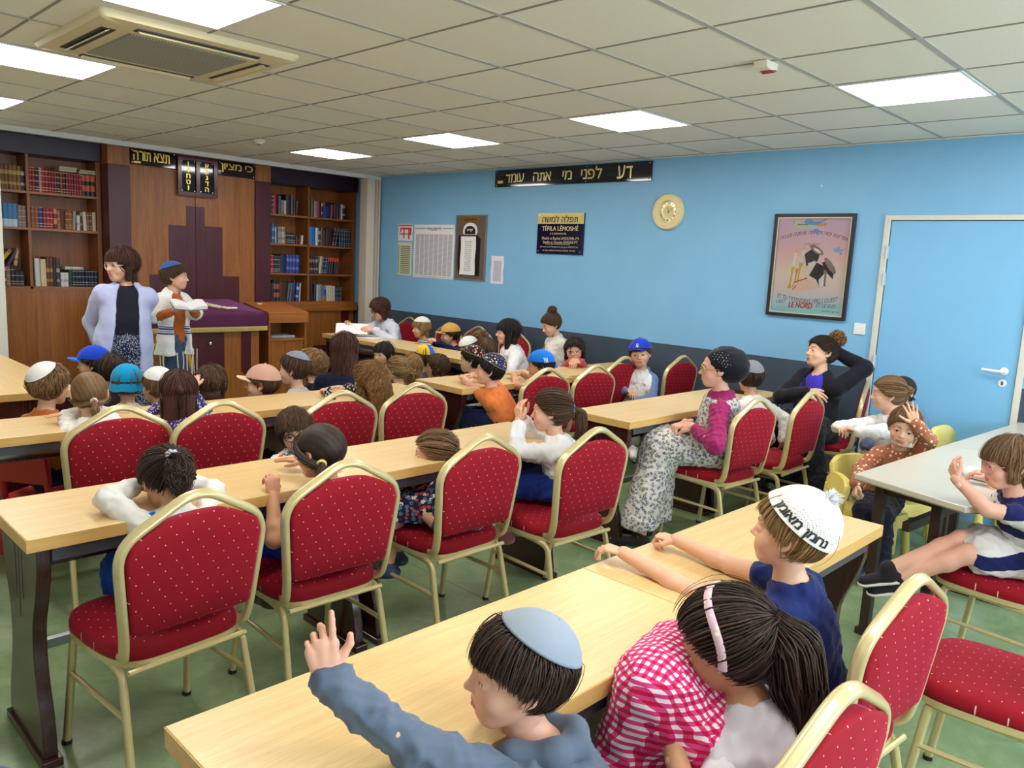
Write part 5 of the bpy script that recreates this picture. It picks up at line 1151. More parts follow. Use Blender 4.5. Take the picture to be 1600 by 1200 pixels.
def surface(fn, lo, hi, h, blk=8, extra=None):
    """surface nets over a sparse grid; returns vertices and quads"""
    lo = np.array(lo)-3*h; hi = np.array(hi)+3*h
    nb = np.maximum(1, np.ceil((hi-lo)/(h*blk)).astype(int)); n = nb*blk+1
    ev = (lambda P, m: fn(P, m)) if extra is None else (lambda P, m: extra(P, fn(P, m)))
    gi = np.stack(np.meshgrid(*[np.arange(x) for x in nb], indexing='ij'), -1).reshape(-1, 3)
    cen = lo+(gi+0.5)*h*blk; Rb = h*blk*0.87
    dc = ev(cen, Rb*1.6)
    D = np.full(n, 1.0, np.float32)
    act = np.abs(dc) < Rb*1.5
    for g, v in zip(gi[~act], dc[~act]):
        if v < 0: D[g[0]*blk:g[0]*blk+blk+1, g[1]*blk:g[1]*blk+blk+1, g[2]*blk:g[2]*blk+blk+1] = -1.0
    A = gi[act]
    if not len(A): return np.zeros((0, 3)), np.zeros((0, 4), int)
    o = np.stack(np.meshgrid(*[np.arange(blk+1)]*3, indexing='ij'), -1).reshape(-1, 3)
    for c0 in range(0, len(A), 800):
        a = A[c0:c0+800]; idx = (a[:, None]*blk+o[None]).reshape(-1, 3)
        D[idx[:, 0], idx[:, 1], idx[:, 2]] = ev(lo+idx*h, h*4)
    s = D < 0
    c = np.zeros(n-1, np.uint8)
    for i in (0, 1):
        for j in (0, 1):
            for k in (0, 1): c += s[i:n[0]-1+i, j:n[1]-1+j, k:n[2]-1+k]
    cells = np.argwhere((c > 0) & (c < 8))
    acc = np.zeros((len(cells), 3)); cnt = np.zeros(len(cells))
    off = [(i, j, k) for i in (0, 1) for j in (0, 1) for k in (0, 1)]
    val = {q: D[cells[:, 0]+q[0], cells[:, 1]+q[1], cells[:, 2]+q[2]] for q in off}
    for p in off:
        for ax in range(3):
            if p[ax] == 0:
                q = tuple(p[i]+(1 if i == ax else 0) for i in range(3)); a, b = val[p], val[q]
                m = (a < 0) != (b < 0); t = np.where(m, a/np.where(np.abs(a-b) < 1e-9, 1, a-b), 0)
                e = np.array(p, float)[None]+np.zeros((len(cells), 1)); e[:, ax] += t
                acc += e*m[:, None]; cnt += m
    V = lo+(cells+acc/np.maximum(cnt, 1)[:, None])*h
    ids = -np.ones(n-1, np.int64); ids[cells[:, 0], cells[:, 1], cells[:, 2]] = np.arange(len(cells))
    F = []
    for ax in range(3):
        u, w = [(1, 2), (2, 0), (0, 1)][ax]
        sl = [slice(None)]*3; sl2 = [slice(None)]*3; sl[ax] = slice(0, n[ax]-1); sl2[ax] = slice(1, n[ax])
        ch = s[tuple(sl)] != s[tuple(sl2)]
        e = np.argwhere(ch); e = e[(e[:, u] > 0) & (e[:, w] > 0) & (e[:, u] < n[u]-1) & (e[:, w] < n[w]-1)]
        if not len(e): continue
        def cid(du, dw): q = e.copy(); q[:, u] -= du; q[:, w] -= dw; return ids[q[:, 0], q[:, 1], q[:, 2]]
        quad = np.stack([cid(1, 1), cid(0, 1), cid(0, 0), cid(1, 0)], 1)
        ins = s[e[:, 0], e[:, 1], e[:, 2]]
        quad[~ins] = quad[~ins][:, ::-1]; F.append(quad)
    return V, np.concatenate(F) if F else np.zeros((0, 4), int)

def normals(V, F):
    a = V[F[:, 2]]-V[F[:, 0]]; b = V[F[:, 3]]-V[F[:, 1]]; n = np.cross(a, b); N = np.zeros_like(V)
    for i in range(4): np.add.at(N, F[:, i], n)
    return N/(np.linalg.norm(N, axis=1)[:, None]+1e-12)

def fast_mesh(name, V, F, mats, parent, attr=None, fm=None, T=None):
    """quads (and optional triangles T) straight into a mesh"""
    me = bpy.data.meshes.new(name); F = np.asarray(F, np.int64)
    nt = 0 if T is None else len(T)
    me.vertices.add(len(V)); me.vertices.foreach_set('co', np.ascontiguousarray(V, np.float32).ravel())
    loops = F.ravel() if nt == 0 else np.concatenate([F.ravel(), np.asarray(T).ravel()])
    me.loops.add(len(loops)); me.loops.foreach_set('vertex_index', loops.astype(np.int32))
    st = np.arange(len(F))*4
    if nt: st = np.concatenate([st, len(F)*4+np.arange(nt)*3])
    me.polygons.add(len(st)); me.polygons.foreach_set('loop_start', st.astype(np.int32))
    for m in (mats if isinstance(mats, (list, tuple)) else [mats]): me.materials.append(m)
    if fm is not None: me.polygons.foreach_set('material_index', np.asarray(fm, np.int32))
    me.polygons.foreach_set('use_smooth', np.ones(len(st), bool))
    me.update(calc_edges=True); me.validate()
    if attr is not None:
        for k, a in attr.items():
            at = me.attributes.new(k, 'FLOAT', 'POINT'); at.data.foreach_set('value', np.asarray(a, np.float32))
    o = bpy.data.objects.new(name, me); COL.objects.link(o)
    if parent is not None: o.parent = parent
    return o

# ------------------------------------------------------------------ the head (unit: chin to crown = 1, +Y is the face)
CR_C = np.array([0, -0.055, 0.115]); CR_R = np.array([0.355, 0.435, 0.385])
def head_field(kind):
    f = Field(); ad = kind == 'adult'
    f.ell(CR_C, CR_R, k=0.0)
    f.ell((0, 0.10, -0.13), (0.275, 0.30, 0.33) if ad else (0.29, 0.30, 0.315), k=0.10)
    f.ell((0, 0.20, -0.36), (0.155, 0.15, 0.115) if ad else (0.15, 0.15, 0.10), k=0.10)
    for sx in (-1, 1):
        f.ell((sx*0.165, 0.235, -0.15), (0.11, 0.10, 0.11), k=0.09)
        f.cap((sx*0.20, -0.02, -0.18), (sx*0.10, 0.22, -0.37), 0.09, 0.075, k=0.10)          # jaw
        f.cap((sx*0.07, 0.365, 0.105), (sx*0.21, 0.315, 0.10), 0.035, 0.03, k=0.07)          # brow ridge
    for sx in (-1, 1): f.ell((sx*0.145, 0.405, 0.0), (0.078, 0.062, 0.05), k=0.05, op='-')   # eye socket
    for sx in (-1, 1):
        f.ell((sx*0.147, 0.300, -0.005), (0.083, 0.083, 0.08), k=0.012)                      # lids
        f.ell((sx*0.147, 0.392, -0.014), (0.060, 0.05, 0.020 if ad else 0.023), k=0.006, op='-')   # the opening
    b = 0.045 if ad else 0.03
    f.cap((0, 0.375, 0.03), (0, 0.425+b*0.4, -0.115), 0.030, 0.036, k=0.045)                  # nose
    f.ell((0, 0.425+b*0.5, -0.125), (0.045, 0.045, 0.038), k=0.03)
    for sx in (-1, 1): f.ell((sx*0.045, 0.398, -0.135), (0.032, 0.04, 0.028), k=0.02)
    for sx in (-1, 1): f.ell((sx*0.022, 0.425, -0.163), (0.012, 0.02, 0.012), k=0.01, op='-')
    f.ell((0, 0.340, -0.265), (0.12, 0.05, 0.085), k=0.06)                                  # muzzle
    for sx in (-1, 1):
        f.cap((sx*0.082, 0.352, -0.268), (sx*0.018, 0.385, -0.247), 0.012, 0.019, k=0.022)
        f.cap((sx*0.072, 0.353, -0.277), (0, 0.380, -0.298), 0.012, 0.022, k=0.022)
    f.ell((0, 0.412, -0.271), (0.09, 0.04, 0.005), k=0.008, op='-')
    f.ell((0, 0.385, -0.340), (0.08, 0.03, 0.02), k=0.03, op='-')
    for sx in (-1, 1):                                                                       # ears
        ax = np.array([[math.cos(0.35), sx*math.sin(0.35), 0], [-sx*math.sin(0.35), math.cos(0.35), 0.25], [0, -0.25, 1]]); ax /= np.linalg.norm(ax, axis=1)[:, None]
        f.ell((sx*0.365, -0.06, -0.015), (0.030, 0.085, 0.125), ax, k=0.02)
        f.ell((sx*0.398, -0.045, -0.005), (0.022, 0.05, 0.075), ax, k=0.012, op='-')
        f.ell((sx*0.352, -0.02, -0.12), (0.028, 0.035, 0.04), k=0.02)
    nr = 0.185 if ad else 0.19
    f.cap((0, -0.08, -0.25), (0, -0.13, -0.78), nr, nr+0.01, k=0.07)
    return f
HEADS = {}
def head_template(kind, lod):
    key = (kind, lod)
    if key not in HEADS:
        h = (0.0135, 0.022)[lod]
        f = head_field(kind); V, F = surface(f, (-0.46, -0.56, -0.80), (0.46, 0.52, 0.54), h)
        # where the lips, brows and cheeks have their own colour
        def seg(p, a, b):
            a, b = np.array(a), np.array(b); t = np.clip((p-a)@(b-a)/((b-a)@(b-a)), 0, 1); return np.linalg.norm(p-a-t[:, None]*(b-a), axis=1)
        A = np.abs(V*np.array([1, 1, 1])); A[:, 1:] = V[:, 1:]
        lip = np.minimum(seg(A, (0.082, 0.37, -0.270), (0.0, 0.42, -0.250)), seg(A, (0.075, 0.37, -0.277), (0.0, 0.415, -0.298)))
        lip = np.clip((0.036-lip)/0.012, 0, 1)
        br = seg(A*np.array([1, 0.4, 1]), (0.075, 0.4*0.385, 0.105), (0.215, 0.4*0.31, 0.125)); br2 = np.clip((0.024-br)/0.012, 0, 1)*(V[:, 1] > 0.2)
        la = np.minimum(seg(A, (0.088, 0.375, -0.006), (0.147, 0.39, 0.012)), seg(A, (0.147, 0.39, 0.012), (0.208, 0.36, -0.006))); br2 = np.maximum(br2, np.clip((0.017-la)/0.008, 0, 1))
        chk = np.clip(1-np.linalg.norm((A-np.array([0.19, 0.29, -0.15]))/np.array([0.11, 0.16, 0.09]), axis=1), 0, 1)
        HEADS[key] = (V, F, lip, br2, chk)
    return HEADS[key]
def eye_geo():
    """eyeball with iris and pupil as their own faces"""
    n, m = 20, 12; th = [0, 0.22, 0.50]+list(np.linspace(0.62, math.pi, m-2)); V = []; F = []; fm = []
    for t in th:
        for k in range(n):
            a = 2*math.pi*k/n; V.append((math.sin(t)*math.cos(a), math.cos(t), math.sin(t)*math.sin(a)))
    for i in range(len(th)-1):
        for k in range(n): F.append((i*n+k, i*n+(k+1) % n, (i+1)*n+(k+1) % n, (i+1)*n+k)); fm.append(2 if i == 0 else 1 if i == 1 else 0)
    return np.array(V)*0.0755, np.array(F), np.array(fm)
EYE = eye_geo()

# ------------------------------------------------------------------ hands (unit: wrist to middle fingertip = 1; fingers +Y, thumb +X, palm -Z)
HANDS = {}
def hand_template(pose):
    if pose in HANDS: return HANDS[pose]
    # per finger: base x, length, splay, three bends (degrees towards the palm)
    curl = {'relax': [(25, 30, 20), (30, 34, 22), (34, 38, 24), (38, 40, 26)], 'flat': [(4, 6, 4)]*4, 'spread': [(2, 4, 3)]*4, 'grip': [(58, 62, 38)]*4, 'fist': [(80, 92, 55)]*4,
            'point': [(4, 8, 6), (72, 88, 50), (78, 90, 50), (80, 90, 50)], 'two': [(2, 6, 4), (46, 60, 30), (70, 84, 50), (78, 88, 50)]}[pose]
    sp = {'spread': 2.2, 'flat': 1.0}.get(pose, 0.7)
    f = Field()
    # palm
    f.cap((0.10, 0.05, 0), (0.165, 0.45, 0.0), 0.085, 0.09, k=0.05, flat=0.75, n=(0, 0, 1)); f.cap((-0.08, 0.05, 0), (-0.14, 0.40, 0.0), 0.08, 0.085, k=0.05, flat=0.75, n=(0, 0, 1))
    f.cap((0, 0.02, 0), (0.01, 0.45, 0.008), 0.10, 0.10, k=0.05, flat=0.72, n=(0, 0, 1)); f.cap((0, -0.22, 0), (0, 0.08, 0), 0.115, 0.115, k=0.05, flat=0.8, n=(0, 0, 1))
    spec = [(0.165, 0.47, 0.42, 0.10, 0.052), (0.055, 0.49, 0.49, 0.02, 0.054), (-0.055, 0.475, 0.45, -0.06, 0.051), (-0.15, 0.43, 0.35, -0.15, 0.045)]
    for (bx, by, L, spl, r), c in zip(spec, curl):
        p = np.array([bx, by, 0.0]); a = 0.0; s_ = spl*sp
        for sg, (fr, bend) in enumerate(zip((0.44, 0.32, 0.24), c)):
            a += math.radians(bend); d = np.array([math.sin(s_)*math.cos(a), math.cos(s_)*math.cos(a), -math.sin(a)]); q = p+d*L*fr
            r0 = r*(1-0.10*sg); f.cap(p, q, r0, r0*0.92, k=0.012 if sg else 0.03); f.ell(p, (r0*1.06,)*3, k=0.01); p = q
    # thumb
    tb = {'fist': [(0.16, 0.10, -0.05), (0.22, 0.30, -0.14), (0.12, 0.42, -0.22), (0.0, 0.44, -0.23)], 'point': [(0.16, 0.10, -0.05), (0.24, 0.28, -0.13), (0.18, 0.42, -0.2), (0.06, 0.46, -0.22)], 'grip': [(0.14, 0.10, -0.04), (0.26, 0.26, -0.13), (0.24, 0.42, -0.2), (0.16, 0.52, -0.24)],
          'spread': [(0.14, 0.08, -0.01), (0.32, 0.24, -0.04), (0.44, 0.38, -0.05), (0.52, 0.48, -0.05)], 'two': [(0.14, 0.08, -0.01), (0.30, 0.24, -0.05), (0.40, 0.36, -0.06), (0.42, 0.48, -0.07)]}.get(pose, [(0.14, 0.08, -0.02), (0.28, 0.24, -0.08), (0.33, 0.38, -0.11), (0.35, 0.50, -0.13)])
    f.chain(tb, [0.085, 0.068, 0.056, 0.046], k=0.03)
    lo, hi = f.bounds(); HANDS[pose] = surface(f, lo, hi, 0.019); return HANDS[pose]

# ------------------------------------------------------------------ colours of skin, hair and cloth
def m_skin(name, c, lip, blush):
    t = NT(name); a = t.n('ShaderNodeAttribute'); a.attribute_name = 'lip'; b = t.n('ShaderNodeAttribute'); b.attribute_name = 'brow'; g = t.n('ShaderNodeAttribute'); g.attribute_name = 'cheek'
    v = t.coord(); n = t.noise(v, 30, 4); lo = tuple(x*0.93 for x in c[:3])+(1,)
    col = t.mix(n, lo, c); col = t.mix(t.math('MULTIPLY', g.outputs['Fac'], 0.45), col, blush); col = t.mix(t.math('MULTIPLY', a.outputs['Fac'], 0.8), col, lip)
    col = t.mix(t.math('MULTIPLY', b.outputs['Fac'], 0.75), col, S(62, 42, 30)); t.base(col); t.set(0.48, spec=0.35)
    t.b.inputs['Subsurface Weight'].default_value = 0.12; t.b.inputs['Subsurface Radius'].default_value = (0.012, 0.005, 0.003); t.b.inputs['Subsurface Scale'].default_value = 1.0
    t.bump(t.noise(v, 700, 2), 0.05, 0.0006); return t.m
SKIN = {'light': m_skin('skin_light', S(226, 176, 146), S(196, 100, 96), S(222, 140, 118)), 'tan': m_skin('skin_tan', S(206, 152, 118), S(170, 88, 80), S(200, 122, 96)), 'pink': m_skin('skin_rosy', S(228, 172, 148), S(192, 92, 92), S(224, 130, 118))}
M_EYEW = plain('eye_white', S(236, 232, 226), 0.15, noise=0.02); M_IRIS = plain('iris_brown', S(70, 42, 24), 0.12); M_PUP = plain('pupil', S(8, 8, 8), 0.08)
def m_hair(name, c1, c2, rough=0.5):
    t = NT(name); a = t.n('ShaderNodeAttribute'); a.attribute_name = 'strand'
    v = t.coord(); n = t.noise(v, 90, 2)
    t.base(t.mix(t.math('ADD', t.math('MULTIPLY', a.outputs['Fac'], 0.8), t.math('MULTIPLY', n, 0.2)), c1, c2)); t.set(rough, spec=0.3); t.bump(t.noise(t.coord((1, 1, 0.12)), 420, 2), 0.5, 0.002); return t.m
HAIR = {'black': m_hair('hair_black', S(10, 8, 8), S(50, 41, 38)), 'dark': m_hair('hair_dark_brown', S(22, 15, 12), S(78, 56, 44)), 'brown': m_hair('hair_brown', S(54, 36, 25), S(104, 76, 54)), 'redbrown': m_hair('hair_red_brown', S(46, 24, 19), S(92, 54, 40)),
        'light': m_hair('hair_light_brown', S(88, 62, 40), S(150, 114, 78)), 'blond': m_hair('hair_dark_blond', S(112, 82, 50), S(186, 148, 98)), 'golden': m_hair('hair_golden_brown', S(82, 54, 30), S(166, 122, 70))}
_cm = {}
def cloth(c, pat=None, c2=None, c3=None, scale=1.0, rough=0.8, sheen=0.15):
    key = (c, pat, c2, c3, scale)
    if key in _cm: return _cm[key]
    t = NT('cloth_'+(pat or 'plain')); v = t.coord(); x, y, z = t.xyz(v); b0 = S(*c); n = t.noise(v, 18, 4)
    col = t.mix(n, tuple(q*0.88 for q in b0[:3])+(1,), b0)
    if pat == 'stripe':
        f = t.math('FRACT', t.math('MULTIPLY', z, scale)); col = t.mix(t.math('LESS_THAN', f, 0.35), col, S(*c2))
    elif pat == 'wide':
        f = t.math('FRACT', t.math('MULTIPLY', t.math('ADD', z, t.math('MULTIPLY', x, -0.35)), scale)); col = t.mix(t.math('LESS_THAN', f, 0.5), col, S(*c2))
    elif pat in ('floral', 'sprig'):
        vo = t.voro(v, 34*scale); cells = t.n('ShaderNodeSeparateColor'); t.l(vo.outputs['Color'], cells.inputs[0])
        m = t.math('MULTIPLY', t.math('LESS_THAN', vo.outputs['Distance'], 0.5), t.math('GREATER_THAN', t.noise(v, 120*scale, 2), 0.44))
        fl = t.mix(t.math('GREATER_THAN', cells.outputs[0], 0.5), S(*c2), S(*c3)); fl = t.mix(t.math('GREATER_THAN', cells.outputs[1], 0.75), fl, S(232, 226, 214) if pat == 'floral' else S(96, 112, 84))
        col = t.mix(m, col, fl)
    elif pat == 'dots':
        vo = t.voro(v, 46*scale, 0.75); col = t.mix(t.math('LESS_THAN', vo.outputs['Distance'], 0.28), col, S(*c2))
    elif pat == 'specks':
        vo = t.voro(t.coord((1, 1, 0.55)), 110*scale, 1.0); col = t.mix(t.math('LESS_THAN', vo.outputs['Distance'], 0.36), col, S(*c2))
    elif pat == 'gingham':
        u = t.math('FRACT', t.math('MULTIPLY', t.math('ADD', x, t.math('MULTIPLY', y, 0.35)), scale)); gn = t.xyz(t.n('ShaderNodeNewGeometry').outputs['Normal'])[2]; up_ = t.math('GREATER_THAN', t.math('ABSOLUTE', gn), 0.7); w = t.math('FRACT', t.math('MULTIPLY', t.math('ADD', t.math('MULTIPLY', z, t.math('SUBTRACT', 1.0, up_)), t.math('MULTIPLY', y, up_)), scale))
        a, b = t.math('LESS_THAN', u, 0.5), t.math('LESS_THAN', w, 0.5)
        col = t.mix(t.math('MULTIPLY', a, b), col, S(*c2)); col = t.mix(t.math('MULTIPLY', t.math('SUBTRACT', 1.0, a), t.math('SUBTRACT', 1.0, b)), col, S(*c3))
    elif pat == 'denim':
        f = t.noise(t.coord((1, 1, 6)), 160, 2); col = t.mix(f, col, S(*c2))
    elif pat == 'embroid':
        vo = t.voro(v, 60*scale); cells = t.n('ShaderNodeSeparateColor'); t.l(vo.outputs['Color'], cells.inputs[0])
        fl = t.ramp(cells.outputs[0], [(0.0, S(*c2)), (0.4, S(*c3)), (0.7, S(206, 176, 80)), (0.9, S(210, 206, 196))], 'CONSTANT'); col = t.mix(t.math('MULTIPLY', t.math('LESS_THAN', vo.outputs['Distance'], 0.42), t.math('GREATER_THAN', cells.outputs[1], 0.3)), col, fl)
    t.base(col); t.set(rough, spec=0.2, sheen=sheen); t.bump(t.noise(v, 520, 2), 0.08, 0.001)
    _cm[key] = t.m; return t.m

# ------------------------------------------------------------------ hair
def ellp(u, off): return CR_C+(CR_R+off)*u
def hairline(y, style):
    ys = [-.7, -.22, -.10, -.02, .05, .14, .23, .33, .45, .6]
    zs = [-.36, -.34, -.30, -.10, .0, .05, .12, .23, .29, .30]
    if style.get('fringe') is not None: zs[7] = style['fringe']+.02; zs[8] = style['fringe']; zs[9] = style['fringe']; zs[6] = min(zs[6], style['fringe']+.0)
    L = style.get('sides')
    if L is not None:
        for i in range(6): zs[i] = -L
        zs[5] = -L*0.8; zs[6] = min(zs[6], .02)
    return np.interp(y, ys, zs)
def ribbon(paths, r, seedv, rad_c=None):
    """flat tapered locks along each path (S, n, 3)"""
    S_, n, _ = paths.shape
    T = np.gradient(paths, axis=1); T /= np.linalg.norm(T, axis=2)[..., None]+1e-9
    c = CR_C if rad_c is None else rad_c
    R = paths-c; R[..., 2] *= 0.3 if rad_c is None else 1; R -= (R*T).sum(2)[..., None]*T; R /= np.linalg.norm(R, axis=2)[..., None]+1e-9
    B = np.cross(T, R)
    t = np.linspace(0, 1, n); tp = np.clip(np.minimum(t/0.12+0.35, (1-t)/0.25+0.12), 0, 1); w = np.broadcast_to(np.asarray(r, float).reshape(-1, 1)*tp[None], (S_, n))
    ring = np.stack([paths+B*w[..., None]*1.5, paths+R*w[..., None]*0.8, paths-B*w[..., None]*1.5, paths-R*w[..., None]*0.5], 2)
    V = ring.reshape(-1, 3)
    i, j, k = np.meshgrid(np.arange(S_), np.arange(n-1), np.arange(4), indexing='ij'); b = (i*n+j)*4; k2 = (k+1) % 4
    F = np.stack([b+k, b+4+k, b+4+k2, b+k2], -1).reshape(-1, 4)
    A = np.repeat(seedv, n*4); return V, F, A

def make_hair(st, rng, lod):
    """returns vertices, quads, per-vertex strand shade, in head units"""
    kind = st['kind']; off = st.get('off', 0.045); N = int(st.get('n', (1900, 800, 340)[lod])); rs = st.get('r', (0.0058, 0.009, 0.014)[lod])*st.get('rf', 1)
    out = []
    tied = kind in ('pony', 'bun', 'pigtails')
    cap = Field(); cap.ell(CR_C, CR_R+off*0.72, k=0.0)
    if kind == 'curly':
        for _ in range(60):
            u = rng.normal(size=3); u /= np.linalg.norm(u); p = ellp(u, off*0.8)
            if p[2] > hairline(np.array([p[1]]), st)[0]+0.02: cap.ell(p, (0.085,)*3*1 if False else np.full(3, rng.uniform(.06, .10)), k=0.03)
    dr = Field(); has = False
    L = st.get('len', 0)
    if L:
        has = True; wv = st.get('wide', 0.33); yb = st.get('yb', -0.30)
        dr.cap((0, -0.20, 0.05), (0, yb, -L+0.34), wv*0.95, wv*0.55, k=0.05, flat=0.42, n=(0, 1, 0))
        if st.get('front', True):
            for sx in (-1, 1): dr.cap((sx*0.33, -0.02, 0.02), (sx*0.31, -0.05, -L*0.62), 0.085, 0.06, k=0.06)
    fr = st.get('sides')
    if fr:
        has = True
        for sx in (-1, 1): dr.cap((sx*0.31, -0.05, 0.05), (sx*0.30, -0.0, -fr+0.06), 0.12, 0.085, k=0.08)
        dr.cap((0, -0.2, 0.0), (0, -0.28, -fr+0.05), 0.33, 0.27, k=0.08, flat=0.6, n=(0, 1, 0))
    ties = []
    if kind == 'pony': ties = [np.array(st.get('tie', (0, -0.52, 0.12)), float)]
    if kind == 'bun': ties = [np.array(st.get('tie', (0, -0.30, 0.50)), float)]
    if kind == 'pigtails': ties = [np.array((sx*0.30, -0.25, 0.36)) for sx in (-1, 1)]
    h = (0.022, 0.03, 0.04)[lod]
    def extra(P, d):
        z = hairline(P[:, 1], st)+0.012*np.sin(P[:, 0]*70+P[:, 1]*40)
        d = np.maximum(d, (z-P[:, 2])*0.75)
        ear = np.sqrt(((P[:, 1]+0.04)/0.11)**2+((P[:, 2]+0.03)/0.14)**2)
        if not fr and not (L and st.get('front', True)): d = np.where((np.abs(P[:, 0]) > 0.25) & (ear < 1.3), np.maximum(d, (1-ear)*0.08), d)
        if has:
            e = dr(P, 0.3); k = 0.05; hh = np.clip(0.5+0.5*(d-e)/k, 0, 1); d = d+(e-d)*hh-k*hh*(1-hh)
            face = np.sqrt((P[:, 0]/0.27)**2+((P[:, 2]+0.12)/0.42)**2); d = np.maximum(d, np.where((P[:, 1] > 0.10) & (P[:, 2] < 0.2), (1-face)*0.15, -1))
        return d
    lo, hi = np.array([-0.62, -0.75, -0.5-max(L, fr or 0)]), np.array([0.62, 0.6, 0.72])
    for f in (dr,) if has else ():
        a, b = f.bounds(); lo = np.minimum(lo, a-0.05); hi = np.maximum(hi, b+0.05)
    V, F = surface(cap, lo, hi, h, extra=extra); out.append((V, F, np.full(len(V), 0.25)+0.15*np.sin(V[:, 0]*60+V[:, 2]*25)))
    whorl = np.array(st.get('part', (0.02, -0.25, 1.0)), float); whorl /= np.linalg.norm(whorl)
    n = 12; tt = np.linspace(0, 1, n)
    def slerp(a, b, t):
        c = np.clip((a*b).sum(-1), -1, 1); w = np.arccos(c)[..., None]; s_ = np.sin(w)+1e-6; t = t[..., :, None]
        return (np.sin((1-t)*w[..., None])*a[..., None, :]+np.sin(t*w[..., None])*b[..., None, :])/s_[..., None]
    ph = rng.uniform(0, 2*math.pi, N); dirs = np.stack([np.sin(ph), np.cos(ph), np.zeros(N)], 1)
    ths = np.linspace(1.4, -1.2, 60); ends = np.zeros((N, 3)); done = np.zeros(N, bool)
    for th in ths:
        u = dirs*math.cos(th)+np.array([0, 0, math.sin(th)]); p = ellp(u, off)
        hit = (~done) & (p[:, 2] < (hairline(p[:, 1], {**st, 'sides': None})+(0.0 if not fr and not L else 0.0))); ends[hit] = u[hit]; done |= hit
    ends[~done] = dirs[~done]*0.5+np.array([0, 0, -0.85])
    lift = off+rng.exponential(0.014, N)+rng.uniform(-0.012, 0.010, N)
    if tied:
        tid = np.zeros(N, int) if len(ties) == 1 else (np.sin(ph) > 0).astype(int)
        td = np.array(ties)[tid]; tu = (td-CR_C)/(CR_R+off); tu /= np.linalg.norm(tu, axis=1)[:, None]
        t0 = rng.uniform(0, 0.75, N)**1.6; t0[: N//3] = 0.0
        P = slerp(ends, tu, t0[:, None]+(1-t0[:, None])*tt[None]); pts = CR_C+(CR_R+lift[:, None, None]*np.ones(3))*P
        pts += (td-(CR_C+(CR_R+off)*tu))[:, None]*(tt**3)[None, :, None]
    else:
        jit = whorl+rng.normal(0, st.get('pj', 0.10), (N, 3))
        if st.get('parted'): jit = np.stack([np.full(N, whorl[0])+rng.normal(0, .03, N), rng.uniform(-0.5, 0.65, N), np.full(N, 1.0)], 1)
        jit /= np.linalg.norm(jit, axis=1)[:, None]
        t0 = rng.uniform(0, 0.7, N); t0[:N//3] = rng.uniform(0, 0.1, N//3)
        e2 = ends.copy(); e2[:, :2] += rng.normal(0, 0.05, (N, 2)); e2 /= np.linalg.norm(e2, axis=1)[:, None]
        P = slerp(jit, e2, t0[:, None]+(1-t0[:, None])*tt[None]); pts = CR_C+(CR_R+lift[:, None, None]*np.ones(3))*P
        fall = L or fr
        if fall:
            back = (ends[:, 1] < 0.35) & (np.abs(ends[:, 0])+(-ends[:, 1]) > 0.2)
            ext = np.zeros((N, 10, 3)); last = pts[:, -1]
            # side and back locks keep falling
            keep = back & (hairline(last[:, 1], {**st, 'sides': None}) < 0.12)
            LL = (fall-0.0)*rng.uniform(0.82, 1.06, N); zb = -LL
            s2 = np.linspace(0.1, 1, 10)
            for i in np.nonzero(keep)[0]:
                p0 = last[i]; inw = st.get('taper', 0.85); end = np.array([p0[0]*inw, (p0[1]-0.06 if p0[1] < 0 else p0[1]-0.10) if L else p0[1], zb[i]])
                if L and p0[1] < 0.0: end[1] = min(end[1], st.get('yb', -0.30)-0.02+rng.normal(0, .04))
                ext[i] = p0+(end-p0)*s2[:, None]
                ext[i, :, 0] += 0.03*np.sign(p0[0])*np.sin(s2*math.pi)
            full = np.concatenate([pts, ext], 1)
            # strands that do not fall: hold them at their end
            full[~keep, n:] = pts[~keep][:, -1:]+np.linspace(0.002, 0.012, 10)[None, :, None]*np.array([0, 0, -1])
            pts = full
    if L:      # locks that hang down the back
        M_ = (1000, 420, 160)[lod]; ph2 = rng.uniform(1.35, 2*math.pi-1.35, M_); th0 = rng.uniform(-0.15, 0.75, M_); u0 = np.stack([np.sin(ph2)*np.cos(th0), np.cos(ph2)*np.cos(th0), np.sin(th0)], 1); p0 = CR_C+(CR_R+off+0.012)*u0
        wv = st.get('wide', 0.33); yb = st.get('yb', -0.30); sh_ = rng.uniform(0.75, 1.1, M_); e0 = np.stack([np.sin(ph2)*wv*0.92+rng.normal(0, .02, M_), yb+np.cos(ph2)*wv*0.5-0.03, -L*(rng.uniform(0.72, 1.04, M_))], 1)
        m_ = np.stack([np.sin(ph2)*(wv*1.06+0.02), np.minimum(p0[:, 1], yb+np.cos(ph2)*wv*0.55), np.full(M_, -0.22*min(1, L))-0.1*th0], 1); tq = np.linspace(0, 1, pts.shape[1])[None, :, None]
        pts = np.concatenate([pts, p0[:, None]*(1-tq)**2+m_[:, None]*2*tq*(1-tq)+e0[:, None]*tq**2])
    ca = st.get('curl', 0.0)
    if ca:
        m = pts.shape[1]; rep = 2 if lod < 2 else 1
        if rep > 1:
            x = np.linspace(0, 1, m); xn = np.linspace(0, 1, m*rep); pts = np.stack([[np.interp(xn, x, pts[i, :, c]) for c in range(3)] for i in range(len(pts))]).transpose(0, 2, 1)
        m = pts.shape[1]; s_ = np.concatenate([np.zeros((len(pts), 1)), np.cumsum(np.linalg.norm(np.diff(pts, axis=1), axis=2), 1)], 1)
        fq = st.get('cf', 14.0); phs = rng.uniform(0, 6.28, len(pts))[:, None]; amp = ca*np.clip(s_/0.35, 0.15, 1)
        pts = pts+np.stack([np.sin(s_*fq+phs)*amp, np.cos(s_*fq+phs)*amp, 0.5*np.sin(s_*fq*0.5+phs)*amp], 2)
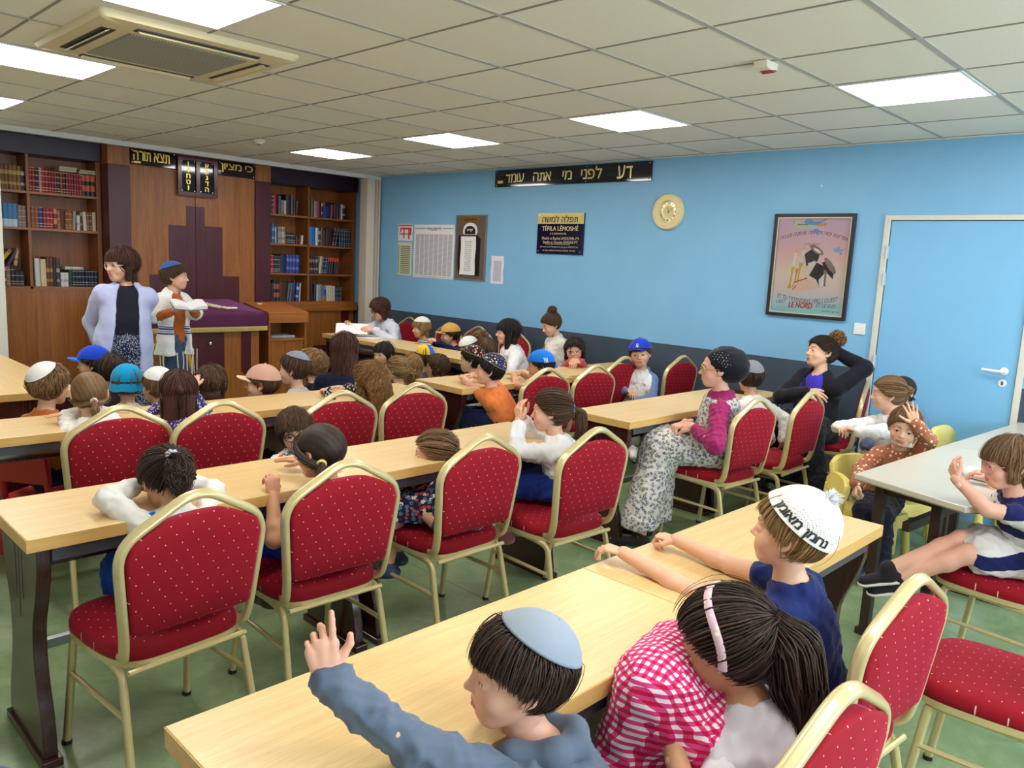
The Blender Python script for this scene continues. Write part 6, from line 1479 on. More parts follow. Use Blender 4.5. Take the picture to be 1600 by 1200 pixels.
    if st.get('under') is not None:      # hair pressed flat under a cap: no lock rises above it
        ax_, ca_ = unit(st['under'][0]), math.cos(math.radians(st['under'][1]+3)); q = (pts-CR_C)/(CR_R+off); rr = np.linalg.norm(q, axis=2); ins = ((q/rr[..., None])@ax_ > ca_) & (rr > 1.0)
        pts = np.where(ins[..., None], CR_C+(CR_R+off*0.8)*(q/rr[..., None]), pts)
    shade = np.clip(rng.normal(0.45, 0.36, len(pts)), 0, 1)
    out.append(ribbon(pts, rs*rng.uniform(0.6, 1.3, len(pts)), shade))
    def tail(poly, rads, m, curl=0.0):
        poly = np.array(poly, float); x = np.linspace(0, 1, len(poly)); xn = np.linspace(0, 1, 16)
        q = fillet(poly, 0.3, 8); x = np.linspace(0, 1, len(q)); c = np.stack([np.interp(xn, x, q[:, i]) for i in range(3)], 1); rr = np.interp(xn, np.linspace(0, 1, len(rads)), rads)
        v, f = sweep_geo(c, [(math.cos(a)*0.82, math.sin(a)*0.82) for a in np.linspace(0, 6.283, 10, endpoint=False)], (0, 1, 0.2), False, rr)
        f4 = np.array([g for g in f if len(g) == 4]); out.append((v, f4, np.full(len(v), 0.3)))
        a = rng.uniform(0, 6.283, m); rad = np.sqrt(rng.uniform(0.3, 1.1, m)); T = np.gradient(c, axis=0); T /= np.linalg.norm(T, axis=1)[:, None]
        A = np.cross(T, (0.2, 1, 0.1)); A /= np.linalg.norm(A, axis=1)[:, None]; B = np.cross(T, A)
        ln = rng.uniform(0.8, 1.08, m); P = []
        for i in range(m):
            cc = np.stack([np.interp(np.clip(xn*ln[i], 0, 1), xn, c[:, k]) for k in range(3)], 1)
            w = a[i]+xn*rng.uniform(-0.8, 0.8); p = cc+(A*np.cos(w)[:, None]+B*np.sin(w)[:, None])*(rr*rad[i])[:, None]
            if ln[i] > 1: p[-1] += T[-1]*(ln[i]-1)*np.linalg.norm(c[-1]-c[0])
            if curl: p += curl*np.stack([np.sin(xn*22+a[i]*3), np.cos(xn*22+a[i]*5), np.sin(xn*18+a[i])], 1)*np.clip(xn*3, 0, 1)[:, None]
            P.append(p)
        out.append(ribbon(np.array(P), rs*1.15, np.clip(rng.normal(0.5, 0.28, m), 0, 1), rad_c=c.mean(0)))
    if kind == 'pony': tail([ties[0]]+[np.array(q, float) for q in st['tail']], st.get('tr', [0.06, 0.13, 0.11, 0.03]), (420, 200, 90)[lod], st.get('tcurl', 0))
    if kind == 'pigtails':
        for t_ in ties: tail([t_, t_*np.array([1.35, 1.1, 1.12]), t_*np.array([1.6, 1.25, 0.75])], [0.05, 0.09, 0.03], (200, 100, 60)[lod], 0.02)
    if kind == 'bun':
        rbn = st.get('bun', 0.17); c = ties[0]+np.array([0, -0.03, rbn*0.75]) if 'bunc' not in st else np.array(st['bunc'], float)
        f = Field(); f.ell(c, (rbn, rbn, rbn*0.85), k=0); a, b = f.bounds(); v, q = surface(f, a, b, h); out.append((v, q, np.full(len(v), 0.4)))
        m = (420, 200, 90)[lod]; P = []
        for i in range(m):
            ax = rng.normal(size=3); ax /= np.linalg.norm(ax); e1 = np.cross(ax, (0.3, 0.5, 0.8)); e1 /= np.linalg.norm(e1); e2 = np.cross(ax, e1); w0 = rng.uniform(0, 6.28); w = w0+np.linspace(0, rng.uniform(1.2, 2.6), 12)
            rr = rbn*rng.uniform(0.98, 1.14)+st.get('bcurl', 0.02)*np.sin(np.linspace(0, 14, 12)+w0); P.append(c+(np.cos(w)[:, None]*e1+np.sin(w)[:, None]*e2)*rr[:, None]*np.array([1, 1, 0.88]))
        out.append(ribbon(np.array(P), rs*1.1, np.clip(rng.normal(0.55, 0.28, m), 0, 1), rad_c=c))
    nv = 0; Vs, Fs, As = [], [], []
    for V, F, A in out:
        if len(V) == 0: continue
        Vs.append(V); Fs.append(np.asarray(F)+nv); As.append(A); nv += len(V)
    return np.concatenate(Vs), np.concatenate(Fs), np.concatenate(As), ties

# ------------------------------------------------------------------ hats, kippahs, glasses (head units)
def basis(ax):
    ax = np.array(ax, float); ax /= np.linalg.norm(ax); e = np.cross(ax, (1, 0, 0) if abs(ax[0]) < 0.9 else (0, 1, 0)); e /= np.linalg.norm(e); return ax, e, np.cross(ax, e)
def dome(axis, ang, off, thick=0.02, panels=4, bulge=0.0, nb=48, na=12, rim=0.0, lower=None):
    """a cap that follows the skull round an axis out to the angle ang (degrees)"""
    ax, e1, e2 = basis(axis); al = np.linspace(0, math.radians(ang), na+1); be = np.linspace(0, 2*math.pi, nb, endpoint=False)
    def layer(o):
        V = []
        for i, a in enumerate(al):
            for b in be:
                u = ax*math.cos(a)+(e1*math.cos(b)+e2*math.sin(b))*math.sin(a)
                oo = o+bulge*math.cos(a*90/ang*math.pi/180*0+a/al[-1]*math.pi/2)-(0.006*(abs((b*panels/(2*math.pi)) % 1-0.5) > 0.47) if panels else 0)
                if rim and i >= na-1: oo += rim
                V.append(ellp(u, oo))
        return np.array(V)
    A, B = layer(off+thick), layer(off); n = nb; k = len(A)
    F = [(i*n+j, i*n+(j+1) % n, (i+1)*n+(j+1) % n, (i+1)*n+j) for i in range(na) for j in range(n)]; G = [tuple(k+q for q in f[::-1]) for f in F]
    E = [(na*n+j, na*n+(j+1) % n, k+na*n+(j+1) % n, k+na*n+j) for j in range(n)]
    F = [f[::-1] if np.dot(np.cross(A[f[1]]-A[f[0]], A[f[2]]-A[f[0]]), A[f[2]]-CR_C) < 0 else f for f in F if True]
    return np.concatenate([A, B]), F+G+E
def visor(yaw, tilt=0.15, L=0.42, w=0.34, z=0.16, y=0.36, down=0.0):
    """the brim of a baseball cap, in the direction yaw (radians) round the head"""
    V = []; nx, ny = 13, 6
    for lay in (0, -0.022):
        for j in range(ny):
            t = j/(ny-1)
            for i in range(nx):
                s_ = (i/(nx-1)-0.5)*2; x = s_*w*(1-0.35*t*t*abs(s_)**2); yy = y-0.16*s_*s_+L*t*(1-0.45*s_*s_)
                V.append((x, yy, z+lay-0.09*s_*s_-down*t+0.04*math.sin(t*2)))
    q = lambda l, j, i: l*nx*ny+j*nx+i; F = []
    for j in range(ny-1):
        for i in range(nx-1): F += [(q(0, j, i), q(0, j, i+1), q(0, j+1, i+1), q(0, j+1, i)), (q(1, j, i), q(1, j+1, i), q(1, j+1, i+1), q(1, j, i+1))]
    for i in range(nx-1): F += [(q(0, ny-1, i), q(0, ny-1, i+1), q(1, ny-1, i+1), q(1, ny-1, i)), (q(0, 0, i), q(1, 0, i), q(1, 0, i+1), q(0, 0, i+1))]
    for j in range(ny-1): F += [(q(0, j, 0), q(0, j+1, 0), q(1, j+1, 0), q(1, j, 0)), (q(0, j, nx-1), q(1, j, nx-1), q(1, j+1, nx-1), q(0, j+1, nx-1))]
    V = np.array(V); c, s_ = math.cos(-yaw), math.sin(-yaw); V = np.stack([V[:, 0]*c-V[:, 1]*s_, V[:, 0]*s_+V[:, 1]*c, V[:, 2]], 1); return V, F
def glasses_geo(round_=True):
    b = MB(); th = np.linspace(0, 2*math.pi, 28, endpoint=False)
    for sx in (-1, 1):
        p = np.stack([sx*0.155+0.115*np.cos(th), 0.415-0.05*np.abs(np.cos(th))*(np.sign(np.cos(th))*sx > 0), -0.01+0.098*np.sin(th)*(1 if round_ else 0.85)], 1); b.tube(p, 0.012, 6, closed=True, up=(0, 1, 0))
        b.tube(fillet([(sx*0.268, 0.37, 0.01), (sx*0.345, 0.25, 0.02), (sx*0.375, -0.02, 0.03), (sx*0.375, -0.08, -0.03)], 0.05, 4), 0.009, 6)
    b.tube(fillet([(-0.045, 0.42, 0.01), (0, 0.445, 0.025), (0.045, 0.42, 0.01)], 0.02, 4), 0.010, 6)
    return np.concatenate(b.v), b.f

# ------------------------------------------------------------------ a person
def orient(yaw, pitch=0.0, roll=0.0):
    y, p, w = (math.radians(a) for a in (yaw, pitch, roll))
    f = np.array([math.sin(y)*math.cos(p), math.cos(y)*math.cos(p), math.sin(p)]); r = np.array([math.cos(y), -math.sin(y), 0]); u = np.cross(r, f)
    return np.stack([r*math.cos(w)-u*math.sin(w), f, u*math.cos(w)+r*math.sin(w)], 1)
def unit(v): v = np.array(v, float); return v/(np.linalg.norm(v)+1e-12)
def wrinkle(V, N, amp, rng, f=110.0):
    d = np.zeros(len(V))
    for _ in range(7):
        k = rng.normal(size=3); k = k/np.linalg.norm(k)*f*rng.uniform(0.5, 1.7); d += 1.3*(0.62-np.abs(np.sin(V@k*0.6+rng.uniform(0, 6.28)+1.2*np.sin(V@(k[[1, 2, 0]]*0.6)))))
    return V+N*(d/7*amp*2.6)[:, None]
PB = {'child': dict(sw=0.445, sr=0.18, rib=(0.43, 0.34, 0.58), wst=(0.42, 0.34, 0.5), pel=(0.46, 0.40, 0.36), ua=0.84, fa=0.76, hl=0.60, ar=(0.18, 0.15, 0.145, 0.108), th=1.32, sh=1.22, lr=(0.30, 0.215, 0.205, 0.14), ft=0.75, nk=0.185, tl=1.62),
      'adult': dict(sw=0.62, sr=0.21, rib=(0.56, 0.40, 0.72), wst=(0.52, 0.42, 0.7), pel=(0.70, 0.54, 0.5), ua=1.26, fa=1.08, hl=0.78, ar=(0.215, 0.175, 0.17, 0.118), th=1.85, sh=1.8, lr=(0.40, 0.275, 0.265, 0.17), ft=1.08, nk=0.19, tl=2.15)}
SHOE = [plain('shoe_'+str(i), S(*c), 0.5) for i, c in enumerate(((40, 40, 52), (214, 210, 206), (70, 46, 40), (60, 70, 110), (190, 120, 130)))]
def person(label, head, H=0.205, yaw=0, look=None, kind='child', pel=None, seat=0.46, sit=True, arms=(None, None), legs=None, skin='light', hair=None, hcol='brown', top=None, bottom=None, shoes=None,
           lod=1, extras=(), seed=1, lean=0.10, group=None, hemdrop=0.30, spread=0.32, feet_floor=False, lids=None):
    for e_ in extras:
        if hair is not None and hasattr(e_, 'under'): hair = {**hair, 'under': e_.under}
    rng = np.random.default_rng(seed); B = PB[kind]; Hc = np.array(head, float)
    lk = look if look is not None else (yaw, 0, 0); Rh = orient(*lk); Rb = orient(yaw); r, f = Rb[:, 0], Rb[:, 1]
    P = np.array(pel, float) if pel is not None else np.array([*(Hc[:2]-f[:2]*lean), seat+0.018+(B['lr'][0]+0.09)*H])
    Nk = Hc+Rh@np.array([0, -0.13, -0.50])*H+np.array([0, 0, -0.17*H])-f*0.03*H
    s = unit(Nk-P); fc = unit(np.cross(s, r)); r2 = np.cross(fc, s); L = np.linalg.norm(Nk-P); ax = np.stack([r2, fc, s])
    base = np.array([P[0], P[1], 0.0]); root = empty('person', tuple(base), 0, label, 'person', group)
    sh = {d: Nk+r2*d*B['sw']*H-s*0.27*H for d in (-1, 1)}
    # arms
    A = {}
    for d, spec in zip((-1, 1), arms):
        ua, fa = B['ua']*H, B['fa']*H
        if spec is None: spec = 'lap'
        if spec == 'lap': spec = (P+r*d*0.24*H+f*0.75*H+np.array([0, 0, 0.42*H]), r*d*0.6-f*0.5+np.array([0, 0, -0.4]), 'relax', f*0.8-r*d*0.5+np.array([0, 0, -0.15]), (0, 0, -1))
        elif spec == 'hang': spec = (sh[d]+r*d*0.16*H-np.array([0, 0, ua+fa])*0.97+f*0.12*H, -f, 'relax', (f[0]*0.15, f[1]*0.15, -1), -r*d)
        elif spec == 'table': spec = (np.array([*(sh[d][:2]+f[:2]*(ua+fa)*0.74-r[:2]*d*0.2*H), 0.752+0.2*H]), r*d*0.9+np.array([0, 0, -0.3]), 'flat', f-r*d*0.7, (0, 0, -1))
        elif spec == 'fold': spec = (np.array([*(sh[d][:2]+f[:2]*(ua)*0.85-r[:2]*d*0.75*H), 0.752+0.2*H]), r*d*1.0+np.array([0, 0, -0.2]), 'flat', -r*d+f*0.2, (0, 0, -1))
        elif spec == 'chin': spec = (Hc+Rh@np.array([d*0.22, 0.36, -0.62])*H, r*d*0.5+np.array([0, 0, -1]), 'relax', Rh@np.array([-d*0.1, 0.0, 1.0]), -(Rh@np.array([0, 1.0, 0])))
        W, hint, pose, fd, pn = spec; W = np.array(W, float); S_ = sh[d]; v = W-S_; D = np.linalg.norm(v)
        if D > (ua+fa)*0.995: q = D/(ua+fa)*1.006; ua *= q; fa *= q
        dr_ = v/D; c = np.clip((ua*ua+D*D-fa*fa)/(2*ua*D), -1, 1); pp = np.array(hint, float); pp = pp-dr_*(pp@dr_); pp = unit(pp) if np.linalg.norm(pp) > 1e-6 else unit(np.cross(dr_, r))
        A[d] = (S_, S_+dr_*ua*c+pp*ua*math.sqrt(max(0, 1-c*c)), W, pose, unit(fd), unit(pn))
    # legs
    G = {}
    for d, spec in zip((-1, 1), legs or (None, None)):
        hip = P+r*d*0.21*H*(1.3 if kind == 'adult' else 1)-np.array([0, 0, 0.08*H]); tl, sl = B['th']*H, B['sh']*H
        if spec is not None: kn, an, ft = (np.array(q, float) for q in spec); ft = unit(ft)
        elif sit and seat < 0.4 and feet_floor:
            kn = hip+f*0.55*H+np.array([0, 0, -0.95*H]); an = np.array([kn[0]-f[0]*0.02, kn[1]-f[1]*0.02, min(0.075, kn[2]-0.05)]); ft = f+r*d*0.1
        elif sit:
            kn = hip+unit(f+r*d*spread*0.35)*tl; kn[2] = seat+0.024+B['lr'][1]*H
            an = kn+unit(f*0.12+np.array([0, 0, -1]))*min(sl, kn[2]-0.06); 
            if feet_floor: an[2] = 0.075
            ft = f+r*d*0.15
        else: kn = np.array([hip[0]+f[0]*0.02, hip[1]+f[1]*0.02, hip[2]*0.53]); an = np.array([hip[0], hip[1], 0.075]); ft = f+r*d*0.2
        G[d] = (hip, kn, an, unit(ft))
    def torso(F_, t=0.0, lower=True):
        L1 = L
        F_.ell(Nk-s*0.72*H+fc*0.0*H, np.array(B['rib'])*H*np.array([1, 1, 1])+t, ax, k=0.10*H/0.2*0.5)
        for d in (-1, 1): F_.cap(Nk-s*0.20*H, sh[d]*0.94+Nk*0.06-s*0.02*H, B['sr']*H+t, B['sr']*H*0.85+t, k=0.22*H)
        F_.cap(Nk-s*0.35*H, Nk-s*0.02*H, B['nk']*H*1.25+t, B['nk']*H*1.0+t, k=0.25*H)
        if kind == 'adult':
            for d in (-1, 1): F_.ell(Nk-s*1.05*H+fc*0.22*H+r2*d*0.26*H, np.full(3, 0.25*H)+t, None, k=0.22*H)
        F_.ell(P*0.55+Nk*0.45, np.array(B['wst'])*H+np.array([t, t, L*0.08]), ax, k=0.3*H)
        if lower: F_.ell(P, np.array(B['pel'])*H+t, ax, k=0.3*H)
    def arm(F_, d, t=0.0, upto=2.0):
        a, e, w = A[d][:3]; R = B['ar']
        F_.cap(a, e if upto >= 1 else a+(e-a)*upto, R[0]*H+t, (R[1] if upto >= 1 else R[0]*(1-upto)+R[1]*upto)*H+t, k=0.12*H)
        if upto > 1:
            q = e+(w-e)*min(1.0, upto-1); F_.cap(e, q, R[2]*H+t, (R[2]+(R[3]-R[2])*(upto-1))*H+t, k=0.06*H)
            if t == 0: F_.ell(e+(w-e)*0.28, (R[2]*1.06*H,)*3, None, k=0.06*H)
    hb = (0.0085, 0.0115, 0.0155)[lod]; hc = (0.0075, 0.010, 0.0135)[lod]
    # ---- the body: one surface, with the finely modelled head and hands joined to it
    bf = Field(); torso(bf)
    bf.cap(Nk-s*0.1*H, Hc+Rh@np.array([0, -0.11, -0.42])*H, B['nk']*H*0.97, None, k=0.1*H)
    for d in (-1, 1):
        arm(bf, d)
        hip, kn, an, ft = G[d]; R = B['lr']; bf.cap(hip, kn, R[0]*H, R[1]*H, k=0.12*H).cap(kn, an, R[2]*H, R[3]*H, k=0.06*H).ell(kn+(an-kn)*0.3-ft*0.03*H, (R[2]*H*1.02,)*3, None, k=0.08*H)
        bf.cap(an-np.array([0, 0, 0.12*H])-ft*0.12*H, an-np.array([0, 0, 0.19*H])+ft*B['ft']*H*0.62, 0.14*H, 0.105*H, k=0.08*H, flat=0.8, n=(0, 0, 1))
    lo, hi = bf.bounds(); V, F = surface(bf, lo, hi, hb)
    hv, hf, lip, brow, cheek = head_template(kind, 0 if lod < 2 else 1)
    Vs, Fs, at = [V, hv@(Rh*H).T+Hc], [F, hf+len(V)], {'lip': [np.zeros(len(V)), lip], 'brow': [np.zeros(len(V)), brow], 'cheek': [np.zeros(len(V)), cheek]}; n = len(V)+len(hv)
    for d in (-1, 1):
        _a, e, w, pose, fd, pn = A[d]; Y = fd; Z = unit(-pn-Y*(-pn@Y)); X = np.cross(Y, Z)
        v, q = hand_template(pose); M = np.stack([X*(1 if d < 0 else -1), Y, Z], 1)*B['hl']*H
        Vs.append(v@M.T+w); q = q if d < 0 else q[:, ::-1]; Fs.append(q+n); n += len(v)
        for k in at: at[k].append(np.zeros(len(v)))
    body = fast_mesh('body', np.concatenate(Vs)-base, np.concatenate(Fs), SKIN[skin], root, {k: np.concatenate(v) for k, v in at.items()})
    # ---- eyes
    ev, ef, em = EYE
    for d in (-1, 1):
        gz = Rh@orient((lids or (0, 0))[0], (lids or (0, 0))[1])
        fast_mesh('eye', (ev@gz.T)*H+(Hc+Rh@np.array([d*0.147, 0.302, -0.006])*H)-base, ef, [M_EYEW, M_IRIS, M_PUP], root, fm=em)
    # ---- hair
    ties = []
    if hair is not None:
        v, q, a, ties = make_hair(hair, rng, lod); fast_mesh('hair', v@(Rh*H).T+Hc-base, q, HAIR[hcol], root, {'strand': a})
    def addpart(name, v, q, m, parent=None, smooth=60):
        return MB().add(np.asarray(v)@(Rh*H).T+Hc-base, q).build(name, m, parent or root, smooth=smooth)
    ctx = dict(root=root, base=base, Rh=Rh, H=H, Hc=Hc, P=P, Nk=Nk, s=s, fc=fc, r=r2, f=f, A=A, G=G, sh=sh, B=B, L=L, hc=hc, rng=rng, addpart=addpart, ties=ties, torso=torso, arm=arm, ax=ax)
    # ---- clothes
    if top:
        t = top.get('t', 0.010); tf = Field(); torso(tf, t, top.get('hem', 0.3) > -0.2)
        tf.half(P-s*(top.get('hem', 0.25)*H), -s)
        if 'mid' in top: top['mid'](tf, ctx, t)
        sl = top.get('sleeve', 1.95)
        if sl:
            for d in (-1, 1): arm(tf, d, t*0.95, sl)
        ng = top.get('neck', 1.12); tf.cap(Nk-s*top.get('nd', 0.06)*H+fc*top.get('nf', 0.02)*H, Hc+Rh@np.array([0, -0.1, -0.2])*H, B['nk']*H*ng, B['nk']*H*ng*1.1, k=0.012, op='-')
        lo, hi = tf.bounds(); v, q = surface(tf, lo, hi, hc); v = wrinkle(v, normals(v, q), top.get('wr', 0.0055), rng, top.get('wf', 95)); ctx['top'] = fast_mesh(top.get('name', 'shirt'), v-base, q, top['m'], root)
    if bottom:
        bt = Field(); t = bottom.get('t', 0.009); kd = bottom['kind']
        if kd in ('trousers', 'shorts'):
            bt.ell(P, np.array(B['pel'])*H+t, ax, k=0)
            for d in (-1, 1):
                hip, kn, an, ft = G[d]; R = B['lr']; bt.cap(hip, kn, R[0]*H+t, R[1]*H+t, k=0.12*H)
                if kd == 'trousers': bt.cap(kn, an+(kn-an)*0.05, R[2]*H+t, R[3]*H+t*1.5, k=0.06*H)
        else:
            w = bottom.get('w', 1.0); drop = bottom.get('drop', 0.9); bt.ell(P, np.array(B['pel'])*H*1.02+t, ax, k=0); K = [G[d][1] for d in (-1, 1)]; Hp = [G[d][0] for d in (-1, 1)]
            if sit:
                R = B['lr']
                for i in (0, 1):
                    c = Hp[i]+(K[i]-Hp[i])*min(1.0, bottom.get('reach', 1.0)); bt.cap(Hp[i], c, R[0]*H*1.12*w+t, R[1]*H*1.35*w+t, k=0.3*H)
                bt.cap(sum(Hp)/2, (sum(Hp)/2)+(sum(K)/2-sum(Hp)/2)*min(1, bottom.get('reach', 1.0))*0.97, R[0]*H*0.95, R[1]*H*1.1+t, k=0.3*H)
                if seat > 0.4: bt.half((0, 0, seat+0.016), (0, 0, -1))
                if drop > 0:
                    for i, d in enumerate((-1, 1)):
                        e = K[i]+unit(G[d][2]-K[i]+f*0.02)*drop*np.linalg.norm(G[d][2]-K[i]); bt.cap(K[i], e, R[1]*H*1.3*w+t, R[2]*H*1.6*w+t, k=0.3*H)
                    m0 = sum(K)/2; m1 = m0+np.array([0, 0, -1])*drop*np.linalg.norm(G[1][2]-K[1]); bt.cap(m0, m1, R[1]*H*1.1, R[2]*H*1.5*w, k=0.3*H); bt.half(m1, (0, 0, -1))
            else:
                an = (G[-1][2]+G[1][2])/2; e = P+(an-P)*drop; bt.cap(P-s*0.1*H, e, B['pel'][0]*H*0.98, B['pel'][0]*H*1.25*w, k=0.2*H, flat=0.85, n=f); bt.half(e, (0, 0, -1))
        lo, hi = bt.bounds(); v, q = surface(bt, lo, hi, hc); N_ = normals(v, q); v = wrinkle(v, N_, bottom.get('wr', 0.006), rng, 80)
        if bottom.get('pleat'):
            side = (v-P)@r2; w_ = np.clip((P[2]+0.02-v[:, 2])/0.06, 0, 1); v = v+N_*(np.sin(side*bottom['pleat'])*0.008*w_)[:, None]
        fast_mesh({'trousers': 'trousers', 'shorts': 'shorts'}.get(kd, 'skirt'), v-base, q, bottom['m'], root)
    if shoes is None: shoes = dict(m=SHOE[seed % len(SHOE)])
    if shoes:
        for d in (-1, 1):
            hip, kn, an, ft = G[d]; sf = Field(); z = np.array([0, 0, 1.0]); sf.cap(an-z*0.13*H-ft*0.14*H, an-z*0.2*H+ft*B['ft']*H*0.60, 0.155*H, 0.125*H, k=0.08*H, flat=0.8, n=(0, 0, 1)).cap(an-z*0.1*H, an+z*0.02*H, 0.165*H, 0.17*H, k=0.1*H)
            lo, hi = sf.bounds(); v, q = surface(sf, lo, hi, hc); o = fast_mesh('shoe', v-base, q, shoes['m'], root)
            if 'sole' in shoes:
                so = Field(); so.cap(an-z*0.26*H-ft*0.14*H, an-z*0.28*H+ft*B['ft']*H*0.60, 0.165*H, 0.135*H, k=0, flat=0.35, n=(0, 0, 1)); lo, hi = so.bounds(); v, q = surface(so, lo, hi, hc); fast_mesh('sole', v-base, q, shoes['sole'], o)
    for ex in extras: ex(ctx)
    return root, ctx

# ---- extras: each returns a function that adds a part to the person
def kippah(m, axis=(0, -0.42, 1), ang=56, off=0.072, bulge=0.03, band=None, panels=4, thick=0.018):
    def go(c):
        v, q = dome(axis, ang, off, thick, panels, bulge); o = c['addpart']('kippah', v, q, m)
        if band is not None:
            ax, e1, e2 = basis(axis); a = math.radians(ang); be = np.linspace(0, 2*math.pi, 64, endpoint=False)
            P = np.array([ellp(ax*math.cos(a)+(e1*math.cos(b)+e2*math.sin(b))*math.sin(a), off+thick*0.6) for b in be]); b = MB(); b.tube(P, 0.016, 6, closed=True); c['addpart']('rim', np.concatenate(b.v), b.f, band, o)
    go.under = (axis, ang); return go
def ballcap(m, yaw=0.0, mv=None, axis=(0, -0.05, 1), ang=80, L=0.42, z=0.17, down=0.0, off=0.07, text=None, tm=None):
    def go(c):
        v, q = dome(axis, ang, off, 0.02, 6, 0.03); o = c['addpart']('cap', v, q, m)
        v, q = visor(yaw, L=L, z=z, down=down); c['addpart']('visor', v, q, mv or m, o)
        b = MB(); p = ellp(unit(axis), off+0.055); b.lathe([(0, 0), (0.03, 0), (0.02, 0.02), (0, 0.025)], 10, M=rotz(0, tuple(p))); c['addpart']('button', np.concatenate(b.v), b.f, mv or m, o)
        if text: curved_text(c, text, tm, o, 0.0 if not isinstance(text, tuple) else text[3], off+0.052)
    go.under = (axis, ang); return go
def curved_text(c, spec, m, parent, a0, off):
    """lettering wrapped on a cap: spec = (string, hebrew, height, azimuth, elevation, angular width)"""
    txt, heb, hgt, az, el, wid = spec
    v, f = text_fit(txt, None, hgt, 0.001, heb, 0.02); w = v[:, 0].max()-v[:, 0].min(); k = wid/max(w, 1e-6) if wid else 1.0
    a = az+v[:, 0]*k; e = el+v[:, 1]/0.42
    u = np.stack([np.cos(e)*np.sin(a), np.cos(e)*np.cos(a), np.sin(e)], 1); p = CR_C+(CR_R+off)*u; c['addpart']('lettering', p, f, m, parent, 0)
def glasses(m, round_=True):
    def go(c): v, q = glasses_geo(round_); c['addpart']('glasses', v, q, m)
    return go
def hairtie(m, r=0.075, t=0.035, i=0, lump=0.012, axis=None):
    def go(c):
        p = c['ties'][i]; ax, e1, e2 = basis(axis if axis is not None else p-CR_C*np.array([1, 1, 0.6])); th = np.linspace(0, 2*math.pi, 30, endpoint=False); b = MB()
        q = np.array([p+(e1*math.cos(a)+e2*math.sin(a))*(r+lump*math.sin(a*7)) for a in th]); b.tube(q, t, 8, closed=True, up=tuple(ax), scale=1+0.25*np.sin(th*9)*(lump > 0)); c['addpart']('hair_tie', np.concatenate(b.v), b.f, m)
    return go
def bead(name, p, r, m, sc=(1, 1, 1)):
    def go(c):
        b = MB(); a = np.linspace(0, math.pi, 9); b.lathe([(math.sin(x)*r, -math.cos(x)*r) for x in a], 12); v = np.concatenate(b.v)*np.array(sc)+np.array(p); c['addpart'](name, v, b.f, m)
    return go
def part(fn): return fn

# ================================================================== the people in the room
K = cloth
W_ = (228, 226, 222); NAVY = (26, 34, 84)
def H_(kind, **k): return dict(kind=kind, **k)
def T_op(m, **k): return dict(m=m, **k)
def overshirt(m, hem=1.1, gap=0.30, sleeve=1.95, t=0.020, name='overshirt', flare=1.15, collar=True, wr=0.007):
    """an open garment worn over the top, parted down the front"""
    def go(c):
        H, P, Nk, s, fc, B = c['H'], c['P'], c['Nk'], c['s'], c['fc'], c['B']; F_ = Field(); c['torso'](F_, t, True)
        dn = np.array([0, 0, -1.0]); e = P+dn*hem*H
        F_.cap(P+s*0.2*H, e, B['pel'][0]*H*0.97+t, B['pel'][0]*H*flare+t, k=0.2*H, flat=0.85, n=fc); F_.half(e, dn)
        if sleeve:
            for d in (-1, 1): c['arm'](F_, d, t*0.9, sleeve)
        g = gap*H; F_.cap(Nk+fc*0.35*H-s*0.15*H, P+fc*0.55*H-s*0.3*H, g*0.8, g*1.05, k=0.02, op='-').cap(P+fc*0.55*H-s*0.3*H, e+fc*0.75*H, g*1.05, g*1.15, k=0.02, op='-')
        F_.cap(Nk-s*0.05*H+fc*0.1*H, c['Hc'], B['nk']*H*1.2, B['nk']*H*1.4, k=0.01, op='-')
        lo, hi = F_.bounds(); v, q = surface(F_, lo, hi, c['hc']); v = wrinkle(v, normals(v, q), wr, c['rng'], 24); o = fast_mesh(name, v-c['base'], q, m, c['root'])
        if collar:
            b = MB()
            for d in (-1, 1): b.sweep(fillet([Nk-fc*0.22*H-s*0.02*H, Nk+c['r']*d*0.22*H-s*0.06*H, Nk+c['r']*d*0.20*H+fc*0.30*H-s*0.35*H], 0.1*H, 6), [(0.004, -0.12*H), (0.004, 0.12*H), (-0.004, 0.12*H), (-0.004, -0.12*H)], up=tuple(c['r']*d+s*0.6))
            v = np.concatenate(b.v); MB().add(v-c['base'], b.f).build('collar', m, o, smooth=60)
    return go
def rope(name, m, pts, r, n=8):
    def go(c):
        p = pts(c) if callable(pts) else [np.array(q) for q in pts]; b = MB(); b.tube(fillet(p, 0.05, 5), r, n); v = np.concatenate(b.v); MB().add(v-c['base'], b.f).build(name, m, c['root'])
    return go
def blob(name, m, fill, h=0.006, wr=0.0):
    """a soft extra part described by a function that fills a Field"""
    def go(c):
        F_ = Field(); fill(F_, c); lo, hi = F_.bounds(); v, q = surface(F_, lo, hi, h)
        if wr: v = wrinkle(v, normals(v, q), wr, c['rng'], 40)
        fast_mesh(name, v-c['base'], q, m, c['root'])
    return go
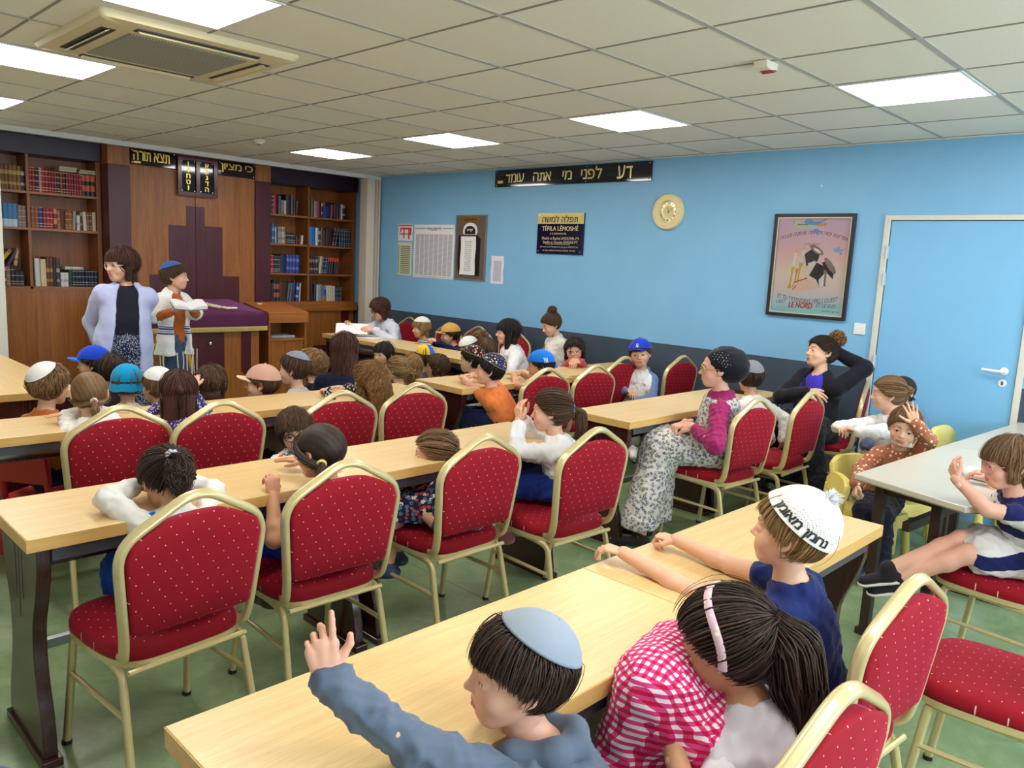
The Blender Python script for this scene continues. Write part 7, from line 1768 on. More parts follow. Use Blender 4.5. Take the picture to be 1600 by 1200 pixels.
def knit_cap(c):
    t = NT('white_knit'); v = t.coord(); x, y, z = t.xyz(v); t.base(t.mix(t.noise(v, 40, 3), S(220, 216, 208), S(242, 240, 234))); t.set(0.9, sheen=0.3)
    w = t.voro(v, 190, 0.25); t.bump(w.outputs['Distance'], 0.9, 0.004)
    ax = (0, -0.62, 1); v, q = dome(ax, 74, 0.075, 0.035, 0, 0.10, 64, 18); o = c['addpart']('knit_cap', v, q, t.m)
    v, q = dome(ax, 77, 0.085, 0.045, 0, 0.0, 64, 24); keep = [f for f in q if all(unit((v[i]-CR_C)/CR_R)@unit(ax) < math.cos(math.radians(60)) for i in f)]; c['addpart']('knit_band', v, keep, K((236, 234, 228)), o)
    a_ = unit(ax); txt = 'נחמן מאומן'; g, f = text_fit(txt, 0.80, 0.125, 0.002, True, 0.02)
    dl = unit(np.array([-1.0, 0, 0])); dl = unit(dl-a_*(dl@a_)); db = unit(np.cross(a_, dl)); db = db if db[1] < 0 else -db
    # the words run along the band on the wearer's left side, starting behind the ear
    ang = g[:, 0]/0.47+0.05; al = math.radians(68.5)-g[:, 1]/0.46
    u = a_*np.cos(al)[:, None]+(dl*np.cos(ang)[:, None]+db*np.sin(ang)[:, None])*np.sin(al)[:, None]; c['addpart']('lettering', CR_C+(CR_R+0.140)*u, f, plain('black_ink', S(24, 20, 18), 0.5), o, 0)
    rng = np.random.default_rng(1); p0 = CR_C+(CR_R+0.17)*unit(ax); m = 260; d = rng.normal(size=(m, 3)); d /= np.linalg.norm(d, axis=1)[:, None]; d = d*0.7+unit(ax)*0.6; L = rng.uniform(0.10, 0.22, m); s_ = np.linspace(0, 1, 6)
    P = p0+d[:, None]*L[:, None, None]*s_[None, :, None]+np.array([0, 0, -0.06])*(s_**2)[None, :, None]; V, F, _a = ribbon(P, 0.006, rng.uniform(0, 1, m), p0); c['addpart']('pompom', V, [tuple(q) for q in F], K((236, 238, 242)), o, 180)

def bun_ball(c, ctr, rb_, col='golden'):
    rng = c['rng']; ctr = np.array(ctr, float); P = []
    for i in range(340):
        e1 = unit(rng.normal(size=3)); e2 = unit(np.cross(e1, rng.normal(size=3))); w0 = rng.uniform(0, 6.28); w = w0+np.linspace(0, 1.6, 14); rr = rb_*rng.uniform(0.6, 1.12)+0.05*np.sin(np.linspace(0, 16, 14)+w0)
        P.append(ctr+(np.cos(w)[:, None]*e1+np.sin(w)[:, None]*e2)*rr[:, None])
    V, F, A = ribbon(np.array(P), 0.010, np.clip(rng.normal(0.5, 0.35, 340), 0, 1), rad_c=ctr); fast_mesh('curly_bun', V@(c['Rh']*c['H']).T+c['Hc']-c['base'], F, HAIR[col], c['root'], {'strand': A})
def sunhat(c):
    m = K((16, 150, 206), rough=0.9); v, q = dome((0, -0.02, 1), 88, 0.075, 0.025, 5, 0.05); o = c['addpart']('sun_hat', v, q, m)
    n = 40; th = np.linspace(0, 2*math.pi, n, endpoint=False); V = []
    for k, (rr, z) in enumerate(((1.06, 0.13), (1.12, 0.02), (1.17, -0.10), (1.14, -0.10), (1.05, 0.08))):
        for a in th: V.append((math.sin(a)*(CR_R[0]+0.075)*rr, CR_C[1]+math.cos(a)*(CR_R[1]+0.075)*rr, z+0.015*math.sin(a*6)*(k in (2, 3))-0.07*(math.cos(a) < -0.2)))
    F = [(i*n+j, i*n+(j+1) % n, (i+1)*n+(j+1) % n, (i+1)*n+j) for i in range(4) for j in range(n)]; c['addpart']('brim', V, F, m, o)
def panel_kippah(c):
    v, q = dome((0, -0.2, 1), 68, 0.075, 0.02, 4, 0.05, 48, 12); cols = [(206, 40, 40), (40, 96, 190), (232, 190, 40), (226, 220, 214)]; fm = []
    mats = [K(x) for x in cols]; b = MB()
    for f in q: p = np.mean([v[i] for i in f], 0); b.add([v[i] for i in f], [tuple(range(len(f)))], int((math.atan2(p[0], p[1])/(2*math.pi)*4) % 4))
    vv = np.concatenate(b.v)@(c['Rh']*c['H']).T+c['Hc']-c['base']; m = MB(); m.v = [vv]; m.f = b.f; m.m = b.m; m.n = len(vv); m.build('kippah', mats, c['root'], smooth=60)
def denim_jacket(c): overshirt(K((88, 112, 160), 'denim', (120, 142, 184)), 0.25, 0.52, 1.9, 0.018, 'denim_jacket', 1.05, False)(c)
def shirt_print(c):
    M = np.stack([-c['r'], c['s'], c['fc']], 1); ctr = c['P']*0.5+c['Nk']*0.5+c['fc']*0.43*c['H']
    for txt, w, h, y, m in (('FARMER', 0.125, 0.026, 0.028, plain('red_transfer', S(176, 40, 56), 0.6)), ('★ ★ ★', 0.09, 0.02, -0.01, plain('navy_transfer', S(40, 44, 90), 0.6))):
        v, f = text_fit(txt, w, h, 0.002); v = v+np.array([0, y, 0.002]); v[:, 2] -= 2.6*v[:, 0]**2; MB().add(v@M.T+ctr-c['base'], f).build('lettering', m, c['root'], smooth=0)
def beret(c):
    m = K((20, 18, 30), rough=0.7); F_ = Field(); H, R, O = c['H'], c['Rh'], c['Hc']
    F_.ell(O+R@np.array([0, -0.20, 0.20])*H, np.array([0.45, 0.52, 0.44])*H, R.T, k=0).ell(O+R@np.array([0.0, -0.42, 0.05])*H, np.array([0.40, 0.36, 0.40])*H, R.T, k=0.05)
    F_.half(O+R@np.array([0, 0.36, 0.10])*H, R@np.array([0, 0.72, -0.70])); F_.half(O+R@np.array([0, -0.3, -0.33])*H, R@np.array([0, 0.25, -1.0]))
    lo, hi = F_.bounds(); v, q = surface(F_, lo, hi, 0.006); v = wrinkle(v, normals(v, q), 0.004, c['rng'], 40); o = fast_mesh('beret', v-c['base'], q, m, c['root'])
    rng = np.random.default_rng(5); b = MB(); mp = plain('pearl', S(236, 232, 230), 0.15, spec=0.7)
    for cx, cz in ((0.10, 0.36), (-0.02, 0.30), (-0.13, 0.20), (0.02, 0.48), (-0.16, 0.36), (-0.24, 0.12)):
        for k in range(7):
            a = k*1.05; r = 0.075 if k else 0; y_, z_ = cx+r*math.cos(a), cz+r*math.sin(a); p = np.array([-0.46*math.sqrt(max(0.05, 1-((y_+0.2)/0.52)**2-((z_-0.2)/0.44)**2)), y_, z_]); rr = rng.uniform(0.006, 0.011)
            b.lathe([(0, -rr), (rr*0.8, -rr*0.6), (rr, 0), (rr*0.8, rr*0.6), (0, rr)], 8, M=rotz(0, tuple(p)))
    c['addpart']('sequin', np.concatenate(b.v), b.f, mp, o)
def talit(c):
    t = NT('prayer_shawl'); v = t.coord(); x, y, z = t.xyz(v); col = t.mix(t.noise(v, 16, 3), S(226, 224, 218), S(238, 236, 232))
    for z0, w in ((1.008, 0.004), (0.992, 0.007), (0.972, 0.003), (0.955, 0.006)): col = t.mix(t.math('LESS_THAN', t.math('ABSOLUTE', t.math('SUBTRACT', z, z0-0.02)), w), col, S(44, 56, 120))
    t.base(col); t.set(0.85, sheen=0.1); overshirt(t.m, 0.62, 0.30, 0.92, 0.030, 'prayer_shawl', 1.35, False, 0.008)(c)
    b = MB(); H, P, r, f = c['H'], c['P'], c['r'], c['f']
    for d, a, q, L in ((-1, 0.75, 0.35, 0.30), (-1, 0.70, 0.2, 0.20), (1, 0.75, 0.35, 0.32), (1, 0.35, 0.66, 0.30), (-1, 0.32, 0.66, 0.31), (1, 0.1, 0.66, 0.2), (1, 0.68, 0.05, 0.34), (-1, 0.12, 0.62, 0.22)):
        p = P+r*d*a*H+f*q*H+np.array([0, 0, -0.45*H]); b.tube(fillet([p, p+np.array([0.006*d, -0.004, -L*0.5]), p+np.array([-0.008*d, 0.006, -L])], 0.05, 4), 0.0045, 6)
    v = np.concatenate(b.v); MB().add(v-c['base'], b.f).build('tassel', K((226, 218, 196)), c['root'])
KG = 'children in the rows beyond the second line of tables'
# ---------------- nearest table
person('boy in a grey hooded top and pale grey felt kippah, pointing with his raised arm', (-4.972, -0.296, 0.858), H=0.20, yaw=-22, look=(-53, 3, 0), pel=(-4.90, -0.50, 0.53), lod=0, seed=3, skin='pink',
       hair=H_('short', fringe=0.115, under=((0, -0.55, 1), 56)), hcol='dark', top=T_op(K((98, 110, 130)), neck=1.45, nd=0.12, wr=0.007), bottom=dict(kind='trousers', m=K((44, 52, 78))),
       arms=((( -5.298, -0.165, 0.915), (-0.4, -0.2, -1.0), 'two', (-0.10, 0.04, 1.0), (0.35, 0.9, 0.2)), 'lap'),
       extras=[kippah(K((150, 160, 174), rough=0.9), (0, -0.55, 1), 56, band=K((136, 146, 160))),
               blob('hood', K((98, 110, 130)), lambda F_, c: F_.chain([c['Nk']+c['r']*d*0.30*c['H']*a-c['f']*b*c['H']+np.array([0, 0, z*c['H']]) for d, a, b, z in ((-1, 1, -0.30, -0.16), (-1, 1.1, 0.0, 0.04), (-1, 0.75, 0.36, 0.10), (1, 0, 0.46, 0.10), (1, 0.75, 0.36, 0.10), (1, 1.1, 0.0, 0.04), (1, 1, -0.30, -0.16))], [0.12*c['H']]*7, k=0.02), wr=0.003),
               blob('undershirt', K((200, 60, 40)), lambda F_, c: F_.cap(c['Nk']-np.array([0, 0, 0.16*c['H']]), c['Nk']-np.array([0, 0, 0.02*c['H']]), 0.25*c['H'], 0.215*c['H'], k=0))])
person('girl in lilac vest and pink gingham skirt, pastel hairband in her dark hair', (-4.514, -0.465, 0.832), H=0.207, yaw=6, look=(-14, -16, 0), pel=(-4.50, -0.585, 0.56), lod=0, seed=4, skin='tan',
       hair=H_('pony', tie=(0.02, -0.50, 0.26), tail=[(0.04, -0.66, 0.05), (0.04, -0.62, -0.5), (0.0, -0.56, -0.95)], tr=[0.12, 0.27, 0.28, 0.12], curl=0.012, off=0.075), hcol='dark', top=T_op(K((216, 210, 220)), sleeve=0.15, neck=1.25),
       bottom=dict(kind='skirt', m=K((226, 70, 140), 'gingham', (196, 20, 70), (246, 226, 236), 62), drop=0.75, w=1.05),
       legs=(((-4.63, -0.37, 0.735), (-4.70, -0.33, 0.42), (-.2, 1, 0)), ((-4.49, -0.345, 0.74), (-4.57, -0.30, 0.42), (-.2, 1, 0))),
       arms=(((-4.672, -0.455, 0.655), (-0.8, -0.5, -0.6), 'grip', (0.75, 0.35, 0.45), (0.6, -0.2, 0.6)), ((-4.598, -0.425, 0.695), (0.8, -0.5, -0.6), 'grip', (-0.8, 0.35, -0.3), (-0.2, 0.2, -1))),
       extras=[blob('shirt_sleeve', K((226, 220, 226)), lambda F_, c: [F_.cap(c['sh'][d], c['sh'][d]+(c['A'][d][1]-c['sh'][d])*0.5, 0.205*c['H'], 0.20*c['H'], k=0.01) for d in (-1, 1)], wr=0.003),
               lambda c: c['addpart']('hairband', *(lambda P_: sweep_geo(P_, [(0.004, -0.045), (0.018, -0.03), (0.018, 0.03), (0.004, 0.045), (-0.008, 0.04), (-0.008, -0.04)], (0, 1, 0)))(np.array([ellp(unit((math.sin(a), 0.16-0.25*abs(math.sin(a))**3, math.cos(a))), 0.115) for a in np.linspace(-2.0, 2.0, 26)])), K((226, 190, 206), 'dots', (240, 226, 190), None, 1.4)),
               bead('hair_clip', (0.02, -0.50, 0.26), 0.05, plain('tortoise', S(60, 30, 20), 0.2), (1, 0.7, 1.2)), bead('earring', (-0.375, -0.01, -0.13), 0.018, M_CHROME)])
person('boy in a white knitted cap with pompom and navy T-shirt, arms stretched over the table', (-4.095, -0.392, 0.962), H=0.19, yaw=-8, look=(-12, 6, 0), pel=(-4.02, -0.47, 0.56), lod=0, seed=5, skin='light',
       hair=H_('short', fringe=0.2), hcol='blond', top=T_op(K((24, 38, 96)), sleeve=0.55, hem=0.35), bottom=dict(kind='trousers', m=K((60, 64, 80))),
       arms=(((-4.165, 0.055, 0.792), (-0.4, 0, -1), 'relax', (-0.25, 1, 0.05), (0, 0, -1)), ((-3.945, 0.02, 0.792), (0.4, 0, -1), 'grip', (-0.1, 1, 0.0), (0, 0, -1))),
       legs=(((-4.12, -0.31, 0.525), (-4.12, -0.32, 0.24), (0, 1, 0)), ((-3.90, -0.31, 0.525), (-3.89, -0.32, 0.24), (0, 1, 0))),
       extras=[lambda c: knit_cap(c)])
# ---------------- second table
person('girl in royal blue and white sleeves, resting her head, pale scrunchie in dark curls', (-4.935, 1.36, 0.835), H=0.20, yaw=4, look=(8, -42, 0), pel=(-4.98, 1.17, 0.56), lod=0, seed=6, skin='tan',
       hair=H_('pony', tie=(0.02, -0.52, 0.14), tail=[(0.04, -0.66, 0.0), (0.04, -0.60, -0.35), (0.0, -0.48, -0.55)], tr=[0.07, 0.17, 0.20, 0.10], tcurl=0.05), hcol='dark', top=T_op(K(W_), sleeve=1.9, hem=0.9),
       arms=(((-5.00, 1.47, 0.797), (-1.0, -0.5, 0.2), 'flat', (1, 0.1, 0), (0, 0, -1)), ((-4.84, 1.49, 0.80), (1.0, -0.5, 0.2), 'flat', (-1, 0.15, 0), (0, 0, -1))), bottom=dict(kind='skirt', m=K((14, 84, 206)), drop=0.3, w=1.1),
       extras=[hairtie(K((206, 208, 214)), 0.085, 0.05), blob('pinafore', K((14, 84, 206)), lambda F_, c: (c['torso'](F_, 0.017), F_.half(c['Nk']-c['s']*0.30*c['H'], c['s']), [F_.cap(c['Nk']-c['s']*0.42*c['H']+c['r']*d*0.34*c['H'], c['Nk']-c['s']*0.05*c['H']+c['r']*d*0.36*c['H']-c['f']*0.08*c['H'], 0.14*c['H'], 0.12*c['H'], k=0.02) for d in (-1, 1)]), wr=0.004)])
person('girl in a royal blue dress with a dark low ponytail tied with a yellow band', (-4.405, 1.275, 0.872), H=0.208, yaw=-2, look=(-16, -3, -4), pel=(-4.42, 1.17, 0.56), lod=0, seed=7, skin='tan',
       hair=H_('pony', tie=(-0.36, -0.34, -0.08), tail=[(-0.52, -0.46, -0.28), (-0.50, -0.44, -0.85), (-0.42, -0.40, -1.2)], tr=[0.06, 0.13, 0.14, 0.07]), hcol='dark', top=T_op(K((16, 56, 196)), sleeve=0.42, hem=0.8, t=0.012), bottom=dict(kind='skirt', m=K((16, 56, 196)), drop=0.25, w=1.15),
       arms=(((-4.60, 1.272, 0.74), (-0.9, -0.3, -0.8), 'grip', (0.1, 0.3, 0.95), (0, 1, -0.25)), 'table'), extras=[hairtie(K((232, 214, 130)), 0.06, 0.03, lump=0), rope('sleeve_trim', K(W_), lambda c: [c['sh'][-1]+(c['A'][-1][1]-c['sh'][-1])*0.42+unit(np.cross(c['A'][-1][1]-c['sh'][-1], e))*0.208*c['H'] for e in [np.array([math.cos(a), math.sin(a), 0.2]) for a in np.linspace(0, 6.2, 16)]], 0.004)])
person('girl in a dark floral dress sitting low behind her chair back, fair plaited-back hair', (-3.775, 1.36, 0.755), H=0.205, yaw=-38, look=(-50, -2, 0), pel=(-3.74, 1.22, 0.56), lod=0, seed=8, skin='light',
       hair=H_('bun', tie=(0, -0.42, 0.05), bunc=(0, -0.50, 0.0), bun=0.11, bcurl=0.03, curl=0.02), hcol='light', top=T_op(K((30, 34, 66), 'floral', (214, 84, 66), (92, 130, 150), 1.5), sleeve=1.15, hem=0.7), bottom=dict(kind='skirt', m=K((30, 34, 66), 'floral', (214, 84, 66), (92, 130, 150), 1.5), drop=0.1, w=1.25, reach=0.7),
       arms=(((-3.93, 1.295, 0.555), (-0.4, -0.6, -0.6), 'relax', (-0.8, 0.5, -0.2), (0, 0, -1)), 'lap'), extras=[bead('earring', (-0.375, -0.01, -0.13), 0.018, M_CHROME)])
person('girl in a white long-sleeved shirt and navy skirt, ponytail in a blue patterned scrunchie', (-3.165, 1.235, 0.905), H=0.20, yaw=-20, look=(-34, -2, 6), pel=(-3.13, 1.13, 0.56), lod=0, seed=9, skin='light',
       hair=H_('pony', tie=(0.04, -0.52, 0.10), tail=[(0.10, -0.72, 0.0), (0.12, -0.74, -0.4), (0.10, -0.62, -0.62)], tr=[0.06, 0.15, 0.14, 0.05]), hcol='brown', top=T_op(K((232, 230, 232)), sleeve=1.75, hem=0.30, t=0.014, wr=0.008), bottom=dict(kind='skirt', m=K((20, 44, 122)), drop=0.12, w=1.3, reach=0.75, pleat=70),
       arms=(((-3.30, 1.315, 0.865), (-0.6, -0.2, -1.0), 'relax', (-0.1, 0.1, 1), (0.9, -0.1, 0.3)), ((-3.20, 1.39, 0.86), (0.5, 0.3, -1.0), 'relax', (-0.3, 0.0, 1), (-0.2, -1, 0.2))), extras=[hairtie(K((70, 86, 130), 'specks', (180, 190, 214), None, 1.5), 0.085, 0.055)])
# ---------------- third line of tables
person('small girl with round dark glasses and a white top with bright blots, peering back', (-3.955, 2.225, 0.722), H=0.205, yaw=190, look=(205, -8, 8), seat=0.33, lod=0, seed=10, skin='light', lean=-0.02,
       hair=H_('short', fringe=0.17, sides=0.30, pj=0.3, rf=0.9), hcol='brown', top=T_op(K((232, 230, 226), 'floral', (44, 70, 150), (226, 100, 50), 1.1), hem=0.5), bottom=dict(kind='trousers', m=K((60, 64, 90))), arms=('lap', 'lap'),
       extras=[glasses(plain('aubergine_frame', S(70, 28, 60), 0.25)), bead('plain_hair_slide', (0.3, 0.12, 0.28), 0.03, M_CHROME)])
person('girl in a white blouse with mousy hair in a low ponytail, leaning on the table', (-4.735, 2.74, 0.895), H=0.20, yaw=12, look=(14, -12, 0), pel=(-4.76, 2.57, 0.56), lod=1, seed=11, hair=H_('pony', tie=(0.06, -0.47, -0.18), tail=[(0.08, -0.55, -0.4), (0.04, -0.5, -0.65)], tr=[0.05, 0.09, 0.03]), hcol='light', top=T_op(K((236, 232, 228)), t=0.014), bottom=dict(kind='trousers', m=K((110, 140, 190), 'denim', (140, 166, 208))), arms=('fold', 'fold'), extras=[hairtie(K((220, 206, 206)), 0.055, 0.03)])
person('girl in a purple dress with tiny stars and long straight brown hair half tied up', (-4.325, 2.72, 0.872), H=0.208, yaw=18, look=(20, -4, 0), pel=(-4.35, 2.52, 0.56), lod=1, seed=12, hair=H_('long', len=1.35, wide=0.30, yb=-0.36, front=False, part=(0, -0.35, 1), pj=0.05), hcol='redbrown', top=T_op(K((58, 46, 112), 'specks', (190, 184, 214), None, 0.8)), bottom=dict(kind='skirt', m=K((58, 46, 112), 'specks', (190, 184, 214), None, 0.8), drop=0.3),
       arms=('table', ((-4.235, 2.80, 0.872), (0.7, 0.1, -1), 'relax', (-0.4, 0.5, 0.7), (-0.5, 0.5, -0.3))), extras=[blob('hair_tail', HAIR['redbrown'], lambda F_, c: F_.chain([c['Hc']+c['Rh']@np.array(p)*c['H'] for p in ((0, -0.44, 0.36), (0.01, -0.56, 0.1), (0.02, -0.55, -0.3))], [0.05*c['H'], 0.085*c['H'], 0.05*c['H']]), 0.005)])
person('girl with long golden-brown curls tumbling down her back, sitting by the second row of tables', (-3.235, 2.615, 0.872), H=0.21, yaw=-12, look=(-14, 4, 0), pel=(-3.24, 2.62, 0.56), lod=0, seed=13, hair=H_('long', len=1.85, wide=0.34, yb=-0.62, front=False, curl=0.045, cf=17, part=(0.1, -0.1, 1), pj=0.25), hcol='golden', top=T_op(K((30, 32, 50), 'specks', (210, 206, 200), None, 0.7)), bottom=dict(kind='skirt', m=K((30, 32, 50)), drop=0.3), arms=(((-3.39, 2.80, 0.792), (-0.6, 0, -0.8), 'grip', (-0.1, 1, 0), (0, 0, -1)), 'table'))
# ---------------- beyond the tables, on low seats
def low(label, head, yaw, look, hair, hcol, top, seed, ex=(), skin='light', H=0.205, arms=('lap', 'lap'), bot=None, lod=1, seat=0.29, lean=0.05, **k):
    person(label, head, H=H, yaw=yaw, look=look, seat=seat, lod=lod, seed=seed, hair=hair, hcol=hcol, top=T_op(top), bottom=dict(kind='trousers', m=bot or K((40, 46, 72))), arms=arms, extras=list(ex), skin=skin, feet_floor=True, lean=lean, group=KG, **k)
SAT = K((226, 224, 226), rough=0.35)
low('child in an orange top with a white satin kippah on mousy curls', (-4.745, 3.30, 0.855), 55, (62, -4, 0), H_('curly', sides=None, curl=0.03, off=0.06), 'light', K((196, 110, 50)), 20, [kippah(SAT, (-0.15, -0.8, 1), 50, 0.10)], seat=0.33)
low('child with a turquoise sun hat and white jersey, seen from behind', (-4.16, 3.88, 0.735), 20, (20, -4, 0), H_('short'), 'light', K((226, 226, 226)), 21, [lambda c: sunhat(c)])
low('dark-haired child beside the turquoise sun hat', (-4.16, 4.12, 0.785), 20, (24, -6, 0), H_('short'), 'dark', K((60, 50, 60)), 22)
low('boy in a royal blue baseball cap near the standing woman', (-4.19, 4.40, 0.80), -40, (-58, 0, 0), H_('short'), 'dark', K((28, 36, 66)), 23, [ballcap(K((22, 66, 200)), mv=K((34, 120, 226)), L=0.38)])
low('child with a white kippah half hidden by the long straight brown hair', (-4.085, 3.60, 0.755), -10, (-20, 0, 0), H_('short'), 'light', K((150, 120, 100)), 24, [kippah(SAT, (-0.25, -0.2, 1), 54, 0.08)])
low('brown-haired child with one starry purple sleeve raised, behind the table', (-3.855, 3.36, 0.795), 30, (32, -2, 0), H_('short', sides=0.34, curl=0.02), 'brown', K((58, 46, 112), 'specks', (190, 184, 214), None, 0.8), 25, arms=(((-4.0, 3.28, 0.80), (-0.8, 0.0, -0.6), 'relax', (0.3, 0.5, 0.6), (0.5, 0.5, -0.4)), 'lap'))
low('child in a cream and pink baseball cap, before the lectern', (-3.606, 3.22, 0.79), -35, (-48, 2, 0), H_('short'), 'brown', K((150, 130, 120)), 26, [ballcap(K((206, 160, 140)), mv=K((236, 204, 160)), L=0.38), bead('red_badge', (-0.40, -0.06, 0.06), 0.06, K((190, 50, 40)), (0.4, 1, 1))])
low('boy in a pale grey T-shirt and small grey kippah', (-3.275, 3.41, 0.835), -25, (-38, 0, 0), H_('short', curl=0.01), 'brown', K((196, 200, 206)), 27, [kippah(K((136, 142, 162)), (0.1, -0.25, 1), 50, 0.075)])
low('child in black with a head of fair tight curls', (-2.955, 3.72, 0.805), -10, (-30, 0, 0), H_('curly', curl=0.05, cf=24, off=0.07), 'blond', K((34, 36, 46)), 28)
person('woman in navy with shoulder-length dark brown hair, seen from behind among the children', (-2.89, 3.40, 0.945), H=0.228, yaw=32, look=(30, -4, 0), kind='adult', seat=0.29, lod=1, seed=29, hair=H_('long', len=1.05, wide=0.34, yb=-0.30, front=True, part=(0.05, 0, 1), curl=0.012), hcol='redbrown', top=T_op(K((20, 26, 50))), bottom=dict(kind='skirt', m=K((24, 26, 40)), drop=0.8), arms=('lap', 'lap'), feet_floor=True)
low('dark-haired child glancing back from under the wall table', (-1.66, 4.62, 0.72), -120, (-100, -2, 0), H_('short', fringe=0.14, sides=0.3), 'black', K((90, 80, 110)), 30, lod=2, seat=0.24)
low('girl in speckled burgundy with a curly fair ponytail', (-2.10, 3.83, 0.71), -8, (-14, 0, 0), H_('pony', tie=(0.16, -0.46, 0.10), tail=[(0.25, -0.62, -0.1), (0.22, -0.6, -0.45)], tr=[0.05, 0.13, 0.05], tcurl=0.04, curl=0.02), 'blond', K((110, 40, 62), 'specks', (180, 120, 140), None, 0.8), 31, [hairtie(K((226, 150, 160)), 0.06, 0.035)], seat=0.24)
low('girl with long loose dark-blond hair seen from behind', (-1.83, 3.98, 0.69), 25, (25, 0, 0), H_('long', len=1.2, wide=0.31, curl=0.025), 'blond', K((150, 110, 120)), 32, seat=0.22)
low('child with rounded brown hair sitting low beside the long dark-blond hair', (-1.56, 3.98, 0.675), -30, (-45, 0, 0), H_('short', sides=0.34, curl=0.02), 'brown', K((120, 110, 130)), 33, seat=0.22)
low('boy in a many-coloured kippah of red, blue and yellow panels', (-1.52, 4.20, 0.72), 10, (12, -4, 0), H_('short'), 'brown', K((90, 96, 120)), 34, [lambda c: panel_kippah(c)], lod=2, seat=0.24)
low('boy with an embroidered red and green kippah and white shirt', (-1.60, 3.50, 0.795), -20, (-38, 0, 0), H_('short'), 'black', K((222, 222, 226)), 35, [kippah(K((26, 26, 30), 'embroid', (206, 50, 66), (150, 170, 60), 1.0), (0, -0.35, 1), 66, 0.08, bulge=0.05, band=K((110, 120, 60)))], seat=0.33)
low('girl with brown hair and a navy hair bow behind the embroidered kippahs', (-1.28, 3.66, 0.84), 10, (10, 0, 0), H_('short', sides=0.3), 'brown', K((140, 130, 150)), 36, [bead('hair_bow', (0.22, -0.44, 0.12), 0.10, K((36, 44, 90)), (1, 0.6, 1.2))], lod=2, seat=0.33)
# ---------------- along the blue wall
def wall(label, head, yaw, look, hair, hcol, top, seed, ex=(), arms=('lap', 'lap'), H=0.2, seat=0.46, lod=2, **k): person(label, head, H=H, yaw=yaw, look=look, seat=seat, lod=lod, seed=seed, hair=hair, hcol=hcol, top=T_op(top), bottom=dict(kind='trousers', m=K((44, 50, 80))), arms=arms, extras=list(ex), **k)
person('woman in a white blouse with brown bob and glasses, reading papers at the wall table', (-0.80, 5.86, 1.03), H=0.225, yaw=-82, look=(-72, -22, 0), kind='adult', pel=(-0.62, 5.86, 0.56), lod=1, seed=40, hair=H_('bob', sides=0.52, part=(0.15, 0.1, 1), parted=True), hcol='redbrown', top=T_op(K((206, 212, 226)), sleeve=1.9, t=0.016, nd=0.3, nf=0.15), bottom=dict(kind='trousers', m=K((40, 44, 60))),
       arms=(((-1.03, 5.64, 0.835), (0.2, -0.8, -0.6), 'relax', (-0.8, 0.3, 0.1), (0, 0.5, -0.8)), ((-1.10, 5.93, 0.835), (0.2, 0.8, -0.6), 'relax', (-0.8, -0.3, 0.1), (0, -0.5, 0.8))),
       extras=[glasses(plain('dark_frame', S(40, 30, 30), 0.3), False), blob('undershirt', K((30, 32, 44)), lambda F_, c: F_.cap(c['Nk']-c['s']*0.5*c['H']+c['fc']*0.22*c['H'], c['Nk']-c['s']*0.12*c['H']+c['fc']*0.1*c['H'], 0.17*c['H'], 0.16*c['H'], k=0))])
b = MB()
for k in range(4): b.add([(-0.15+0.01*k, -0.105, 0.0), (0.15+0.01*k, -0.105, 0.0), (0.15+0.01*k, 0.105, 0.085+0.002*k), (-0.15+0.01*k, 0.105, 0.085+0.002*k), (-0.15+0.01*k, -0.105, 0.0015), (0.15+0.01*k, -0.105, 0.0015), (0.15+0.01*k, 0.105, 0.0865+0.002*k), (-0.15+0.01*k, 0.105, 0.0865+0.002*k)], [(3, 2, 1, 0), (4, 5, 6, 7), (0, 1, 5, 4), (1, 2, 6, 5), (2, 3, 7, 6), (3, 0, 4, 7)])
tag_obj(b.build('reading_papers', M_WP, None, smooth=0), (-1.22, 5.80, 0.79), math.radians(-35), 'white pages held up by the reading woman in white', 'papers')
wall('toddler in a striped white top with a small white cap on fair hair', (-0.62, 5.36, 0.862), -80, (-62, -4, 0), H_('short', fringe=0.12, sides=0.36), 'blond', K((226, 226, 226), 'stripe', (60, 60, 70), None, 42), 41, [kippah(K((232, 230, 224)), (0, -0.1, 1), 58, 0.085, bulge=0.05)])
wall('boy in a tan baseball cap and navy sweater, hands at his mouth', (-0.70, 4.80, 0.85), -75, (-58, -6, 0), H_('short'), 'dark', K((26, 34, 70)), 42, [ballcap(K((206, 160, 82)), L=0.40, z=0.19)], arms=(((-0.93, 4.72, 0.80), (0, -0.8, -0.2), 'grip', (-0.6, 0.6, 0.3), (0, 0.4, -0.8)), ((-0.93, 4.82, 0.80), (0, 0.8, -0.2), 'grip', (-0.6, -0.6, 0.3), (0, -0.4, -0.8))))
wall('little girl with two fair pigtails at the wall table', (-0.50, 4.57, 0.816), -80, (-40, -10, 0), H_('pigtails', curl=0.02), 'light', K((120, 110, 120)), 43, [hairtie(K((120, 200, 90)), 0.05, 0.03, 1), hairtie(K((226, 226, 220)), 0.05, 0.03, 0)])
wall('small child bent low at the wall table with only a white kippah showing', (-0.80, 4.40, 0.753), -85, (-70, -20, 0), H_('short'), 'brown', K((100, 110, 130)), 44, [kippah(K((226, 226, 222)), (0, 0.0, 1), 66, 0.085, bulge=0.05)], seat=0.34)
person('woman with a black bob and white blouse, resting her arm on the wall table', (-0.78, 3.90, 0.965), H=0.225, yaw=-60, look=(-52, 0, 0), kind='adult', seat=0.44, lod=1, seed=45, hair=H_('bob', sides=0.72, fringe=0.10, part=(0, 0, 1)), hcol='black', top=T_op(K((230, 228, 230)), sleeve=1.5, t=0.016), bottom=dict(kind='skirt', m=K((30, 32, 46)), drop=0.8), arms=(((-1.12, 3.75, 0.795), (0, -0.6, -0.8), 'relax', (-0.9, 0.3, 0), (0, 0, -1)), 'lap'))
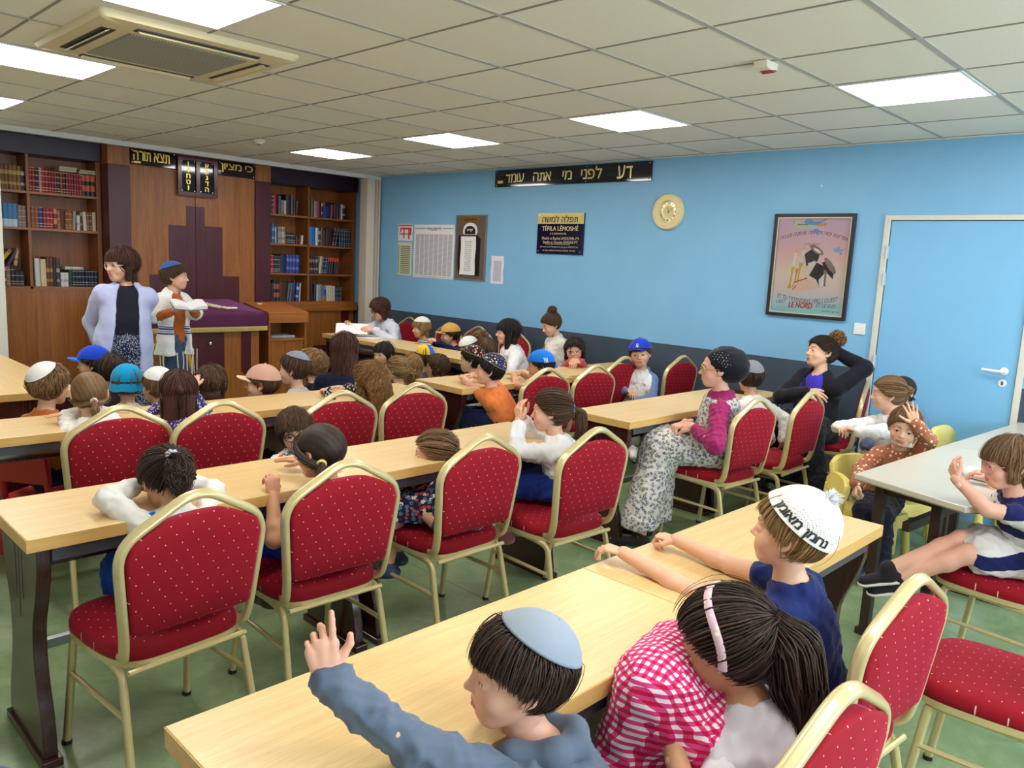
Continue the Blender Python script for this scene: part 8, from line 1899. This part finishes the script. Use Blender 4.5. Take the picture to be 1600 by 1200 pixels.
person('little girl with a curly top bun and white ruffled blouse, standing by the blue wall', (-0.52, 3.60, 1.055), H=0.20, yaw=-75, look=(-68, -22, 0), sit=False, pel=(-0.48, 3.58, 0.57), lod=1, seed=46, hair=H_('bun', tie=(0, -0.25, 0.50), bun=0.17, bcurl=0.05, curl=0.02), hcol='brown', top=T_op(K((232, 228, 220)), hem=0.5, t=0.016), bottom=dict(kind='trousers', m=K((30, 32, 50))), arms=('hang', 'hang'),
       extras=[blob('ruffle', K((236, 232, 224)), lambda F_, c: [F_.ell(c['Nk']-c['s']*(0.15+0.2*i)*c['H']+c['fc']*(0.30+0.05*(i > 1))*c['H']+c['r']*0.07*math.sin(i*2.6)*c['H'], (0.13*c['H'], 0.06*c['H'], 0.10*c['H']), None, k=0.01) for i in range(5)], 0.005, 0.004)])
person('girl in a dusty pink sweater with dark curls, her arm across her mouth', (-0.64, 3.20, 0.868), H=0.205, yaw=-140, look=(-122, -2, 4), seat=0.36, lod=1, seed=47, hair=H_('long', len=0.75, curl=0.045, cf=18, wide=0.36, pj=0.3), hcol='dark', top=T_op(K((190, 76, 92)), t=0.014), bottom=dict(kind='trousers', m=K((60, 60, 80))), arms=(((-0.80, 2.99, 0.80), (0.7, 0.2, -0.8), 'relax', (-1, 0.2, 0.2), (0.2, 0.6, -0.8)), ((-0.86, 3.05, 0.795), (-0.7, 0.4, -0.8), 'relax', (-0.6, -0.7, 0), (0, 0, -1))), extras=[glasses(plain('clear_frame', S(220, 190, 180), 0.2))])
# ---------------- table of the boy in orange
person('boy in an orange T-shirt with a navy embroidered kippah, leaning on the table', (-2.26, 2.60, 0.868), H=0.20, yaw=-15, look=(-40, 3, 0), pel=(-2.16, 2.53, 0.56), lod=1, seed=50, skin='pink', hair=H_('short'), hcol='black', top=T_op(K((226, 124, 62)), sleeve=0.6, hem=0.35, t=0.013), bottom=dict(kind='trousers', m=K((28, 36, 76))), arms=(((-2.30, 2.83, 0.797), (-0.6, -0.5, 0.1), 'flat', (0.7, 0.7, 0), (0, 0, -1)), ((-2.17, 2.86, 0.80), (0.8, -0.3, -0.2), 'relax', (-0.9, 0.2, 0), (0, 0, -1))), extras=[kippah(K((34, 38, 74), 'embroid', (110, 110, 160), (90, 60, 110), 1.1), (0, -0.5, 1), 66, 0.08, bulge=0.06, band=K((130, 126, 120)))])
person('boy in a bright blue cap worn backwards and yellow shirt', (-1.75, 2.60, 0.87), H=0.20, yaw=-15, look=(-42, -4, 0), pel=(-1.74, 2.50, 0.56), lod=1, seed=51, skin='tan', hair=H_('short'), hcol='black', top=T_op(K((226, 206, 60)), sleeve=0.6), bottom=dict(kind='trousers', m=K((40, 44, 70))), arms=('table', 'table'), extras=[ballcap(K((18, 116, 214)), yaw=math.pi*0.93, L=0.34, z=0.02, down=0.06, text=('NY', False, 0.15, -1.9, 0.30, None), tm=plain('white_thread', S(230, 232, 236), 0.6))])
person('boy in a blue cap, lettered white T-shirt and open denim jacket, turning towards us', (-0.70, 2.46, 0.925), H=0.212, yaw=-122, look=(-118, 0, 8), pel=(-0.66, 2.50, 0.545), lod=1, seed=52, hair=H_('short', fringe=0.14), hcol='brown', top=T_op(K((232, 230, 228)), sleeve=0.5, t=0.012), bottom=dict(kind='trousers', m=K((104, 108, 90))), shoes=dict(m=K((226, 226, 226))), arms=(((-0.86, 2.36, 0.56), (0.6, -0.6, -0.3), 'relax', (-0.7, -0.3, -0.3), (0, 0, -1)), 'lap'),
       legs=(((-0.92, 2.33, 0.51), (-1.04, 2.22, 0.25), (-0.8, -0.6, -0.2)), ((-0.89, 2.38, 0.51), (-1.0, 2.30, 0.25), (-0.8, -0.6, -0.2))), extras=[denim_jacket, ballcap(K((30, 60, 190)), yaw=0.15, L=0.36, z=0.22, axis=(0, -0.15, 1), text=('LA', False, 0.13, 0.1, 0.55, None), tm=plain('white_thread', S(230, 232, 236), 0.6)), shirt_print])
# ---------------- the woman in the floral dress and her neighbours
DRS = K((214, 206, 198), 'sprig', (86, 92, 124), (110, 112, 120), 1.5)
person('woman in a floral pinafore dress, magenta sleeves and black sequinned beret', (-1.835, 1.115, 1.045), H=0.222, yaw=-28, look=(-33, 0, 0), kind='adult', pel=(-1.80, 1.10, 0.58), lod=0, seed=60, skin='pink', hair=None, top=T_op(K((156, 34, 96)), sleeve=1.85, wr=0.006), bottom=dict(kind='skirt', m=DRS, drop=0.86, w=1.08), shoes=dict(m=K((40, 34, 36))),
       legs=(((-2.09, 1.31, 0.575), (-2.27, 1.28, 0.075), (-.5, .8, 0)), ((-1.96, 1.36, 0.575), (-2.12, 1.36, 0.075), (-.4, .9, 0))), arms=(((-2.03, 1.13, 0.715), (-0.7, -0.8, -0.5), 'grip', (0.1, 0.95, -0.2), (0.6, 0.1, -0.6)), ((-1.97, 1.22, 0.72), (0.8, 0, -0.6), 'grip', (-0.8, 0.3, -0.2), (-0.2, 0, -1))),
       extras=[blob('pinafore', DRS, lambda F_, c: (c['torso'](F_, 0.020), F_.half(c['Nk']-c['s']*0.04*c['H'], c['s']), F_.cap(c['Nk']-c['s']*0.02*c['H']+c['fc']*0.12*c['H'], c['Hc'], 0.25*c['H'], 0.28*c['H'], k=0.02, op='-')), 0.0085, 0.006), lambda c: beret(c), glasses(plain('thin_gold', S(190, 160, 100), 0.3, 0.5)),
               rope('bag_strap', K((206, 200, 190)), lambda c: [c['Nk']+c['r']*0.4*c['H']-c['f']*0.3*c['H']-np.array([0, 0, 0.3*c['H']]), c['P']-c['r']*0.62*c['H']-c['f']*0.45*c['H']+np.array([0, 0, 0.55*c['H']]), c['P']-c['r']*0.72*c['H']+c['f']*0.3*c['H']+np.array([0, 0, 0.4*c['H']])], 0.006), bead('earring', (-0.385, -0.03, -0.13), 0.02, M_CHROME)])
person('boy with a grey kippah and white sleeves behind the woman in the floral dress', (-1.07, 1.30, 0.915), H=0.20, yaw=20, look=(40, -4, 0), pel=(-1.10, 1.18, 0.54), lod=1, seed=61, skin='tan', hair=H_('short'), hcol='dark', top=T_op(K((226, 224, 222))), bottom=dict(kind='trousers', m=K((226, 214, 210), 'specks', (70, 50, 60), None, 0.5)), arms=('table', ((-1.00, 1.06, 0.52), (0.5, -0.9, -0.2), 'relax', (0.2, 0.3, -1), (0, 1, 0))), extras=[kippah(K((128, 130, 138)), (0, -0.4, 1), 58, 0.075)])
person('young woman with a curly bun, black cardigan and violet top, arm behind her head', (-0.535, 1.06, 1.085), H=0.218, yaw=-72, look=(-50, 12, 10), kind='adult', pel=(-0.46, 1.08, 0.575), lod=0, seed=62, skin='light',
       hair=H_('bun', tie=(0.0, -0.38, 0.40), bun=0.10, bcurl=0.03, bunc=(0.0, -0.40, 0.44)), hcol='dark', top=T_op(K((72, 58, 196)), sleeve=0.4, t=0.006, wr=0.0015, nd=0.30, nf=0.14, ng=1.3), bottom=dict(kind='skirt', m=K((24, 24, 32)), drop=0.74, w=1.15, pleat=85), shoes=dict(m=K((206, 204, 204), 'specks', (90, 90, 96), None, 0.6), sole=K((230, 230, 228))),
       legs=(((-0.80, 1.00, 0.585), (-0.86, 0.84, 0.085), (-.9, -.2, 0)), ((-0.78, 1.14, 0.585), (-0.88, 1.08, 0.085), (-.95, 0, 0))), arms=(((-0.43, 1.02, 1.10), (0.5, -0.8, -0.2), 'flat', (-0.3, 0.9, 0.1), (-0.5, 0.2, 0)), ((-0.80, 1.02, 0.835), (-0.5, 0.7, -0.6), 'relax', (-0.2, -0.9, -0.1), (0.6, 0, -0.5))),
       extras=[lambda c: bun_ball(c, (0.0, -0.44, 0.58), 0.235), overshirt(K((22, 22, 32)), 0.5, 0.42, 1.95, 0.020, 'cardigan', 1.15, False), rope('bag_strap', K((24, 24, 34)), lambda c: [c['Nk']+c['r']*0.45*c['H']+c['f']*0.25*c['H']-np.array([0, 0, 0.2*c['H']]), c['Nk']+c['r']*0.05*c['H']+c['f']*0.62*c['H']-np.array([0, 0, 0.8*c['H']]), c['P']-c['r']*0.5*c['H']+c['f']*0.62*c['H']+np.array([0, 0, 0.9*c['H']])], 0.011)])
# ---------------- the cream tables by the door
person('girl in a brown top with cream polka dots, laughing behind her raised palm', (-1.425, 0.185, 0.812), H=0.205, yaw=-112, look=(-104, -4, -8), pel=(-1.36, 0.27, 0.395), lod=0, seed=63, skin='light', hair=H_('pony', tie=(0.05, -0.20, 0.52), tail=[(0.10, -0.35, 0.62), (0.22, -0.50, 0.35)], tr=[0.05, 0.09, 0.03]), hcol='light', top=T_op(K((166, 100, 72), 'dots', (232, 206, 172), None, 0.85), t=0.013, wr=0.004), bottom=dict(kind='trousers', m=K((30, 32, 46))),
       arms=(((-1.50, 0.108, 0.86), (0.7, -0.4, -0.35), 'spread', (0.05, 0.42, 0.95), (-0.9, -0.25, 0.2)), ((-1.72, 0.30, 0.52), (-0.3, 0.9, -0.3), 'grip', (-0.4, -0.1, -0.9), (0.4, -0.5, 0))), legs=(((-1.66, 0.16, 0.37), (-1.70, 0.12, 0.09), (-1, -.2, 0)), ((-1.66, 0.27, 0.37), (-1.70, 0.24, 0.09), (-1, -.2, 0))),
       extras=[hairtie(K((220, 190, 190)), 0.05, 0.025, lump=0), bead('button_eye', (-0.25, 0.75, -1.55), 0.055, M_BLKB := plain('black_button', S(16, 14, 16), 0.15)), bead('button_eye', (0.45, 0.72, -1.45), 0.055, M_BLKB)])
person('girl in a white blouse with a small fair bun, looking away over the chairs', (-1.00, 0.43, 0.93), H=0.205, yaw=-62, look=(-24, -2, 0), pel=(-0.92, 0.36, 0.40), lod=1, seed=64, skin='light', hair=H_('bun', tie=(0, -0.42, 0.1), bunc=(0, -0.52, 0.14), bun=0.12, bcurl=0.03), hcol='light', top=T_op(K((230, 228, 226)), t=0.015), bottom=dict(kind='shorts', m=K((96, 122, 170), 'denim', (120, 146, 190))), shoes=dict(m=K((226, 220, 214))), arms=(((-1.335, 0.46, 0.735), (-0.5, -0.8, -0.4), 'grip', (-0.2, 0.9, 0.2), (0, 0, -1)), ((-1.25, 0.62, 0.72), (0.2, 0.8, -0.5), 'relax', (-0.5, -0.7, 0), (0, 0, -1))),
       legs=(((-1.20, 0.40, 0.425), (-1.26, 0.38, 0.10), (-1, 0.1, 0)), ((-1.16, 0.56, 0.425), (-1.24, 0.56, 0.10), (-1, 0.1, 0))), extras=[bead('hair_bobble', (0.05, -0.56, 0.22), 0.05, K((226, 190, 150)))])
person('girl in a thin-striped white T-shirt with loose dark hair, by the blue door', (-0.50, 0.52, 0.885), H=0.205, yaw=-70, look=(-62, -6, 0), pel=(-0.44, 0.46, 0.42), lod=1, seed=65, skin='tan', hair=H_('pony', tie=(0.2, -0.46, -0.05), tail=[(0.32, -0.55, -0.25), (0.34, -0.5, -0.6)], tr=[0.07, 0.12, 0.05], tcurl=0.03, curl=0.015), hcol='dark', top=T_op(K((230, 226, 222), 'stripe', (176, 158, 150), None, 60), sleeve=0.5), bottom=dict(kind='shorts', m=K((90, 100, 130))), arms=('lap', 'lap'))
person('girl in a broad navy-and-white striped dress, elbows on the cream table', (-2.475, -0.525, 0.925), H=0.20, yaw=-36, look=(-32, -8, 0), pel=(-2.30, -0.64, 0.545), lod=0, seed=66, skin='pink', hair=H_('short', sides=0.32, fringe=0.14), hcol='light', top=T_op(K((226, 222, 220), 'wide', (26, 32, 86), None, 8.5), sleeve=0.5, hem=0.5), bottom=dict(kind='skirt', m=K((226, 222, 220), 'wide', (26, 32, 86), None, 8.5), drop=0.0, w=1.25, reach=0.72), shoes=dict(m=K((40, 34, 40)), sole=K((226, 222, 216))),
       legs=(((-2.52, -0.44, 0.545), (-2.63, -0.23, 0.40), (-.6, .8, -.2)), ((-2.44, -0.40, 0.575), (-2.66, -0.20, 0.44), (-.6, .8, -.2))), arms=(((-2.60, -0.385, 0.855), (-0.5, -0.2, -0.9), 'relax', (0.5, 0.5, 0.7), (0.6, -0.2, 0.3)), ((-2.12, -0.40, 0.80), (0.5, 0.1, -0.7), 'relax', (-0.2, 0.9, 0), (0, 0, -1))), extras=[glasses(plain('thin_pink', S(200, 150, 160), 0.3))])
# ---------------- the two who stand before the ark
NECK = plain('gold_chain', S(206, 170, 80), 0.25, 0.7)
person('woman standing in an open lavender shirt, black top and long speckled navy skirt', (-3.905, 4.65, 1.452), H=0.232, yaw=-168, look=(-104, -2, 0), kind='adult', sit=False, pel=(-3.90, 4.66, 0.90), lod=0, seed=70, hair=H_('bob', sides=0.46, fringe=0.13, part=(0.1, 0.05, 1)), hcol='redbrown', skin='light', top=T_op(K((28, 28, 40)), sleeve=0.5, nd=0.12, t=0.006, wr=0.0015), bottom=dict(kind='skirt', m=K((30, 38, 66), 'specks', (186, 192, 206), None, 1.5), drop=0.97, w=0.98), shoes=dict(m=K((30, 28, 32))),
       arms=(((-3.86, 4.83, 0.80), (0.25, 1, 0), 'relax', (-0.6, 0.2, -0.3), (0, 1, 0)), ((-3.97, 4.84, 0.80), (-0.25, 1, 0), 'relax', (0.6, 0.2, -0.3), (0, 1, 0))), extras=[overshirt(K((184, 190, 228)), 1.35, 0.36, 1.95, 0.024, 'lavender_shirt', 1.02, True, 0.005), glasses(plain('pale_frame', S(206, 196, 190), 0.2)),
       rope('necklace', NECK, lambda c: [c['Nk']+c['r']*math.sin(a)*0.34*c['H']+c['fc']*(0.10+0.30*max(0, math.cos(a)))*c['H']-c['s']*(0.02+0.34*max(0, math.cos(a)))*c['H'] for a in np.linspace(-2.2, 2.2, 18)], 0.0045)])
person('boy standing on a chair in a white striped prayer shawl and blue kippah', (-3.415, 4.93, 1.368), H=0.20, yaw=168, look=(122, 2, 0), sit=False, pel=(-3.42, 4.95, 0.89), lod=0, seed=71, skin='light', hair=H_('short', fringe=0.18, under=((0, -0.35, 1), 52)), hcol='brown', top=T_op(K((176, 92, 36)), hem=0.4), bottom=dict(kind='trousers', m=K((50, 66, 96), 'denim', (72, 88, 120))), shoes=dict(m=K((40, 40, 60))),
       legs=(((-3.47, 4.93, 0.64), (-3.48, 4.95, 0.455), (-0.2, -1, 0)), ((-3.36, 4.93, 0.64), (-3.35, 4.95, 0.455), (0.2, -1, 0))), arms=(((-3.37, 4.72, 1.115), (0.7, 0.2, -0.6), 'relax', (-0.3, -0.8, 0.2), (0.1, 0.2, 1)), ((-3.52, 4.74, 1.115), (-0.7, 0.2, -0.6), 'relax', (0.4, -0.7, 0.2), (-0.1, 0.2, 1))), extras=[talit, kippah(K((58, 92, 170)), (0, -0.35, 1), 52, band=K((50, 80, 150)))])
# the open book in his hands
def open_book():
    r = empty('open_book', (-3.435, 4.645, 1.165), math.radians(170), 'open book in the hands of the boy in the prayer shawl', 'book'); b = MB(); n = 9
    for sd in (-1, 1):
        xs = np.linspace(0, 1, n); top = [(sd*x*0.115, 0.022*math.sin(x*math.pi*0.75)+0.012*x) for x in xs]; bot = [(sd*x*0.115, -0.006+0.012*x) for x in xs]; p = top+bot[::-1]; p = p if sd < 0 else p[::-1]
        b.prism(p, -0.08, 0.08, 'y')
    b.build('pages', M_WP, r, smooth=30); b = MB()
    for sd in (-1, 1): b.box((sd*0.06, 0, -0.006), (0.118, 0.168, 0.003), 0, np.array([[1, 0, 0, 0], [0, 1, 0, 0], [sd*0.1, 0, 1, -0.004], [0, 0, 0, 1]], float))
    b.build('cover', K((120, 90, 60)), r, smooth=0); r.rotation_euler = (math.radians(-14), 0, math.radians(170))
open_book()
# the knee of someone seated at the very edge
person('person of whom only one knee in blue denim shows at the near edge', (-6.02, 0.42, 1.06), H=0.205, yaw=70, seat=0.40, lod=1, seed=80, hair=H_('short'), hcol='brown', top=T_op(K((60, 90, 150))), bottom=dict(kind='trousers', m=K((58, 86, 140), 'denim', (84, 112, 164))), arms=('lap', 'lap'), legs=(((-5.62, 0.60, 0.44), (-5.58, 0.62, 0.12), (1, 0.2, 0)), ((-5.66, 0.42, 0.44), (-5.62, 0.42, 0.12), (1, 0.2, 0))), shoes=dict(m=K((60, 60, 70))))
